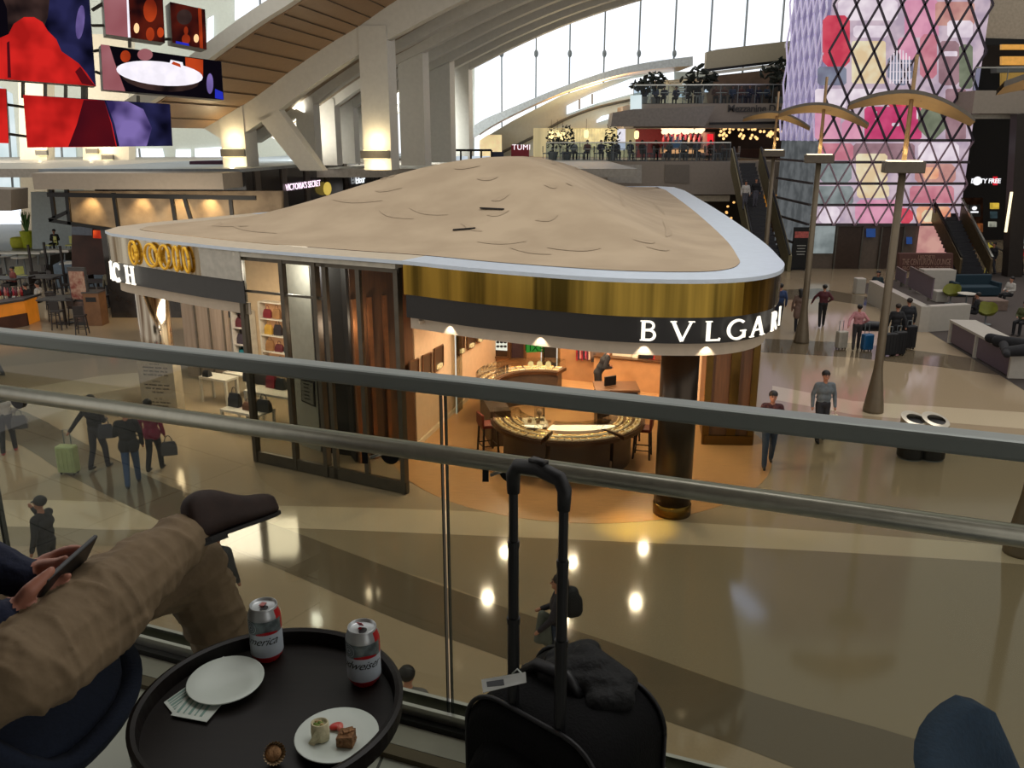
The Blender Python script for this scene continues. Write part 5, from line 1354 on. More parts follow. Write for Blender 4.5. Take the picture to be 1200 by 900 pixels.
# second flat box roof right of it
bx0 = fpt(448, 214); 
bx = thing('roof_canopy_box', 'taupe flat topped kiosk roof beside the dark shop front, with warm light beneath', 'canopy', bx0)
g0 = bx0+BX*.1; g1 = bx0+AX*7+BX*.1
MB().prism([(g0.x, g0.y), (g1.x, g1.y), (g1.x+2.6, g1.y-.4), (g0.x+2.3, g0.y-.3)], 3.7, fpt(448, 199).z).build('box', m_taup2, bx)
MB().prism([(g0.x, g0.y), (g1.x, g1.y), (g1.x+2.6, g1.y-.4), (g0.x+2.3, g0.y-.3)], 3.3, 3.68).build('warm_light_band', glow('warm shop light', (224, 160, 96), .9, (110, 70, 40), 1.5), bx)
# upper deck behind: floor, planters, railings, signs
YU = 41.0
up = MB(); up.prism([(-40, 42), (6, 42), (6, 78), (-40, 78)], 5.3, 5.7); struct(up.build('floor', mat('upper deck', (150, 144, 134), .5)))
for (u0, u1, v0, v1, lab) in ((222, 268, 188, 200, 'dark plum sofa back on the canopy level, right end block'), (209, 240, 192, 200, 'dark plum sofa back on the canopy level, lower left block')):
    wp('sofa', [(u0, v1), (u1, v1), (u1, v0), (u0, v0+1)], 40, mat('plum fabric', (58, 26, 44), .8), 1.0, False, lab, 'sofa')
for u in (302, 345): 
    wp('roof_skylight', [(u-8, 196), (u+8, 196), (u+6, 191), (u-7, 191)], 42.5, mat('beige lit box', (196, 164, 132), .6, emis=(220, 170, 120), estr=.3), .6, False, 'small beige lit roof box '+('left of the diagonal strut foot' if u < 320 else 'at the foot of the diagonal strut'), 'roof box')
rt = thing('deck_railing', 'black deck railing with lit panels behind the dome, left of the red sign', 'railing', P(504, 190, 50))
MB().bar(P(503, 176, 50), P(576, 176, 50), .12, .12).build('handrail', m_black, rt)
for k in range(7): MB().bar(P(504+k*12, 190, 50), P(504+k*12, 176, 50), .10, .10).build('post', m_black, rt)
for u0, u1, c in ((504, 524, (230, 190, 90)), (527, 548, (210, 222, 232)), (552, 574, (210, 222, 232))):
    MB().extr([P(u0, 188, 50.5), P(u1, 188, 50.5), P(u1, 183, 50.5), P(u0, 183, 50.5)], (0, .1, 0)).build('lit_panel', glow('lit counter %d' % c[0], c, .9), rt)
wp('information_sign', [(577, 188), (590, 188), (590, 178), (577, 178)], 50, mat('navy panel', (34, 44, 72), .5), .3, False, 'small navy information panel between the railing and the red sign', 'sign')
rs = thing('red_shop_sign', 'dark red shop sign box with white TUMI letters, just above the dome top', 'sign', P(609, 190, 50))
MB().extr([P(599, 196, 50), P(620, 196, 50), P(620, 170, 50), P(599, 170, 50)], (0, 1.2, 0)).build('sign_box', mat('dark red sign', (96, 18, 30), .5, 0, .1, emis=(110, 14, 26), estr=.25), rs)
tb = MB(); add_text(tb, 'TUMI', P(611, 175.5, 49.95), (1, 0, 0), (0, 0, 1), .42, .01, spacing=1.1); tb.build('lettering', glow('white red sign light', (250, 236, 240), 1.4), rs)
# ================================================================== MEZZANINES at the far end
def onp(u, v, y): return P(u, v, y)
YM = 56.0
def slabpx(u0, u1, v0, v1, y, depth, m, name='floor'):
    a = P(u0, v1, y); b = P(u1, v1, y); z1 = P((u0+u1)/2, v0, y).z
    return struct(MB().prism([(a.x, y), (b.x, y), (b.x, y+depth), (a.x, y+depth)], a.z, z1).build(name, m))
slabpx(640, 915, 189, 228, YM, 12, m_gsl, 'floor')
for k, (u0, u1) in enumerate(((712, 752), (779, 808))):
    wp('slab_panel', [(u0, 214), (u1, 215), (u1, 193), (u0, 193)], YM-.06, m_taup2 if k else mat('light slab panel', (170, 166, 158), .6), .05, False, ('pale' if k == 0 else 'taupe')+' cladding panel on the dining mezzanine edge above the bar', 'panel')
slabpx(640, 855, 229, 236, YM+.4, 8, mat('pale ceiling edge', (190, 180, 160), .6), 'ceiling')
# glass balustrade lower
def balustrade(pts, y, hgt, label, n=9):
    t = thing('glass_balustrade', label, 'balustrade', P(pts[0][0], pts[0][1], y))
    a = P(pts[0][0], pts[0][1], y); b = P(pts[1][0], pts[1][1], y)
    MB().poly([a, b, b+Vector((0, 0, hgt)), a+Vector((0, 0, hgt))]).build('glass_panel', glass('blue grey balustrade glass', (176, 192, 204), .6), t)
    MB().bar(a+Vector((0, 0, hgt)), b+Vector((0, 0, hgt)), .08, .07).build('handrail', m_alu, t)
    for k in range(n+1):
        p = a.lerp(b, k/n); MB().bar(p, p+Vector((0, 0, hgt)), .035, .035).build('baluster', m_mull, t)
    return t
balustrade([(640, 189), (855, 189)], YM+.05, 1.15, 'glass balustrade along the lower dining mezzanine', 11)
# restaurant behind: back wall sections
YB = 66.5
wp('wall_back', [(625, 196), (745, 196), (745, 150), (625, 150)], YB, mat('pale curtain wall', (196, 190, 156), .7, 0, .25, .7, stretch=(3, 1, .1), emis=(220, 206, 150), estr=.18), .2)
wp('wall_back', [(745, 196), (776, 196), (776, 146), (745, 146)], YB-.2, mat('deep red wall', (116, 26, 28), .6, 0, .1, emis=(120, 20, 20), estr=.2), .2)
wp('wall_back', [(776, 196), (935, 196), (935, 142), (776, 142)], YB, mat('dark restaurant wall', (44, 26, 22), .6, 0, .4, 1.5), .2)
wp('red_feature_wall', [(776, 172), (785, 172), (785, 150), (776, 150)], YB-.6, MATS['deep red wall'], .1, False, 'narrow deep red wall panel beside the sparkling bar', 'wall panel')
rcv = random.Random(8)
# wavy curtain folds
cu_ = MB()
for k in range(22):
    u = 660+k*3.4; cu_.tube([P(u, 172, YB-.3), P(u, 151, YB-.3)], .12, 6)
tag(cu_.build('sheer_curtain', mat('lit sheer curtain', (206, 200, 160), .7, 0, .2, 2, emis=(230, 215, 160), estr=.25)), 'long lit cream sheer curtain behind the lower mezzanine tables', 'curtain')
wp('lit_poster_column', [(724, 176), (733, 176), (733, 151), (724, 151)], 64, glow('white poster column', (236, 232, 240), 1.0), .3, False, 'bright white poster column in front of the restaurant', 'poster')
# pendants
def pendant(u, v, y, r, h, label, m=m_lamp, grp=None, z1=None):
    p = P(u, v, y); t = thing('pendant_lamp', label, 'lamp', p, 0, grp)
    MB().lathe([(r*.6, -h/2), (r, -h/4), (r, h/3), (r*.4, h/2)], (0, 0, 0), 12).build('lamp_shade', m, t, smooth=True, local=True)
    MB().tube([(0, 0, h/2), (0, 0, h/2+.7)], .015, 5).build('cord', m_black, t, local=True)
m_pl = glow('pendant glow', (255, 226, 160), 1.8)
for k, (u, v) in enumerate(((646, 158), (653, 158), (659, 159), (687, 157), (746, 158))):
    pendant(u, v, 60, .16, .55, ['first', 'second', 'third', 'fourth', 'fifth'][k]+' warm cylinder pendant lamp from the left over the lower mezzanine', m_pl, 'cylinder pendant lamps over the lower mezzanine')
# cluster chandelier
for k in range(64):
    u = 776+rcv.random()*48; v = 147+rcv.random()*8; y = 60+rcv.random()*2
    p = P(u, v, y); tag(MB().sph((0, 0, 0), (.16, .16, .16), 0, 8, 6).build('globe_bulb', glow('chandelier glow', (255, 224, 180), 1.8), smooth=True), 'small glowing globe bulb in the dense cluster above the left bar', 'bulb', 'globe bulbs clustered above the bar').location = p
for k in range(46):
    u = 838+rcv.random()*78; v = 146+rcv.random()*17; y = 59+rcv.random()*4
    tag(MB().sph((0, 0, 0), (.10, .10, .10), 0, 8, 6).build('small_bulb', glow('bar bulb glow', (255, 200, 130), 1.6), smooth=True), 'small warm bulb among the scattered lights of the dark bar on the right', 'bulb', 'scattered bulbs over the dark bar').location = P(u, v, y)
wp('wall_sign', [(829, 171), (836, 171), (836, 157), (829, 157)], 62, glow('neon red', (230, 40, 50), 1.2), .1, False, 'small red neon sign on the pale pier between the two bars', 'sign')
wp('pier', [(824, 182), (838, 182), (838, 155), (824, 155)], 62.3, mat('pale red lit pier', (150, 110, 104), .6), .8, False, 'pale pier between the two mezzanine bars', 'pier')
wp('bar_screen', [(787, 176), (799, 176), (799, 154), (787, 154)], 62.8, glow('blue screen', (70, 96, 120), .6), .2, False, 'blue grey screen behind the left mezzanine bar', 'screen')
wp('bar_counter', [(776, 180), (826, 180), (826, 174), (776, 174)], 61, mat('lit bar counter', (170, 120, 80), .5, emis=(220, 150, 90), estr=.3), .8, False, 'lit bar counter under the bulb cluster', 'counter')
wp('bar_counter', [(840, 184), (905, 184), (905, 175), (840, 175)], 61, mat('dark bar counter', (60, 30, 22), .5), .8, False, 'dark bar counter under the scattered warm bulbs', 'counter')
# bottles behind the bar
for k in range(24):
    u = 777+k*2.0; c = cols[k % 8]; o = MB().lathe([(.09, 0), (.09, .35), (.035, .45), (.035, .58)], (0, 0, 0), 8).build('bottle', mat('bottle %d' % (k % 8), c, .3), smooth=True)
    o.location = P(u, 168-(k % 3)*4, 62.6); tag(o, 'small bottle on the back bar shelves below the bulb cluster', 'bottle', 'bottles on the back bar')
# upper slab with sign 'Mezzanine Dining'
slabpx(742, 930, 121, 150, 57.5, 9, m_gsl, 'floor')
us = thing('bulkhead', 'grey sloped bulkhead below the upper dining terrace, above the bar', 'bulkhead', P(700, 150, 55.5))
MB().extr([P(716, 148, 55.5), P(826, 148, 55.5), P(838, 124, 55.5), P(742, 128, 55.5), P(718, 132, 55.5)], (0, 2, 0)).build('panel', mat('grey bulkhead', (132, 126, 120), .6), us)
wp('trim_22', [(832, 146), (928, 145), (928, 142), (832, 143.5)], 57.2, m_black, .2)
zx = thing('wall_lettering', 'grey Mezzanine Dining lettering on the upper terrace edge', 'sign', P(895, 124, 57.4))
tb = MB(); add_text(tb, 'Mezzanine Dining', P(890.5, 131, 57.4), (1, 0, 0), (0, 0, 1), .62, .02, spacing=.95, offset=.012); tb.build('lettering', mat('dark grey letters', (62, 60, 58), .6), zx)
balustrade([(742, 122), (925, 121)], 57.5, 1.15, 'glass balustrade along the upper dining terrace', 9)
wp('glass_corner', [(739, 138), (752, 138), (752, 111), (739, 112)], 57.2, m_sky2, .2, False, 'bright reflecting glass corner panel at the left end of the upper terrace', 'glass panel')
wp('wall_back', [(830, 126), (935, 126), (935, 78), (826, 90)], 66, mat('dim brown terrace wall', (84, 66, 54), .7, 0, .3, 1), .2)
wp('wall_back', [(812, 128), (832, 128), (832, 92), (812, 92)], 66.1, mat('dim slat wall', (120, 110, 96), .7, 0, .3, 3, stretch=(.3, 1, 6)), .2)
wp('wall_upper', [(765, 128), (812, 128), (812, 92), (765, 95)], 67.5, mat('cream stair wall', (176, 172, 154), .7), .2)
st_ = MB()
for k in range(9): st_.bar(P(783+k*2.6, 96+k*2.6, 67), P(796+k*2.6, 96+k*2.6, 67), .5, .12)
tag(st_.build('staircase', mat('grey stair treads', (120, 118, 110), .6)), 'grey staircase seen behind the upper terrace, under the bridge end', 'staircase')
win([(796, 114), (807, 114), (807, 98), (796, 98)], 67, m_sky2); win([(826, 108), (830, 108), (830, 98), (826, 98)], 65.8, m_sky)
wp('wall_parapet', [(827, 82), (932, 70), (932, 47), (840, 58), (828, 61)], 60, mat('beige curved parapet', (168, 160, 138), .65, 0, .03), .5)
wp('trim_23', [(827, 84), (935, 71), (935, 68), (827, 81)], 59.8, m_black, .2)
wp('trim_24', [(827, 88), (935, 75), (935, 71.5), (827, 84.5)], 59.7, m_white2, .3)
wp('trim_25', [(921, 56), (950, 46), (950, 38), (921, 50)], 59, m_white2, .3)
# potted trees
m_leaf = mat('dark green foliage', (22, 30, 22), .8, 0, .4, 8)
def bush_tree(u, v, y, r, vb, label, parts=26, sq=.7):
    p = P(u, v, y); t = thing('potted_tree', label, 'tree', (p.x, p.y, P(u, vb, y).z)); rr = random.Random(int(u)); fo = MB()
    for k in range(parts*3):
        a = rr.random()*6.28; q = r*rr.random()**.6; h = (rr.random()-.5)*2*r*sq*math.sqrt(max(0, 1-(q/r)**2))
        c = Vector((p.x+q*math.cos(a), p.y+q*math.sin(a), p.z+h)); R = Matrix.Rotation(rr.random()*6, 3, Vector((rr.random(), rr.random(), rr.random()+.1)).normalized())
        fo.sph(c, (r*.26, r*.13, r*.05), 0, 6, 4, R)
    fo.build('foliage', m_leaf, t)
    MB().tube([(p.x, p.y, P(u, vb, y).z), (p.x+.05, p.y, p.z)], .06, 6).build('trunk', m_wood, t)
    pb = P(u, vb, y); MB().lathe([(.25, 0), (.35, .55), (.30, .55), (.30, .5)], (pb.x, pb.y, pb.z-.1), 12).build('pot', mat('pale planter', (170, 166, 156), .6), t)
bush_tree(753, 101, 60, .8, 122, 'dark spreading tree at the left end of the upper terrace, low part', sq=.5)
bush_tree(768, 96, 60.5, .85, 122, 'dark rounded tree beside the low one on the upper terrace')
bush_tree(819, 92, 60, 1.2, 120, 'wide dark tree in the middle of the upper terrace')
bush_tree(914, 86, 59, 1.25, 122, 'big dark round tree in a pale pot at the right of the upper terrace')
bush_tree(648, 164, 58, .45, 186, 'narrow dark column shrub at the far left of the lower mezzanine', sq=1.9)
bush_tree(664, 163, 58, .5, 186, 'second narrow dark column shrub on the lower mezzanine', sq=1.9)
bush_tree(717, 163, 58, .55, 186, 'tall dark topiary shrub before the white poster column', sq=1.9)
# tables on mezzanines (table + chairs, tiny)
def cafe_table(p, label, grp, m=m_white, h=.74, r=.38):
    t = thing('cafe_table', label, 'table', p, 0, grp)
    MB().lathe([(.001, h-.03), (r, h-.03), (r, h), (.001, h)], (0, 0, 0), 16).build('tabletop', m, t, local=True)
    MB().tube([(0, 0, .02), (0, 0, h-.03)], .03, 6).build('pedestal', m_mull, t, local=True)
    MB().lathe([(.24, 0), (.24, .02), (.02, .03)], (0, 0, 0), 12).build('base', m_mull, t, local=True)
    return t
def cafe_chair(m, label, grp=None, h=.45):
    t = thing('cafe_chair', label, 'chair', (0, 0, 0), 0, grp)
    MB().box((0, 0, h), (.44, .44, .06)).build('seat', m, t, local=True)
    MB().box((0, -.21, h+.26), (.42, .04, .40)).build('backrest', m, t, local=True)
    for sx in (-1, 1):
        for sy in (-1, 1): MB().bar((sx*.18, sy*.18, h-.03), (sx*.2, sy*.2, 0), .03).build('leg', m_mull, t, local=True)
    return t
zm = P(700, 189, YM).z
ct = cafe_table((0, 0, 0), 'white topped cafe table behind the lower mezzanine balustrade', 'cafe tables on the lower mezzanine'); xs = [651+k*20 for k in range(11)]
m_blu = mat('slate blue upholstery', (52, 60, 82), .8); m_gry = mat('pale grey shell', (150, 150, 148), .6)
cb_ = cafe_chair(m_blu, 'slate blue chair behind the lower mezzanine balustrade', 'slate blue chairs on the lower mezzanine'); cg_ = cafe_chair(m_gry, 'pale grey chair behind the lower mezzanine balustrade', 'pale grey chairs on the lower mezzanine')
fc = [True, True]
for k, u in enumerate(xs):
    p = P(u, 186, YM+1.6); p.z = zm; (setattr(ct, 'location', p) if k == 0 else dup(ct, p, 0))
    for s_ in (-1, 1):
        i = 0 if u < 700 or k % 3 == 0 else 1; src = (cb_, cg_)[i]; q = Vector((p.x+s_*.62, p.y+.1, zm))
        if fc[i]: src.location = q; src.rotation_euler = (0, 0, s_*PI/2); fc[i] = False
        else: dup(src, q, s_*PI/2)
zu = P(840, 121.5, 57.5).z
ct2 = None
for k, u in enumerate((780, 800, 820, 845, 870, 893)):
    p = P(u, 118, 58.8); p.z = zu; dup(ct, p, 0, 'pale cafe table behind the upper terrace balustrade', 'cafe tables on the upper terrace')
# escalator at the far end
def escalator(top0, top1, bot0, bot1, zt, zb, label):
    """top/bottom pixel pairs (left,right) of the step band"""
    A = [ztop(*top0, zt), ztop(*top1, zt)]; B = [ztop(*bot0, zb), ztop(*bot1, zb)]
    t = thing('escalator', label, 'escalator', B[0]); n_ = 26; sm_ = MB()
    for k in range(n_):
        f = k/n_; f2 = (k+1)/n_
        l0 = B[0].lerp(A[0], f); r0 = B[1].lerp(A[1], f); l1 = B[0].lerp(A[0], f2); r1 = B[1].lerp(A[1], f2); z1 = l1.z
        sm_.poly([(l0.x, l0.y, l0.z), (r0.x, r0.y, r0.z), (r0.x, r0.y, z1), (l0.x, l0.y, z1)]); sm_.poly([(l0.x, l0.y, z1), (r0.x, r0.y, z1), r1, l1], 1)
    sm_.build('steps', [mat('dark escalator riser', (34, 34, 40), .5), mat('escalator tread', (58, 58, 66), .4, .4)], t)
    for s_ in (0, 1):
        d = Vector((-.25 if s_ == 0 else .25, 0, 0)); bl = MB()
        bl.extr([B[s_]+d+Vector((0, 0, -.4)), A[s_]+d+Vector((0, 0, -.4)), A[s_]+d+Vector((0, 0, .85)), B[s_]+d+Vector((0, 0, .85))], d*.8)
        bl.build('balustrade', mat('olive bronze cladding', (112, 104, 78), .4, .4), t)
        MB().bar(B[s_]+d*1.3+Vector((0, 0, .92)), A[s_]+d*1.3+Vector((0, 0, .92)), .10, .07).build('handrail', m_black, t)
    return t
escalator((865, 191), (884, 191), (892, 318), (917, 318), 5.65, .02, 'long dark escalator rising to the far mezzanine, right of the dome')
# =========================== right of escalator: warm lit passage and steps
wp('wall_back', [(885, 300), (935, 300), (935, 186), (885, 186)], 64, mat('olive grey wall', (110, 104, 88), .7), .3)
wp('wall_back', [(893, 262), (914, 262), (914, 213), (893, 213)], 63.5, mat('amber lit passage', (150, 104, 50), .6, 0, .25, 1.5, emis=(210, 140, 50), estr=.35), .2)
for k, (u, v, lab) in enumerate(((896, 216, 'upper warm lantern beside the far escalator'), (905, 235, 'lower warm lantern beside the far escalator'))):
    t = thing('lantern', lab, 'lamp', P(u, v, 62)); MB().lathe([(.10, -.2), (.16, -.1), (.16, .15), (.08, .25)], (0, 0, 0), 10).build('lamp_glow', m_lamp, t, smooth=True, local=True); MB().box((0, .15, -.3), (.1, .2, .1)).build('bracket', m_black, t, local=True)
sp2 = MB()
for k in range(10): sp2.prism([(P(900, 252+k*6, 58).x, 57-k*.5), (P(932, 252+k*6, 58).x, 57-k*.5), (P(932, 252, 58).x, 58), (P(900, 252, 58).x, 58)], 0, 2.6-k*.26)
tag(sp2.build('steps_block', mat('brown wooden steps', (92, 66, 46), .6, 0, .1)), 'brown steps between the far escalator and the lit tower', 'steps')
# under the mezzanine: dark ground floor shops
wp('wall_back', [(640, 330), (890, 330), (890, 226), (640, 226)], 64, m_dk, .3)
for k in range(26):
    u = 800+rcv.random()*60; v = 236+rcv.random()*30
    tag(MB().sph((0, 0, 0), (.10, .06, .08), 0, 6, 5).build('shop_light', glow('warm shop spot', (255, 190, 110), 1.3), smooth=True), 'tiny warm shop light in the dark store under the far mezzanine', 'light', 'tiny shop lights under the far mezzanine').location = P(u, v, 62+rcv.random())
# ================================================================== LED TOWER
YT = 48.0
xL = P(945, 312, YT).x; xR = P(1118, 300, YT).x
tw = thing('led_tower', 'tall square tower covered in pink glowing luggage screens with a diamond lattice', 'tower', (xL, YT, 0))
MB().prism([(xL+.2, YT+.2), (xR, YT+.2), (xR, YT+7), (xL+.2, YT+7)], 0, 24).build('core', mat('tower stone core', (92, 80, 70), .5, 0, .1), tw)
scn = MB(); zb_ = P(1000, 264, YT).z
scn.extr([(xL, YT, zb_), (xR, YT, zb_), (xR, YT, 24), (xL, YT, 24)], (0, .15, 0), 0)
zc_ = P(1090, 297, YT).z
scn.extr([(xL+.3, YT, zc_), (P(976, 297, YT).x, YT, zc_), (P(976, 297, YT).x, YT, zb_), (xL+.3, YT, zb_)], (0, .15, 0), 1)
scn.extr([(P(1075, 297, YT).x, YT, zc_), (P(1111, 297, YT).x, YT, zc_), (P(1111, 297, YT).x, YT, zb_), (P(1075, 297, YT).x, YT, zb_)], (0, .15, 0), 2)
S_ = .95
def led(n_, c, c2=None, s=S_): return glow('led '+n_, c, s, c2, 1.2)
ml = [led('mauve', (206, 186, 198), (176, 158, 176)), led('pale teal', (176, 186, 186), (140, 150, 150), .6), led('peach', (220, 168, 156), (198, 140, 136), .8),
      led('white pink', (240, 228, 236), (214, 198, 212)), led('coral red', (214, 84, 100), (196, 62, 84)), led('cream yellow', (232, 222, 190), (222, 196, 156)), led('grey blue', (132, 138, 156), (112, 112, 132)),
      led('hot pink', (204, 78, 122), (186, 60, 104)), led('pink', (222, 158, 182), (206, 140, 168)), led('sage', (126, 132, 112), (104, 110, 92)), led('mauve brown', (160, 128, 136), (140, 108, 116)), led('orange peach', (236, 186, 150), (226, 150, 120)), led('rose', (208, 140, 152), (190, 116, 132))]
front_led = scn.build('front_screen', ml, tw)
pat = MB()
def patch(m, *pts):
    P3 = [P(u, v, YT-.02-.002*len(pat.f)) for u, v in pts]; pat.poly(P3, m)
def rct(m, u0, v0, u1, v1, r=3):
    patch(m, (u0+r, v1), (u1-r, v1), (u1, v1-r), (u1, v0+r), (u1-r, v0), (u0+r, v0), (u0, v0+r), (u0, v1-r))
rct(3, 982, 0, 1052, 24); rct(8, 1060, 0, 1100, 44); rct(2, 1096, 2, 1142, 30); rct(3, 1110, 24, 1140, 44)
rct(4, 964, 18, 996, 78, 6); rct(3, 1000, 30, 1040, 44); rct(5, 998, 48, 1038, 98, 2); rct(6, 1040, 60, 1070, 100, 10); rct(8, 1052, 44, 1074, 70)
rct(12, 1078, 40, 1098, 92, 5); rct(10, 1100, 48, 1124, 100, 4); rct(9, 1124, 52, 1140, 104); rct(3, 1106, 60, 1122, 66, 1)
rct(6, 958, 78, 992, 100); rct(3, 955, 104, 992, 126, 2); rct(8, 955, 130, 985, 164, 3); rct(3, 995, 104, 1045, 122)
rct(4, 1038, 110, 1068, 126, 6); rct(7, 1013, 125, 1080, 164, 3); rct(8, 986, 140, 1011, 164, 5); rct(9, 1076, 120, 1108, 163, 12); rct(10, 1108, 104, 1132, 164, 2)
rct(3, 1045, 144, 1054, 148, 1); rct(3, 1026, 130, 1028, 142, 1); rct(3, 1074, 128, 1076, 140, 1)
rct(12, 960, 168, 1000, 188); rct(10, 1000, 168, 1072, 190); rct(3, 1076, 167, 1124, 189, 4); rct(5, 1003, 180, 1040, 214, 3); rct(1, 960, 190, 998, 214, 5)
rct(2, 1072, 192, 1120, 215, 5); rct(11, 1082, 196, 1100, 210, 3); rct(12, 1066, 218, 1118, 238, 3); rct(5, 1004, 216, 1042, 232, 3); rct(1, 955, 218, 1000, 240, 3); rct(8, 1002, 234, 1060, 262, 6)
rct(11, 1074, 242, 1114, 262, 3); rct(4, 1052, 244, 1070, 262, 5); rct(3, 960, 242, 984, 262, 4); rct(5, 1080, 246, 1096, 260, 4)
pat.build('luggage_picture', ml, front_led)
bc = MB()   # birdcage
for k in range(7): bc.bar(P(1043+k*3.8, 98, YT-.4), P(1044+k*3.6, 66-8*math.sin(PI*k/6), YT-.4), .06, .02)
for v in (74, 84, 94): bc.bar(P(1042, v, YT-.4), P(1068, v, YT-.4), .06, .02)
bc.build('birdcage_picture', ml[3], front_led)
m_lat = mat('dark lattice bar', (58, 50, 62), .5, .3); m_lat2 = mat('mauve lattice bar', (148, 124, 138), .5, .2)
zl = P(1000, 165, YT).z
la = MB(); W = xR-xL; cw = W/7.0; ch_ = 2.25
def clipseg(x0, z0, x1, z1, lo, hi):
    if x0 > x1: x0, z0, x1, z1 = x1, z1, x0, z0
    if x1 < 0 or x0 > W: return None
    if x0 < 0: z0 += (z1-z0)*(0-x0)/(x1-x0); x0 = 0
    if x1 > W: z1 = z0+(z1-z0)*(W-x0)/(x1-x0); x1 = W
    return x0, z0, x1, z1
for (zlo, zhi, wth, mm, nm) in ((zl, 24, .11, m_lat, 'lattice'), (zb_, zl, .075, m_lat2, 'lower_lattice')):
    la = MB(); k = -16
    for sgn in (-1, 1):
        for k in range(-16, 24):
            xa = k*cw; za = zlo; H = zhi-zlo; dx = sgn*H/ch_*cw
            s = clipseg(xa, za, xa+dx, zhi, 0, W)
            if s: la.bar((xL+s[0], YT-.30, s[1]), (xL+s[2], YT-.30, s[3]), wth, .08, up=(0, 1, 0))
    la.build(nm, mm, tw)
for v in (164.5, 190, 215, 240, 263):
    z = P(1030, v, YT).z; MB().bar((xL-.05, YT-.1, z), (xR+.05, YT-.1, z), .12, .14).build('joint_bar', mat('grey joint bar', (72, 66, 70), .5, .3), tw)
# side face
sd_ = MB(); xs_ = xL-.02
sd_.extr([(xs_, YT, zl), (xs_, YT+6.5, zl), (xs_, YT+6.5, 24), (xs_, YT, 24)], (.1, 0, 0), 0); sd_.extr([(xs_, YT, .4), (xs_, YT+6.5, .4), (xs_, YT+6.5, zl), (xs_, YT, zl)], (.1, 0, 0), 1)
sd_.build('side_screen', [led('lavender', (170, 160, 196), (140, 128, 168), .7), led('side grey', (132, 136, 138), (104, 108, 110), .5)], tw)
ls = MB()
for sgn in (-1, 1):
    for k in range(-10, 20):
        y0 = k*1.0; H = 24-zl; dy = sgn*H/2.2*1.0*1.0
        a0, z0, a1, z1 = (y0, zl, y0+dy, 24) if dy > 0 else (y0+dy, 24, y0, zl)
        if a1 < 0 or a0 > 6.5: continue
        if a0 < 0: z0 += (z1-z0)*(0-a0)/(a1-a0); a0 = 0
        if a1 > 6.5: z1 = z0+(z1-z0)*(6.5-a0)/(a1-a0); a1 = 6.5
        ls.bar((xs_-.2, YT+a0, z0), (xs_-.2, YT+a1, z1), .10, .08, up=(1, 0, 0))
ls.build('side_lattice', mat('pale lattice bar', (214, 206, 232), .5, 0, .05, emis=(200, 190, 220), estr=.3), tw)
for v in (190, 215, 240, 263, 290):
    z = P(1000, v, YT).z; MB().bar((xs_-.1, YT, z), (xs_-.1, YT+6.5, z), .12, .12).build('side_joint_bar', MATS['grey joint bar'], tw)
# doors at the tower foot
for u0, u1, m_, l_ in ((978, 1008, mat('bronze door', (66, 52, 44), .4, .3), 'left bronze lift door at the foot of the tower'), (1030, 1056, MATS['bronze door'], 'right bronze lift door at the foot of the tower')):
    a = P(u0, 310, YT-.05); b = P(u1, 310, YT-.05); t = thing('lift_door', l_, 'door', (a.x, YT-.1, 0))
    MB().prism([(a.x, YT+.1), (b.x, YT+.1), (b.x, YT+.2), (a.x, YT+.2)], 0, 2.35).build('door_leaf', m_, t)
    fz = MB()
    fz.bar((a.x, YT+.08, 0), (a.x, YT+.08, 2.4), .08); fz.bar((b.x, YT+.08, 0), (b.x, YT+.08, 2.4), .08); fz.bar((a.x, YT+.08, 2.4), (b.x, YT+.08, 2.4), .08); fz.build('door_frame', m_lbody, t)
for u, v, w_, h_, l_ in ((1021, 273, 10, 10, 'small blue lit information screen above the lift doors'), (1066, 282, 6, 8, 'small blue sign right of the lift doors')):
    wp('information_screen', [(u-w_/2, v+h_/2), (u+w_/2, v+h_/2), (u+w_/2, v-h_/2), (u-w_/2, v-h_/2)], YT-.1, glow('blue sign %d' % u, (50, 80, 140), .7), .1, False, l_, 'screen')
# freestanding sign at left of tower
fs = thing('freestanding_sign', 'black freestanding directory sign with red shop pictures, at the tower corner', 'sign', G(936, 316))
c = G(936, 316); b = MB(); b.box((c.x, c.y, 1.2), (.95, .12, 2.3)); b.build('board', m_black, fs)
b = MB(); b.box((c.x, c.y-.08, 1.95), (.85, .02, .35)); b.build('picture_strip', mat('red picture strip', (120, 50, 50), .6, 0, .5, 8, emis=(140, 70, 60), estr=.3), fs)
b = MB()
for k in range(4): b.box((c.x, c.y-.08, 1.35-k*.16), (.5-.08*(k % 2), .02, .05))
b.build('printing', mat('grey sign text', (150, 150, 146), .6), fs); MB().box((c.x, c.y, .04), (1.0, .5, .06)).build('base', m_black, fs)
# ================================================================== RIGHT SIDE
wp('wall_right', [(1080, 340), (1300, 380), (1300, 120), (1110, 110)], 62, m_dk, .5)
slabpx(1139, 1330, 106, 133, 46, 16, m_gsl, 'floor')
wp('trim_26', [(1139, 139), (1330, 139), (1330, 134), (1139, 134)], 46.5, mat('pale trim', (176, 170, 158), .5), .4)
wp('wall_upper', [(1120, 106), (1320, 106), (1320, 20), (1120, 20)], 60, mat('dark upper lounge wall', (40, 32, 28), .6, 0, .3, 1), .3)
wp('ceiling', [(1140, 44), (1330, 60), (1330, -60), (1146, -60)], 56, mat('pale right ceiling', (176, 164, 146), .6), .4)
wp('trim_27', [(1140, 52), (1330, 58), (1330, 50), (1140, 44)], 55.8, m_black, .3)
for k, (v0, v1) in enumerate(((52, 58), (66, 76), (84, 105))):
    wp('lit_wall_panel', [(1174, v1), (1240, v1), (1240, v0), (1174, v0)], 52-k, mat('gold lit panel', (190, 140, 70), .5, 0, .2, 4, emis=(220, 160, 70), estr=.55), .2, False, ['top', 'middle', 'lowest'][k]+' gold lit panel in the upper lounge at the right edge', 'wall panel')
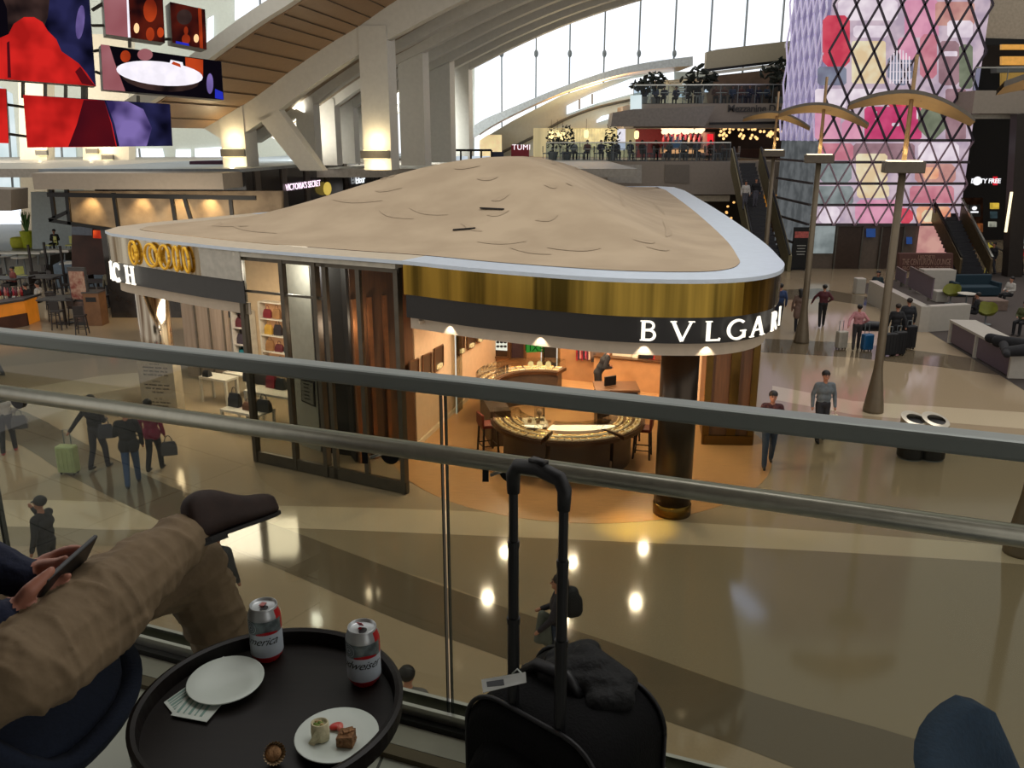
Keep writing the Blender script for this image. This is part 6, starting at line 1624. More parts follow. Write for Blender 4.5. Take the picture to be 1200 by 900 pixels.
wp('counter_ledge', [(1168, 85), (1240, 83), (1240, 76), (1168, 78)], 47.5, m_gsl, .6, False, 'grey counter ledge between the gold panels at the right edge', 'counter')
balustrade([(1140, 106), (1330, 106)], 46.05, 1.1, 'glass balustrade on the right hand mezzanine edge', 5)
o = wp('curved_glass_end', [(920, 132), (930, 130), (930, 88), (920, 92)], 56, glass('pale blue glass end', (150, 180, 205), .6), .15, False, 'pale blue glass end panel beside the tower on the upper terrace', 'glass panel')
# duty free sign
df = thing('shop_sign', 'white lit DUTY FREE sign with round logo and red tag on the dark wall', 'sign', P(1156, 212, 54))
tb = MB(); add_text(tb, 'DUTY FREE', P(1155, 214.5, 54), (1, 0, 0), (0, 0, 1), .38, .01, spacing=.95, offset=.01); tb.build('lettering', glow('white sign glow', (236, 236, 240), 1.3), df)
MB().lathe([(.001, 0), (.26, 0), (.26, .05), (.001, .05)], (0, 0, 0), 16).build('round_logo', MATS['white sign glow'], df, local=True).rotation_euler = (PI/2, 0, 0)
df.children[-1].location = P(1145, 212, 54)-df.location
MB().extr([P(1164, 217, 54), P(1169, 217, 54), P(1169, 207, 54), P(1164, 207, 54)], (0, .05, 0)).build('red_tag', glow('red tag glow', (200, 30, 44), 1.1), df)
bs = thing('shop_sign', 'small dark sign with a white shell mark and word on the right shop', 'sign', P(1142, 248, 53))
MB().extr([P(1135, 254, 53), P(1149, 254, 53), P(1149, 240, 53), P(1135, 240, 53)], (0, .1, 0)).build('panel', mat('black sign panel', (16, 14, 14), .4), bs)
MB().sph(P(1142, 244, 52.9), (.16, .03, .12), 0, 10, 6).build('logo', MATS['white sign glow'], bs, smooth=True)
MB().bar(P(1137.5, 248.5, 52.9), P(1146.5, 248.5, 52.9), .03, .09).build('word_mark', MATS['white sign glow'], bs)
for u0, v0, u1, v1, c, y, l_, s_ in ((1125, 232, 1152, 292, (70, 44, 30), 56, 'brown lit shop interior behind the right escalator', .25), (1162, 238, 1171, 245, (226, 190, 70), 55, 'yellow lit panel at the top of the narrow shop window', .9), (1162, 248, 1169, 256, (70, 90, 96), 55, 'dim teal picture in the narrow shop window', .6), (1160, 260, 1168, 266, (200, 200, 180), 55, 'small pale display in the narrow shop window', .8), (1146, 262, 1152, 272, (190, 110, 60), 55, 'small orange lit box in the brown shop', .6), (1193, 270, 1230, 292, (214, 226, 210), 50, 'bright pale lit counter front at the right edge', 1.0), (1195, 292, 1230, 300, (190, 40, 40), 49, 'red lit strip at the right edge of the hall', .6), (1160, 285, 1165, 306, (200, 180, 70), 52, 'yellow lit display foot near the right escalator', .7)):
    wp('lit_display', [(u0, v1), (u1, v1), (u1, v0), (u0, v0)], y, glow('display %d %d' % (u0, v0), c, s_, tuple(x*.6 for x in c), 1.5), .2, False, l_, 'display')
tbl_ = thing('light_tube', 'slanted bright white light tube on a dark pillar at the right', 'lamp', P(1181, 248, 45))
MB().tube([P(1178.5, 272, 45), P(1185.5, 225, 45)], .07, 8).build('tube', glow('tube white', (255, 236, 190), 1.8), tbl_)
MB().bar(P(1185, 330, 45.4), P(1197, 133, 45.4), .75, .6).build('pillar', mat('dark pillar', (44, 38, 34), .4), tbl_)
# right escalator, going down to the right
e0_, e1_ = P(1116, 216, 49), P(1160, 312, 45)
es = thing('escalator', 'dark escalator with bronze side descending behind the tower on the right', 'escalator', (e1_.x, e1_.y, 0))
for k, (dx, nm) in enumerate(((0, 'balustrade'), (-1.6, 'balustrade'))):
    MB().extr([e0_+Vector((dx, 0, -1.0)), e1_+Vector((dx, 0, -.4)), e1_+Vector((dx, 0, .35)), e0_+Vector((dx, 0, .0))], (.12, 0, 0)).build(nm, mat('bronze escalator side', (96, 82, 60), .35, .5), es)
    MB().bar(e0_+Vector((dx, -.1, .1)), e1_+Vector((dx, -.1, .5)), .12, .08).build('handrail', m_alu if k == 0 else m_black, es)
st_ = MB(); 
for k in range(22):
    a = e1_.lerp(e0_, k/22); st_.box((a.x-.8, a.y, a.z-.75), (1.4, .3, .3))
st_.build('steps', MATS['dark escalator riser'], es)
tubeg = MB(); tubeg.tube([P(1160, 285, 46), P(1180, 297, 46), P(1188, 299, 46)], .05, 6); tag(tubeg.build('curved_handrail', m_alu), 'thin curved bright handrail at the foot of the right escalator', 'handrail')
# ================================================================== LAMP POSTS
m_post = mat('bronze grey post', (112, 100, 82), .45, .4, .05)
def lamp_post(x, y, label, scale=1.0):
    t = thing('lamp_post', label, 'lamp post', (x, y, 0), 0)
    MB().lathe([(.27, 0), (.27, .06), (.24, .3), (.13, 1.1), (.115, 1.3), (.09, 6.3)], (0, 0, 0), 20).build('post', m_post, t, smooth=True, local=True)
    MB().lathe([(.065, 6.2), (.045, 9.1)], (0, 0, 0), 12).build('upper_post', mat('warm upper post', (150, 120, 84), .4, .4), t, smooth=True, local=True)
    MB().box((0, 0, 6.45), (.95, .55, .28)).build('lamp_box', mat('grey lamp housing', (92, 84, 74), .5, .3), t, local=True, bevel=.02)
    MB().box((0, 0, 6.60), (.80, .42, .03)).build('lamp_glow', glow('uplight glow', (255, 236, 190), 3.0), t, local=True)
    cn_ = MB(); N = 14; L_ = 1.45
    rows = []
    for th_, m_ in ((0, 0), (-.09, 1)):
        for j, wdt in enumerate((-.42, .42)):
            rows.append([(L_*(2*i/N-1), wdt*(1-.55*abs(2*i/N-1)**2.2), 8.15-.38*(abs(2*i/N-1)**1.8)+th_-wdt*(1-.55*abs(2*i/N-1)**2.2)*.28-.20*(2*i/N-1)) for i in range(N+1)])
    cn_.strip(rows[0], rows[1], 0); cn_.strip(rows[2], rows[3], 1); cn_.strip(rows[0], rows[2], 0); cn_.strip(rows[1], rows[3], 0)
    cn_.build('canopy_reflector', [mat('grey canopy top', (92, 86, 78), .5), mat('warm canopy underside', (168, 138, 96), .5, 0, .04)], t, smooth=False, local=True)
    sl = MB(); sl.box((.45, 0, 8.03), (.5, .06, .02)); sl.build('canopy_slot', m_black, t, local=True)
    light('SPOT', (x, y, 6.66), 50, (1, .80, .5), .15, rot=(PI, 0, 0), spot=1.7, blend=.6)
    t.rotation_euler = (0, 0, -.25)
    return t
for (u, v, lab) in ((1194, 648, 'nearest curved canopy lamp post, cut by the right picture edge'), (1023, 482, 'curved canopy lamp post standing in front of the tower, right of the striped shirt man'), (939, 401, 'curved canopy lamp post farther back, between the beige coat woman and the tower'), (893, 345, 'farthest curved canopy lamp post, in front of the far escalator')):
    p = G(u, v); lamp_post(p.x, p.y, lab)
# ================================================================== TRASH BINS
def bin_(u, v, label):
    p = G(u, v); t = thing('trash_bin', label, 'trash bin', (p.x, p.y, 0), .35)
    N = 28
    MB().lathe([(.28, .03), (.30, .06), (.30, .72), (.001, .72)], (0, 0, 0), N).build('bin_body', mat('black bin body', (22, 22, 24), .35), t, smooth=False, local=True)
    MB().lathe([(.27, 0), (.27, .05)], (0, 0, 0), N).build('foot_ring', m_mull, t, local=True)
    rm = MB(); n0 = 0
    def zt_(a): return .95+.10*math.sin(a)
    A = [2*PI*k/N for k in range(N+1)]
    rm.strip([(.305*math.cos(a), .305*math.sin(a), .70) for a in A], [(.305*math.cos(a), .305*math.sin(a), zt_(a)) for a in A])
    rm.strip([(.305*math.cos(a), .305*math.sin(a), zt_(a)) for a in A], [(.21*math.cos(a), .19*math.sin(a)-.02, zt_(a)*.55+.95*.45+.01) for a in A])
    rm.build('steel_hood', mat('brushed steel hood', (176, 168, 152), .3, .85), t, smooth=True, local=True)
    dh = MB(); dh.lathe([(.001, .90), (.22, .90), (.22, .905), (.001, .905)], (0, 0, 0), N); dh.build('bin_opening', m_ink, t, local=True)
bin_(1066, 536, 'left black round trash bin with a slanted steel hood and dark opening')
bin_(1090, 537, 'right black round trash bin with a slanted steel hood, beside its twin')

struct(MB().bar((41, 2, 8), (41, 63, 8), .4, 16).build('wall_right', mat('dim right hall wall', (70, 60, 52), .7, 0, .2, .5)))
# ================================================================== HANGING SCREENS
ysn = 27.0
m_sframe = mat('grey screen frame', (120, 116, 108), .5, .3)
def screen(quad, y, label, patches, base, side=4):
    """quad: px corners bl, br, tr, tl"""
    c = P(quad[0][0], quad[0][1], y); t = thing('hanging_screen', label, 'screen', c)
    Q4 = [P(u, v, y) for u, v in quad]
    MB().extr([q+Vector((0, .03, 0)) for q in Q4], (-.5, .9, 0)).build('screen_case', m_sframe, t)
    mb = MB(); ms = [base]; mb.poly([q for q in Q4], 0)
    for i, (m_, pts) in enumerate(patches):
        if m_ not in ms: ms.append(m_)
        mb.poly([P(u, v, y-.02-.012*(i+1)) for u, v in pts], ms.index(m_))
    mb.build('screen_picture', ms, t)
    return t
r_ = glow('screen red', (214, 38, 34), .95, (168, 26, 24), 1.1); r2_ = glow('screen dark red', (96, 18, 26), .8, (60, 14, 26), .4)
nv = glow('screen navy', (44, 44, 86), .8, (12, 12, 28), .9); vi = glow('screen violet', (140, 120, 190), .8, (52, 42, 92), 1.0)
bk = glow('screen black', (16, 12, 20), .7); or_ = glow('screen orange', (196, 70, 30), .9, (110, 32, 18), .8); pk_ = glow('screen dusty pink', (176, 116, 122), .85, (150, 84, 90), .6)
wh = glow('screen white', (246, 240, 250), 1.1); hd_ = glow('screen dark brown', (74, 54, 50), .7, (28, 20, 22), 1.2); bl = glow('screen blue', (40, 50, 190), .9); fl_ = glow('screen flame', (255, 206, 150), 1.2)
br_ = glow('screen ember', (92, 30, 20), .8, (30, 12, 14), 1.2)
def oval(cx, cy, rx, ry, n=20, a0=0, a1=360, rot=0):
    o = []
    for i in range(n):
        a = math.radians(a0+(a1-a0)*i/n); x, y_ = rx*math.cos(a), ry*math.sin(a); o.append((cx+x*math.cos(rot)-y_*math.sin(rot), cy+x*math.sin(rot)+y_*math.cos(rot)))
    return o
screen([(-60, 88), (112, 101), (103, -20), (-60, -40)], ysn, "biggest hanging screen at the top left showing a person's back in red", [
    (hd_, [(-60, 60), (48, 40), (56, 20), (60, -20), (-60, -30)]), (bk, [(-60, 60), (10, 42), (8, 10), (-4, -20), (-60, -30)]),
    (r_, [(-60, 88), (112, 101), (102, 86), (92, 74), (72, 60), (66, 46), (56, 36), (50, 26), (40, 20), (28, 20), (16, 28), (10, 40), (-4, 46), (-60, 60)]),
    (r2_, [(112, 101), (104, 92), (94, 78), (88, 84), (96, 98)]), (r2_, [(9, 91), (13, 91), (11, 48), (8, 50)]),
    (vi, oval(94, 26, 5, 20, rot=.1))], nv)
screen([(124, 40), (193, 50), (190, -10), (120, -20)], ysn+.6, 'hanging screen with kitchen flames and a pink haze, top centre of the left screens', [
    (pk_, [(124, 40), (152, 44), (149, -14), (120, -20)]), (wh, [(150, 44), (153, 44), (150, -12), (148, -12)]), (or_, oval(176, 12, 8, 14)), (or_, oval(176, 40, 5, 8)), (fl_, oval(160, 33, 3.2, 6)), (or_, oval(188, 38, 4, 6))], br_)
screen([(202, 50), (242, 58), (240, 11), (199, 2)], ysn+.8, 'small square hanging screen with orange flames, right of the kitchen screen', [
    (or_, [(234, 56), (238, 57), (236, 10), (232, 9)]), (fl_, oval(230, 45, 3, 5)), (or_, oval(218, 46, 5, 6)), (or_, oval(218, 36, 2.5, 5)), (hd_, oval(216, 20, 9, 9)), (bl, [(206, 51), (222, 54), (221, 51), (206, 48)])], br_)
screen([(121, 105), (262, 117), (259, 72), (118, 52)], ysn+.3, 'wide hanging screen showing a round white pan', [
    (pk_, [(121, 105), (147, 107), (134, 72), (128, 53), (118, 52)]), (or_, oval(147, 66, 6, 7)), (pk_, oval(170, 64, 9, 7)), (or_, [(218, 84), (238, 90), (238, 70), (217, 67)]),
    (hd_, oval(188, 92, 46, 15, rot=.1)), (wh, oval(187, 86, 51, 14, 28, rot=.10)), (wh, [(198, 76), (216, 82), (214, 73), (200, 70)]), (or_, [(201, 75), (212, 79), (211, 75), (203, 72)]), (vi, oval(246, 98, 4, 12)), (bl, [(252, 115), (262, 117), (261, 108), (252, 104)])], bk)
screen([(32, 173), (202, 171), (199, 122), (27, 111)], ysn+.2, 'long low hanging screen showing a red shoulder and violet blur', [
    (r_, [(32, 173), (137, 172), (131, 145), (122, 118), (27, 111)]), (r2_, [(80, 172), (136, 172), (130, 144), (122, 118), (98, 117), (90, 146)]),
    (vi, [(140, 172), (172, 171), (178, 150), (168, 128), (150, 119), (124, 118), (134, 145)])], nv)
screen([(-50, 166), (10, 168), (7, 104), (-50, 100)], ysn+.2, 'plain red hanging screen cut off by the left picture edge', [], r_)
# suspension frame behind the screens
sf = thing('screen_gantry', 'thin steel gantry rods between the hanging screens', 'gantry', P(60, 105, ysn+2))
for (u0, v0, u1, v1) in ((27, 92, 27, 115), (53, 96, 53, 118), (77, 98, 77, 120), (97, 98, 97, 120), (101, 98, 101, 122), (4, 122, 32, 126), (10, 157, 32, 160), (108, 12, 124, 2), (108, 30, 124, 30), (110, 60, 122, 58), (112, 84, 122, 88), (152, 40, 152, 56), (193, 46, 202, 46), (162, 112, 162, 122)):
    MB().bar(P(u0, v0, ysn+1.2), P(u1, v1, ysn+1.2), .08, .08).build('rod', m_lbody, sf)
# ================================================================== FOOD COURT (left)
m_lime = mat('lime green plastic', (176, 184, 30), .5); m_lime2 = mat('pale lime shell', (206, 206, 120), .5); m_bgc = mat('blue grey counter', (104, 120, 134), .4)
def onG(u, v): return G(u, v)
p = onG(34, 300); pl_ = thing('planter', 'tall lime green planter with a spiky plant by the bright window', 'planter', (p.x, p.y, 1.5))
yq = 50.0
p = P(34, 290, yq); pl_.location = (p.x, p.y, p.z)
MB().lathe([(.30, 0), (.38, .95), (.32, .95), (.3, .8)], (0, 0, 0), 18).build('pot', m_lime, pl_, local=True)
lf = MB(); rr = random.Random(2)
for k in range(26):
    a = rr.random()*6.28; q = .25*rr.random(); h = .7+rr.random()*.7; lf.tube([(0, 0, .8), (q*math.cos(a)*.6, q*math.sin(a)*.6, .8+h*.5), (q*1.6*math.cos(a), q*1.6*math.sin(a), .8+h)], [.05, .05, .008], 5)
lf.build('leaves', mat('bright plant green', (70, 110, 44), .6, 0, .2), pl_, local=True)
p = P(23, 290, yq); tag(MB().lathe([(.40, 0), (.46, .25), (.42, .55), (.30, .60)], (0, 0, 0), 16).build('pouf', mat('lime yellow pouf', (190, 190, 60), .8), smooth=True), 'rounded lime yellow pouf beside the tall green planter', 'pouf').location = p
zr = P(34, 290, yq).z
rf = MB(); rf.prism([(P(-60, 292, yq).x, 46), (P(95, 292, yq).x, 46), (P(95, 292, yq).x, 64), (P(-60, 292, yq).x-5, 64)], 0, zr-.02)
struct(rf.build('floor', mat('raised floor edge', (120, 118, 112), .4)))
pb_ = thing('ledge_counter', 'long pale ledge counter along the raised floor at the left', 'counter', P(52, 296, 45.6))
MB().bar(P(-30, 296, 45.6), P(50, 296, 45.6), .6, .10).build('ledge_top', m_white2, pb_); MB().bar(P(52, 294, 45.4), P(84, 293.5, 45.4), .7, .12).build('ledge_top', m_white, pb_)
for u in (0, 20, 45, 58, 76): MB().bar(P(u, 297, 45.6), P(u, 310, 45.6), .07).build('ledge_leg', m_mull, pb_)
lc = cafe_chair(m_lime2, 'pale lime chair on the raised floor, left of the two behind the pale ledge', None)
for k, (u, v, y, lab) in enumerate(((61, 292, 47.5, ''), (84, 292, 47.5, 'pale lime chair on the raised floor, right of the two behind the pale ledge'), (27, 318, 41, 'pale lime chair at the tall white table, right of the planter'), (5, 318, 41, 'pale lime chair at the far left tall white table'))):
    q = P(u, v, y); q.z = zr if k < 2 else 0.0
    if k == 0: lc.location = q; lc.rotation_euler = (0, 0, 2.6)
    else:
        if k >= 2: q = G(u, 334)
        c = dup(lc, q, 2.0+k, lab)
# tall white tables
for k, (u, v, lab) in enumerate(((8, 322, 'tall white table at the far left edge of the food court'), (31, 324, 'tall white table with a chrome leg in front of the lime planter'))):
    q = G(u, v); cafe_table(q, lab, None, m_white, 1.05, .6)
# food stall
q0, q1 = G(66, 338), G(131, 336)
fsn = thing('food_stall', 'blue grey food stall counter with glass display, in front of the cafe building', 'counter', q0)
MB().prism([(q0.x, q0.y), (q1.x, q1.y), (q1.x, q1.y+1.2), (q0.x-.4, q0.y+1.6)], 0, 1.15).build('counter_front', m_bgc, fsn)
MB().prism([(q0.x+.2, q0.y+.2), (q1.x, q1.y+.2), (q1.x, q1.y+1), (q0.x+.2, q0.y+1)], 1.15, 1.2).build('counter_top', m_white, fsn)
MB().prism([(q0.x+1.6, q0.y+.25), (q0.x+3.2, q0.y+.25), (q0.x+3.2, q0.y+.9), (q0.x+1.6, q0.y+.9)], 1.2, 1.65).build('food_display', mat('mixed food display', (170, 130, 90), .5, 0, .5, 6, emis=(200, 160, 110), estr=.25), fsn)
MB().prism([(q0.x+3.6, q0.y+.25), (q1.x-.2, q1.y+.25), (q1.x-.2, q1.y+.9), (q0.x+3.6, q0.y+.9)], 1.2, 1.7).build('glass_case', mat('pale glass case', (150, 176, 196), .2, 0, .1, emis=(150, 176, 196), estr=.25), fsn)
wp('stall_back_wall', [(84, 322), (142, 322), (142, 262), (84, 262)], 39.5, mat('dark cafe back wall', (62, 36, 28), .6, 0, .3, 1.5), .3, True)
wp('menu_board', [(84, 275), (108, 276), (108, 266), (84, 266)], 39.2, mat('slate menu board', (92, 100, 112), .5), .1, False, 'slate grey menu board over the food stall', 'menu board')
wp('neon_strip', [(109, 279), (129, 280), (129, 271), (109, 270)], 39.1, glow('red orange neon', (236, 90, 40), 1.1, (150, 40, 24), 1), .1, False, 'red orange glowing strip over the food stall', 'neon')
wp('wall_left', [(38, 300), (88, 300), (88, 225), (36, 225)], 49.5, mat('pale blue grey wall', (180, 190, 190), .6, 0, .05), .3)
# dark high tables and stools
m_bs = mat('dark brown stool', (36, 28, 26), .5); m_bt = mat('dark grey table', (58, 56, 56), .35)
hs = None
def high_stool(u, v, rz, label, grp='dark high stools in the food court'):
    global hs
    q = G(u, v)
    if hs is None:
        t = thing('high_stool', label, 'stool', q, rz, grp)
        MB().box((0, 0, .72), (.38, .38, .06)).build('seat', m_bs, t, local=True)
        MB().box((0, -.18, .95), (.36, .04, .34)).build('backrest', m_bs, t, local=True)
        for sx in (-1, 1):
            for sy in (-1, 1): MB().bar((sx*.15, sy*.15, .7), (sx*.19, sy*.19, 0), .035).build('leg', m_bs, t, local=True)
        fr_ = MB()
        for a, b in (((-.18, -.18), (.18, -.18)), ((.18, -.18), (.18, .18)), ((.18, .18), (-.18, .18)), ((-.18, .18), (-.18, -.18))): fr_.bar((*a, .25), (*b, .25), .025)
        fr_.build('footrest', m_bs, t, local=True); hs = t; return t
    return dup(hs, q, rz, label, grp)
def high_table(u, v, r, label, h=1.05):
    q = G(u, v); t = thing('high_table', label, 'table', q)
    MB().box((0, 0, h-.02), (r*2, r*1.5, .05)).build('tabletop', m_bt, t, local=True)
    MB().tube([(0, 0, .02), (0, 0, h-.04)], .06, 8).build('pedestal', m_bs, t, local=True); MB().lathe([(.32, 0), (.32, .03), (.05, .06)], (0, 0, 0), 16).build('base', m_bs, t, local=True)
high_table(77, 379, .75, 'biggest dark high table, in the middle of the food court stools')
high_table(55, 350, .7, 'dark high table behind the seated pair in the food court')
high_table(12, 352, .7, 'dark high table at the left edge behind the bar counter')
high_table(118, 356, .65, 'dark high table right of the poster totem')
high_table(160, 352, .65, 'dark high table just left of the mirror column')
for i, (u, v, rz) in enumerate(((64, 376, .5), (90, 381, -.4), (70, 386, 0), (95, 370, 2.8), (62, 362, 1.8), (44, 345, .4), (66, 344, -.6), (50, 337, 2.6), (80, 352, -1.2), (38, 352, 1.2), (3, 340, .2), (20, 344, -.4), (14, 362, 0), (84, 338, 2.), (106, 350, 1.3), (130, 352, -1.4), (112, 366, .2), (126, 366, -.3), (148, 356, 1.4), (142, 345, 2.4), (170, 358, -1.2), (97, 392, .2))):
    high_stool(u, v, rz, 'dark high stool with a low back among the food court tables')
# bar counter with orange front
q0, q1 = G(-25, 392), G(33, 381); bcn = thing('bar_counter', 'bar counter with a dark top and glowing orange front at the left edge', 'counter', q0)
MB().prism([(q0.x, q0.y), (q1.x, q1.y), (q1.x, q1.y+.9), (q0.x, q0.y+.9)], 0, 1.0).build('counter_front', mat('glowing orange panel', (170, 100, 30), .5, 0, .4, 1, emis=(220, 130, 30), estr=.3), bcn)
MB().prism([(q0.x, q0.y-.2), (q1.x+.1, q1.y-.2), (q1.x+.1, q1.y+1.1), (q0.x, q0.y+1.1)], 1.0, 1.08).build('counter_top', m_bt, bcn)
MB().prism([(q0.x, q0.y-.1), (q1.x+.05, q1.y-.1), (q1.x+.05, q1.y), (q0.x, q0.y)], 0, .5).build('kick_panel', mat('brown stained panel', (70, 38, 24), .6, 0, .3, 2), bcn)
rr = random.Random(12)
for k in range(9):
    q = G(4+k*3, 0); q = P(2+k*3.2, 357, q1.y+.4+rr.random()*.3); c = cols[k % 8]
    o = MB().lathe([(.05, 0), (.05, .2), (.02, .27), (.02, .33)], (0, 0, 0), 8).build('bottle', mat('bottle %d' % (k % 8), c, .3), smooth=True); o.location = (q.x, q.y, 1.08); tag(o, 'small bottle on the orange fronted bar counter', 'bottle', 'bottles on the orange bar counter')
# poster totem and wood bin
q = G(99, 381); tt = thing('poster_totem', 'tall free standing poster board with reddish food pictures in the food court', 'poster', q, -.1)
MB().box((0, 0, 1.15), (.72, .12, 2.3)).build('board', m_bt, tt, local=True)
MB().box((0, -.07, 1.6), (.62, .02, 1.1)).build('upper_poster', mat('reddish food poster', (120, 54, 44), .5, 0, .6, 5, rgb2=(170, 140, 120)), tt, local=True)
MB().box((0, -.07, .55), (.62, .02, .8)).build('lower_poster', mat('grey brown poster', (96, 78, 72), .5, 0, .5, 5), tt, local=True)
q = G(115, 380); wbn = thing('wood_bin', 'brown wooden waste cabinet right of the poster totem', 'trash bin', q)
MB().box((0, 0, .65), (.62, .6, 1.3)).build('bin_body', mat('brown wood laminate', (112, 78, 50), .5, 0, .15, 3), wbn, local=True); MB().box((0, 0, 1.32), (.68, .66, .05)).build('bin_top', m_bt, wbn, local=True)
MB().box((0, -.305, 1.05), (.4, .02, .18)).build('bin_opening', m_ink, wbn, local=True)
# queue posts
for k, (u, v) in enumerate(((41, 340), (78, 342), (59, 336))):
    q = G(u, v); tag(MB().bar((q.x, q.y, 0), (q.x, q.y, 2.2), .09).build('barrier_post', m_bs), ['left', 'right', 'middle'][k]+' tall black post of the open frame around the food court seating', 'post')
# ================================================================== LOUNGE (right)
m_wl = mat('white laminate wall', (176, 170, 160), .4, 0, .03); m_purp = mat('grey purple panel', (92, 76, 88), .5, 0, .06, 20); m_carp = mat('dark lounge carpet', (66, 58, 54), .95, 0, .12, 30)
lc_ = MB(); lc_.poly([tuple(G(u, v, .004)) for u, v in ((1030, 354), (1110, 402), (1182, 446), (1300, 520), (1500, 520), (1500, 318), (1110, 320), (1000, 334))]); struct(lc_.build('floor', m_carp))
def wallbox(pa, pb, th, h, name, m, label, cat):
    a = G(*pa); b = G(*pb); d = (b-a).normalized(); n_ = Vector((-d.y, d.x, 0))
    if n_.y < 0: n_ = -n_
    o = MB().prism([(a.x, a.y), (b.x, b.y), (b.x+n_.x*th, b.y+n_.y*th), (a.x+n_.x*th, a.y+n_.y*th)], 0, h).build(name, m); return tag(o, label, cat), a, b, n_
wallbox((1025, 354), (1087, 389), .35, .98, 'partition', m_wl, 'low white lounge partition running back from the corner, carrying a purple panel', 'partition')
wallbox((1087, 389), (1134, 386), .35, .98, 'partition', m_wl, 'short white lounge partition facing the camera, right of the corner', 'partition')
def panel_on(pa, pb, z0, z1, label):
    a = PV(*pa, (0, 0, z0), Vector((0, 0, 1))); b = PV(*pb, (0, 0, z0), Vector((0, 0, 1))); t = thing('privacy_screen', label, 'screen', (a.x, a.y, z0))
    MB().bar(a+Vector((0, 0, (z1-z0)/2+.06)), b+Vector((0, 0, (z1-z0)/2+.06)), .05, z1-z0-.1).build('panel', m_purp, t)
    fr_ = MB()
    for f in (.1, .9): q = a.lerp(b, f); fr_.box((q.x, q.y, z0+.05), (.08, .08, .12))
    fr_.bar(a+Vector((0, 0, z1-z0)), b+Vector((0, 0, z1-z0)), .07, .05); fr_.build('frame', m_lbody, t)
panel_on((1064, 338), (1091, 354), .98, 1.9, 'grey purple privacy panel standing on the long white partition')
panel_on((1049, 329), (1060, 336), .98, 1.6, 'smaller purple privacy panel farther back on the white partition')
wallbox((1080, 345), (1117, 345), .6, 1.15, 'reception_desk', m_wl, 'white reception desk below the brown lounge sign', 'desk')
sg = thing('lounge_sign', 'brown lit sign board reading THE CENTURION LOUNGE, over the reception desk', 'sign', P(1054, 318, 42))
MB().extr([P(1054, 318, 42), P(1117, 317, 42), P(1117, 297, 42), P(1054, 297, 42)], (0, .25, 0)).build('board', mat('brown sign board', (74, 46, 40), .6, 0, .1, emis=(90, 50, 40), estr=.10), sg)
for x_ in (1058, 1113): MB().bar(P(x_, 318, 42.1), Vector((P(x_, 318, 42.1).x, 42.1, 0)), .08).build('sign_leg', m_lbody, sg)
m_sgt = mat('tan sign letters', (150, 120, 104), .5)
for txt, v, px in (('A WELCOME TO', 301, 20), ('THE CENTURION LOUNGE', 308, 57), ('FROM AMERICAN EXPRESS', 314, 56)):
    a = P(1085.5-px/2, v, 41.93); b = P(1085.5+px/2, v, 41.93); vs, fs2 = text_mesh(txt, .42 if px == 57 else .26, .01); w0 = max(q[0] for q in vs)-min(q[0] for q in vs); k_ = (b-a).length/w0
    tb = MB(); 
    for q in vs: tb.v.append(((a.x+b.x)/2+q[0]*k_, 41.93-q[2], a.z+q[1]-.1))
    for f in fs2: tb.f.append(f); tb.m.append(0)
    tb.build('lettering', m_sgt, sg)
def cube_seat(u, v, w_, d_, h, m, name, label, cat, rz=0, bev=.04):
    q = G(u, v); o = MB().box((0, 0, h/2), (w_, d_, h)).build(name, m, bevel=bev); o.location = q; o.rotation_euler = (0, 0, rz); return tag(o, label, cat)
sofa = thing('sofa', 'dark teal lounge sofa right of the reception desk', 'sofa', G(1140, 346), .05)
m_tl = mat('dark teal fabric', (22, 46, 58), .85, 0, .1, 30)
MB().box((0, 0, .25), (2.0, .85, .42)).build('seat', m_tl, sofa, local=True, bevel=.04); MB().box((0, .40, .55), (2.0, .18, .75)).build('backrest', m_tl, sofa, local=True, bevel=.04)
for s_ in (-1, 1): MB().box((s_*1.0, 0, .35), (.15, .85, .6)).build('armrest', m_tl, sofa, local=True, bevel=.03)
cube_seat(1100, 353, .55, .55, .5, m_wl, 'cube_table', 'pale cube table between the partition corner and the green chair', 'table')
cube_seat(1159, 362, 1.1, .9, .45, mat('taupe pouf', (110, 92, 82), .8), 'ottoman', 'square taupe ottoman beside the person in the white shirt', 'ottoman')
cube_seat(1006, 344, .45, .45, .75, m_wl, 'planter_block', 'small white block seat end at the far left of the lounge', 'block')
q = G(1131, 360); cafe_table(q, 'round white lounge table behind the partition', None, m_white, .62, .38)
m_grn = mat('olive green shell chair', (116, 118, 36), .6)
def shell_chair(u, v, rz, label):
    q = G(u, v); t = thing('shell_chair', label, 'chair', q, rz); mb = MB(); N = 20; rows = []
    for i in range(6):
        f = i/5; rows.append([((.16+.22*f)*math.cos(a), (.15+.20*f)*math.sin(a), .36+f*f*(.10+.38*max(0, -math.sin(a))**.8+.12*abs(math.cos(a)))) for a in [2*PI*k/N for k in range(N+1)]])
    for i in range(5): mb.strip(rows[i], rows[i+1])
    mb.poly(rows[0][:-1]); mb.build('shell', m_grn, t, smooth=True, local=True)
    MB().tube([(0, 0, .03), (0, 0, .37)], .03, 8).build('pedestal', m_mull, t, local=True); MB().lathe([(.22, 0), (.22, .02), (.04, .05)], (0, 0, 0), 16).build('base', m_mull, t, local=True)
shell_chair(1113, 356, 2.4, 'olive green shell chair behind the partition, next to the pale cube')
shell_chair(1154, 380, 2.6, 'olive green shell chair nearest the long white bench')
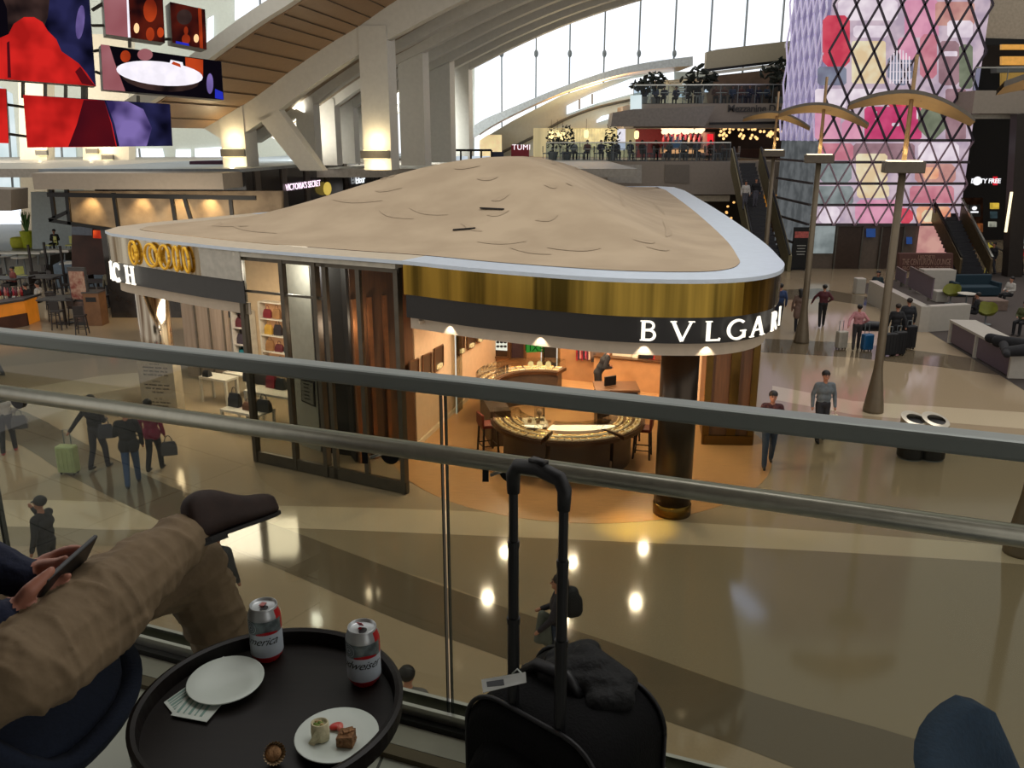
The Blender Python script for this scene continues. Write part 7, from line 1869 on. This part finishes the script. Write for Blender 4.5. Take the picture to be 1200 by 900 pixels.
# long white bench unit with purple panels
a = G(1109, 401); b = G(1182, 444); d = (b-a).normalized(); n_ = Vector((-d.y, d.x, 0)); n_ = n_ if n_.x > 0 else -n_
bu = thing('bench_unit', 'long white counter bench with two purple front panels, coats lying on top', 'bench', a)
BL = (b-a).length
MB().bar(a+n_*.45+Vector((0, 0, .80)), b+n_*.45+Vector((0, 0, .80)), .9, .08).build('bench_top', m_wl, bu)
for f in (0.02, .46, .98):
    q = a.lerp(b, f); MB().bar(q+n_*.45, q+n_*.45+Vector((0, 0, .78)), .9 if f < .9 else .9, .10, up=d).build('bench_upright', m_wl, bu)
for f0, f1 in ((.05, .43), (.49, .95)):
    MB().bar(a.lerp(b, f0)+n_*.06+Vector((0, 0, .40)), a.lerp(b, f1)+n_*.06+Vector((0, 0, .40)), .04, .68).build('purple_panel', m_purp, bu)
ctx = []
for (u0, v0, u1, v1, r0, r1) in ((1160, 396, 1185, 402, .16, .18), (1170, 400, 1200, 404, .2, .2), (1180, 412, 1204, 410, .16, .2), (1176, 404, 1180, 416, .14, .1)):
    ctx.append((PV(u0, v0, (0, 0, .95), Vector((0, 0, 1))), PV(u1, v1, (0, 0, .95), Vector((0, 0, 1))), r0, r1, 'c'))
cj = body_mesh('coat_pile', ctx, .04, [mat('black wool coat', (18, 18, 22), .9, 0, .3, 10)], ['c'], None, smooth_it=1); tag(cj, 'pile of black coats lying on the long white bench', 'coat')
# ================================================================== PEOPLE
SK = mat('person skin', (170, 118, 94), .6); SKd = mat('person dark skin', (92, 58, 44), .6)
def cm(n_, c, r=.8): return mat('cloth '+n_, c, r, 0, .12, 12)
HM = {'black': mat('black hair', (20, 16, 15), .6, 0, .3, 60), 'brown': m_hair, 'blond': mat('sandy hair', (110, 84, 56), .7, 0, .3, 60)}
m_shoe = mat('dark shoe leather', (24, 20, 20), .5)
ARM = {'down': ((.25, -.02, 1.16), (.26, .06, .90)), 'front': ((.24, .02, 1.15), (.13, .24, 1.12)), 'back': ((.26, -.14, 1.17), (.27, -.22, .95)), 'swing': ((.25, .08, 1.17), (.24, .24, 1.0)), 'up': ((.25, .16, 1.16), (.20, .30, 1.42)), 'pull': ((.30, -.16, 1.17), (.34, -.38, .98)), 'hip': ((.34, -.06, 1.18), (.17, .10, 1.02)), 'side': ((.34, .04, 1.2), (.42, .12, .98))}
def person(loc, rz, H, label, top, pants, hair='black', stride=.16, L='down', R='down', female=False, skirt=0, shoes=None, skin=None, sit=False, coat=0, long_hair=False, vox=.017, lean=0.0, bald=False, group=None, hat=False, crouch=0):
    k = H/1.75; t = thing('person', label, 'person', loc, rz, group); sk = skin or SK; shoes = shoes or m_shoe
    V = lambda x, y, z: Vector((x*k, y*k, z*k))
    b = []; sw = .165 if not female else .145; hw = .085
    zo = 0
    if sit:
        zo = -.42; hips = [V(s_*hw, 0, .92+zo) for s_ in (-1, 1)]; knees = [V(s_*.11, .42, .52) for s_ in (-1, 1)]; anks = [V(s_*.11, .40, .09) for s_ in (-1, 1)]
    else:
        hips = [V(s_*hw, 0, .92) for s_ in (-1, 1)]; knees = [V(s_*.09, s_*stride*.55+.04, .50) for s_ in (-1, 1)]; anks = [V(s_*.09, s_*stride-(.05 if s_ < 0 else 0), .09+(.03 if s_ < 0 else 0)*min(1, stride*5)) for s_ in (-1, 1)]
    def U(x, y, z): return V(x, y+lean*(z-.95), z+zo)
    for h_, kn, an in zip(hips, knees, anks):
        b += [(h_, kn, .096*k, .072*k, 'pants'), (kn, an, .070*k, .056*k, 'pants'), (an+V(0, -.02, -.045), an+V(0, .13, -.055), .042*k, .032*k, 'shoes')]
    fw = .02 if female else 0
    b += [(U(-.06-fw/2, 0, .95), U(.06+fw/2, 0, .95), .115*k, .115*k, 'pants' if not coat else 'top'), (U(-.055, 0, 1.10), U(.055, 0, 1.10), (.118-fw*.8)*k, (.118-fw*.8)*k, 'top'), (U(-.08, .0, 1.28), U(.08, .0, 1.28), .125*k, .125*k, 'top'),
          (U(-sw, 0, 1.41), U(sw, 0, 1.41), .062*k, .062*k, 'top'), (U(-.06, 0, .98), U(-.07, 0, 1.36), .10*k, .10*k, 'top'), (U(.06, 0, .98), U(.07, 0, 1.36), .10*k, .10*k, 'top')]
    if coat: b += [(U(-.07, 0, .98), U(-.08, -.01, .98-coat), .125*k, .135*k, 'top'), (U(.07, 0, .98), U(.08, -.01, .98-coat), .125*k, .135*k, 'top')]
    b += [(U(0, 0, 1.43), U(0, .01, 1.54), .052*k, .048*k, 'skin'), (U(0, .0, 1.645), U(0, .015, 1.60), .088*k, .078*k, 'skin'), (U(0, .05, 1.58), U(0, .062, 1.555), .05*k, .04*k, 'skin'), (U(0, .095, 1.625), U(0, .112, 1.605), .012*k, .016*k, 'skin')]
    for s_, a in ((-1, L), (1, R)):
        e, w_ = ARM[a]; e = U(s_*e[0], *e[1:]); w_ = U(s_*w_[0], *w_[1:]); sh_ = U(s_*sw*1.08, 0, 1.40)
        hd2 = w_+(w_-e).normalized()*.085*k
        b += [(sh_, e, .064*k, .054*k, 'top'), (e, w_, .052*k, .040*k, 'top'), (w_, hd2, .030*k, .026*k, 'skin'), (w_.lerp(hd2, .3), w_.lerp(hd2, .6)+V(-s_*.03, .02, 0), .014*k, .012*k, 'skin')]
    order = ['skin', 'top', 'pants', 'shoes']
    body_mesh('body', b, vox*k, [sk, top, pants, shoes], order, t, local=True, smooth_it=2)
    hm = MB(); hc = U(0, -.018, 1.665)
    if not bald:
        hm.sph(hc, (.098*k, .104*k, .092*k), 0, 14, 9)
        if long_hair: hm.caps(hc+V(0, -.04, -.02), hc+V(0, -.07, -.22), .085*k, .06*k, 12)
        elif female: hm.sph(hc+V(0, -.08, .02), (.05*k, .05*k, .05*k), 0, 10, 7)
        hm.build('hair', HM[hair], t, smooth=True, local=True)
    if hat:
        MB().lathe([(.19*k, 0), (.19*k, .015), (.10*k, .02), (.09*k, .11), (.02, .12)], hc+V(0, 0, .04), 18).build('hat', mat('tan hat', (170, 146, 104), .8), t, local=True)
    if not long_hair or True:
        ey_ = MB()
        for s_ in (-1, 1): ey_.sph(U(s_*.032, .092, 1.642), .011*k, 0, 6, 4)
        ey_.build('eyes', m_ink, t, local=True)
    return t
def at(u, v): return G(u, v)
def face(dx, dy): return math.atan2(dy, dx)-PI/2
def roller(u, v, rz, label, m, h=.6, w_=.38, d_=.24, hh=1.0, lean=0):
    q = at(u, v); t = thing('rolling_suitcase', label, 'suitcase', (q.x, q.y, 0), rz)
    MB().box((0, 0, .05+h/2), (w_, d_, h)).build('shell', m, t, local=True, bevel=.04)
    gr = MB()
    for k in range(4): gr.box((-w_*.36+k*w_*.24, -d_/2-.004, .05+h/2), (.025, .012, h*.85))
    gr.build('ribs', m, t, local=True)
    hn = MB(); hn.tube([(-.08, d_/2-.04, h), (-.08, d_/2-.04, hh), (.08, d_/2-.04, hh), (.08, d_/2-.04, h)], .012, 6); hn.build('handle', m_mull, t, local=True)
    for sx in (-1, 1):
        for sy in (-1, 1): MB().tube([(sx*(w_/2-.06)-.01, sy*(d_/2-.05), .03), (sx*(w_/2-.06)+.01, sy*(d_/2-.05), .03)], .03, 8).build('wheel', m_black, t, local=True)
    return t
jean = cm('blue jeans', (60, 72, 92)); blk = cm('black', (20, 20, 24)); maroon = cm('maroon', (66, 30, 34))
p = at(899, 546); person(p, face(-.2, -1), 1.78, 'man in a maroon jacket and jeans walking towards the camera, by the brass pier', maroon, jean, 'black', .2, 'down', 'swing', vox=.014)
p = at(960, 517); person(p, face(-.05, -1), 1.80, 'man in a grey striped shirt and dark trousers carrying a bag, beyond the bins', cm('grey striped shirt', (96, 104, 110)), cm('charcoal trousers', (34, 34, 40)), 'black', .10, 'down', 'down', vox=.014)
q = at(971, 512); bag((q.x-.02, q.y-.15, .38), .34, .26, .12, 0, m_blk, 'black bag with pale handles carried by the striped shirt man', None, m_whl)
p = at(911, 384); person(p, face(.1, 1), 1.75, 'man in a blue shirt walking away beside the pavilion corner', cm('blue shirt', (40, 60, 100)), cm('navy trousers', (34, 40, 58)), 'black', .15)
p = at(934, 389); person(p, face(.2, 1), 1.68, 'woman in a beige coat walking away, just left of the second lamp post', cm('beige coat', (110, 88, 78)), blk, 'black', .12, 'down', 'down', True, coat=.32, long_hair=True)
p = at(962, 383); person(p, face(.25, 1), 1.68, 'woman in a dark red top and black leggings walking away, elbows out', cm('dark red', (76, 28, 36)), blk, 'black', .16, 'side', 'hip', True)
p = at(1002, 410); person(p, face(.35, 1), 1.62, 'woman in a pink hooded top and dark trousers pulling a silver suitcase', cm('pink hoodie', (176, 120, 124)), cm('dark grey trousers', (48, 44, 46)), 'black', .12, 'pull', 'hip', True)
roller(985, 409, .3, 'silver hard shell suitcase pulled by the woman in pink', mat('silver shell', (170, 164, 152), .35, .2), .60)
roller(1015, 411, .2, 'bright blue suitcase beside the woman in pink', mat('bright blue shell', (24, 84, 128), .4), .55)
q = at(1021, 406); cb3 = body_mesh('duffel_bag', [(Vector((q.x-.35, q.y, .75)), Vector((q.x+.35, q.y+.1, .7)), .2, .18, 'c')], .04, [m_blk], ['c'], None); tag(cb3, 'black bundle strapped on top of the bright blue suitcase', 'bag')
p = at(1046, 412); person(p, face(.1, 1), 1.70, 'person in black mostly behind the lamp post, pulling a black suitcase', blk, blk, 'brown', .1, 'down', 'back')
roller(1041, 417, .1, 'large black suitcase beside the lamp post, left of the vest wearer', mat('black shell', (16, 16, 20), .6), .75, .45)
roller(1052, 416, .2, 'large black suitcase between the lamp post and the vest wearer', MATS['black shell'], .78, .42)
p = at(1059, 407); t = person(p, face(.1, 1), 1.78, 'person in a dark vest over grey sleeves, back turned, standing beside black suitcases', cm('dark vest', (28, 30, 36)), blk, 'brown', .05, 'down', 'down', vox=.015)
roller(1064, 409, .2, 'black suitcase right of the vest wearer', MATS['black shell'], .8, .42)
p = at(912, 306); person(p, face(0, -1), 1.7, 'person in a straw hat and dark blue clothes by the far escalator foot', cm('dark red blue', (60, 34, 46)), cm('slate trousers', (44, 52, 66)), 'black', .1, 'down', 'front', hat=True)
p = at(899, 300); person(p, face(.2, -1), 1.7, 'dark clothed person just left of the straw hat wearer', blk, blk, 'black', .1)
# escalator riders
pa, pb_2 = ztop(871, 262, 2.6), ztop(888, 262, 2.4)
for (u, v, y, c, lab) in ((872, 246, 49.6, cm('white tee', (180, 176, 172)), 'person in a white top riding the far escalator'), (884, 243, 49.8, blk, 'person in black riding the far escalator, right of the white top')):
    q = P(u, v, y); person((q.x, q.y, q.z), PI, 1.65, lab, c, cm('grey trousers', (70, 70, 80)), 'black', .04, vox=.025)
# left group
m_gbag = mat('grey leather bag', (64, 62, 64), .5)
p = at(12, 531); person(p, face(-.3, 1), 1.68, 'woman in a pale jacket and black leggings with pink shoes at the left edge', cm('pale jacket', (176, 170, 164)), blk, 'black', .16, 'hip', 'hip', True, shoes=mat('pink shoes', (176, 66, 72), .6), long_hair=True, vox=.014)
p = at(118, 549); person(p, face(.25, 1), 1.75, 'person in a black jacket and grey trousers pulling a pale green suitcase', blk, cm('dark slate trousers', (46, 46, 54)), 'black', .14, 'pull', 'front', vox=.014)
roller(82, 555, -.1, 'pale green hard shell suitcase pulled by the person in black', mat('pale green shell', (170, 184, 132), .4), .62, .42)
p = at(157, 569); person(p, face(-.35, 1), 1.78, 'man in a bulky black jacket and blue jeans walking beside the woman in magenta', blk, cm('bright jeans', (50, 76, 112)), 'black', .2, 'front', 'down', coat=.10, vox=.014)
p = at(183, 551); person(p, face(.1, 1), 1.68, 'woman in a magenta jacket and black leggings walking beside the man in jeans', cm('magenta jacket', (128, 22, 60)), blk, 'black', .12, 'down', 'down', True, coat=.08, long_hair=True, vox=.014)
for (u, v, z, c, lab) in ((24, 502, .82, m_gbag, 'grey handbag on the arm of the woman in the pale jacket'), (125, 513, .75, mat('slate bag', (52, 54, 64), .6), 'slate handbag on the arm of the person pulling the pale green suitcase'), (199, 533, .45, m_gbag, 'dark grey handbag held by the woman in magenta')):
    q = P(u, v, at(u-8, 552 if u > 50 else 531).y); bag((q.x, q.y, q.z), .34, .32, .14, .3, c, lab)
p = at(-3, 440); person(p, face(-1, .2), 1.75, 'dark clothed walker cut by the left picture edge, only shoes showing', blk, blk, 'black', .25)
p = at(64, 696); t = person(p, face(-1, .15), 1.74, 'man in a black polo facing left with a raised hand, below the balcony at left', cm('black polo', (24, 24, 28)), cm('black slacks', (20, 20, 24)), 'black', .05, 'down', 'up', vox=.010)
gl_ = MB(); gl_.tube([Vector((-.05, .105, 1.64)), Vector((.05, .105, 1.64))], .012, 6); gl_.build('glasses', m_ink, t, local=True)
p = at(662, 832); p = G(655, 676, 1.62); p.z = 0; t = person(p, face(-1, .1), 1.66, 'woman with a black backpack facing left, behind the suitcase handle', cm('dark tank top', (40, 34, 40)), cm('slate jeans', (58, 66, 84)), 'brown', .1, 'swing', 'front', True, vox=.010, long_hair=True)
bp = thing('backpack', 'black backpack on the back of the woman behind the suitcase handle', 'backpack', (p.x+.17, p.y, 1.02), 0)
body_mesh('pack_body', [(Vector((0, 0, .12)), Vector((0, 0, .36)), .12, .105, 'c'), (Vector((.07, 0, .10)), Vector((.07, 0, .25)), .09, .085, 'c')], .02, [mat('black pack nylon', (15, 15, 18), .7)], ['c'], bp, local=True)
MB().tube([(-.12, .10, .45), (-.20, .11, .35), (-.14, .11, .12)], .015, 6).build('strap', m_black, bp, local=True, smooth=True)
jb_ = [(Vector((p.x-.22, p.y-.1, 1.12)), Vector((p.x-.24, p.y-.12, .78)), .06, .085, 'c'), (Vector((p.x-.16, p.y-.1, 1.1)), Vector((p.x-.15, p.y-.12, .74)), .05, .075, 'c'), (Vector((p.x-.25, p.y-.08, 1.0)), Vector((p.x-.28, p.y-.04, .70)), .04, .05, 'c')]
tag(body_mesh('folded_jacket', jb_, .02, [cm('grey green jacket', (84, 86, 78))], ['c'], None, smooth_it=1), 'grey green jacket carried over the arm of the woman with the backpack', 'jacket')
p = G(252, 622, 1.70); p.z = 0; person(p, face(.3, 1), 1.75, 'person in a dark coat on the lower floor, hidden behind the seated man\'s shin', cm('charcoal coat', (32, 32, 36)), blk, 'black', .1, 'down', 'down', coat=.2, vox=.014)
p = G(477, 782, 1.66); p.z = 0; person(p, face(.2, 1), 1.68, 'dark haired person in a grey top on the lower floor, just past the table edge', cm('grey top', (96, 92, 88)), blk, 'black', .1, vox=.012)
# staff and seated people
q = PV(700, 455, (0, 0, .5), Vector((0, 0, 1))); person((q.x, q.y, 0), face(1, .1), 1.74, 'clerk in a black suit bending over inside the round jewellery counter', blk, blk, 'black', .04, 'front', 'front', lean=.55, vox=.015)
def seated(u, v, rz, label, top, pants, hair='black', dz=0, **kw):
    q = at(u, v); return person((q.x, q.y, dz), rz, 1.7, label, top, pants, hair, sit=True, L='front', R='front', vox=.02, **kw)
wht = cm('white shirt', (176, 172, 166))
seated(36, 376, 1.2, 'person in black seated at the bar counter, left one of the seated pair', blk, blk, dz=.28)
seated(50, 374, 1.6, 'person in a white shirt seated beside the person in black at the bar', wht, blk, dz=.28)
seated(20, 352, 2.5, 'person in a dark red top seated at a high table on the left', cm('dull red top', (110, 50, 44)), blk, dz=.28)
seated(1181, 358, PI*.6, 'person in a white shirt and dark trousers seated on the lounge sofa, holding something red', wht, blk)
seated(1141, 380, 1.0, 'dark clothed person seated in the olive chair behind the partition end', blk, blk)
seated(1026, 350, 2.6, 'black haired woman in dark teal seated at the far left end of the lounge', cm('dark teal top', (30, 46, 52)), blk, long_hair=True)
seated(1196, 392, 2.2, 'dark clothed person seated by the right edge behind the coats', cm('olive top', (70, 74, 40)), blk)
p = at(1160, 322); person(p, face(-1, -.4), 1.75, 'dark clothed person near the foot of the right escalator', blk, cm('grey jeans', (60, 62, 70)), 'black', .2)
p = at(1192, 322); person(p, face(1, -.2), 1.75, 'person in a dull red top walking at the right edge beyond the sofa', cm('dull red', (110, 36, 36)), blk, 'black', .2)
p = at(132, 360); person(p, face(0, -1), 1.72, 'person in an olive beige top and black trousers standing by the food stall', cm('olive beige top', (110, 104, 84)), blk, 'black', .06)
p = P(66, 292, 47.8); person((p.x, p.y, zr-.0), PI, 1.7, 'dark clothed person seated between the lime chairs on the raised floor', blk, blk, 'black', sit=True, L='front', R='front', vox=.025)
p = at(90, 330); person((at(120, 326).x, at(120, 326).y+.6, 0), PI, 1.7, 'cook in black and red behind the food stall', cm('cook red', (90, 30, 28)), blk, 'black', .04, vox=.025)
# mezzanine crowd: two prototypes copied
tops = [cm('grey blue', (84, 92, 110)), blk, cm('pale shirt', (150, 146, 140)), cm('rust', (110, 60, 44)), cm('navy', (36, 40, 62))]
words = ['grey blue', 'black', 'pale', 'rust red', 'navy']; protos = []
for k in range(5):
    pr = person((0, 0, 0), 0, 1.7, 'x', tops[k], blk, ['black', 'brown', 'blond', 'black', 'brown'][k], sit=True, L='front', R='front', vox=.03); protos.append([pr, True])
rr = random.Random(21)
def crowd(u, v, y, z, rz, where, grp):
    k = rr.randrange(5); q = P(u, v, y); lab = 'diner in %s seated %s' % (words[k], where)
    if protos[k][1]: o = protos[k][0]; o.location = (q.x, q.y, z); o.rotation_euler = (0, 0, rz); o['label'] = lab; o['group'] = grp; protos[k][1] = False
    else: dup(protos[k][0], (q.x, q.y, z), rz, lab, grp)
for i, u in enumerate((672, 688, 704, 722, 738, 752, 768, 784, 800, 815, 832, 846)): crowd(u, 186, YM+2.4+rr.random(), zm, PI+rr.random()-.5, 'behind the lower mezzanine balustrade', 'diners on the lower mezzanine')
for i, u in enumerate((755, 768, 778, 792, 805, 817, 838, 848, 858, 868, 878, 888, 898)): crowd(u, 118, 59.5+rr.random()*2, zu, PI+rr.random()-.5, 'on the upper dining terrace', 'diners on the upper terrace')
for pr, unused in protos:
    if unused:
        for c in list(pr.children_recursive): bpy.data.objects.remove(c)
        bpy.data.objects.remove(pr)

# small grey canopy piece at the left edge and extra light for the mural wall
wp('canopy', [(-60, 247), (13, 247), (13, 222), (-60, 220)], 33.5, m_taup2, 1.2, False, 'short taupe canopy piece cut by the left picture edge, beside the flat canopy', 'canopy')
light('AREA', tuple(P(200, 300, 31)), 160, (1, .86, .66), 4, target=tuple(P(200, 240, 34.3)))
w = bpy.data.worlds.new('world'); sc.world = w; w.use_nodes = True
bg = w.node_tree.nodes['Background']; bg.inputs[0].default_value = (1, .965, .91, 1); bg.inputs[1].default_value = .82
sn_ = bpy.data.lights.new('sun_light', 'SUN'); sn_.energy = .75; sn_.angle = math.radians(30); sn_.color = (1, .97, .93)
so_ = bpy.data.objects.new('sun_light', sn_); COL.objects.link(so_); so_.rotation_euler = Vector((-.28, -.22, -.93)).to_track_quat('-Z', 'Y').to_euler()
light('AREA', (-8, 48, 9.6), 2600, (.97, 1, .98), 9, target=(-16, 62, 6))  # unseen fill added to brighten the pale wall behind the ribs
light('AREA', (-12, 40, 9.0), 900, (1, .95, .85), 6, target=(-10, 44, 12))
light('AREA', (6, 66, 9.6), 900, (1, .72, .36), 5, target=(4, 65, 14))  # unseen warm fill added under the bridge for its underside
light('AREA', (-34, 52, 9), 1500, (1, .93, .82), 10, target=(-32, 64, 10))
light('AREA', (10, 63, 8.6), 500, (1, .85, .62), 7, target=(10, 66, 6))
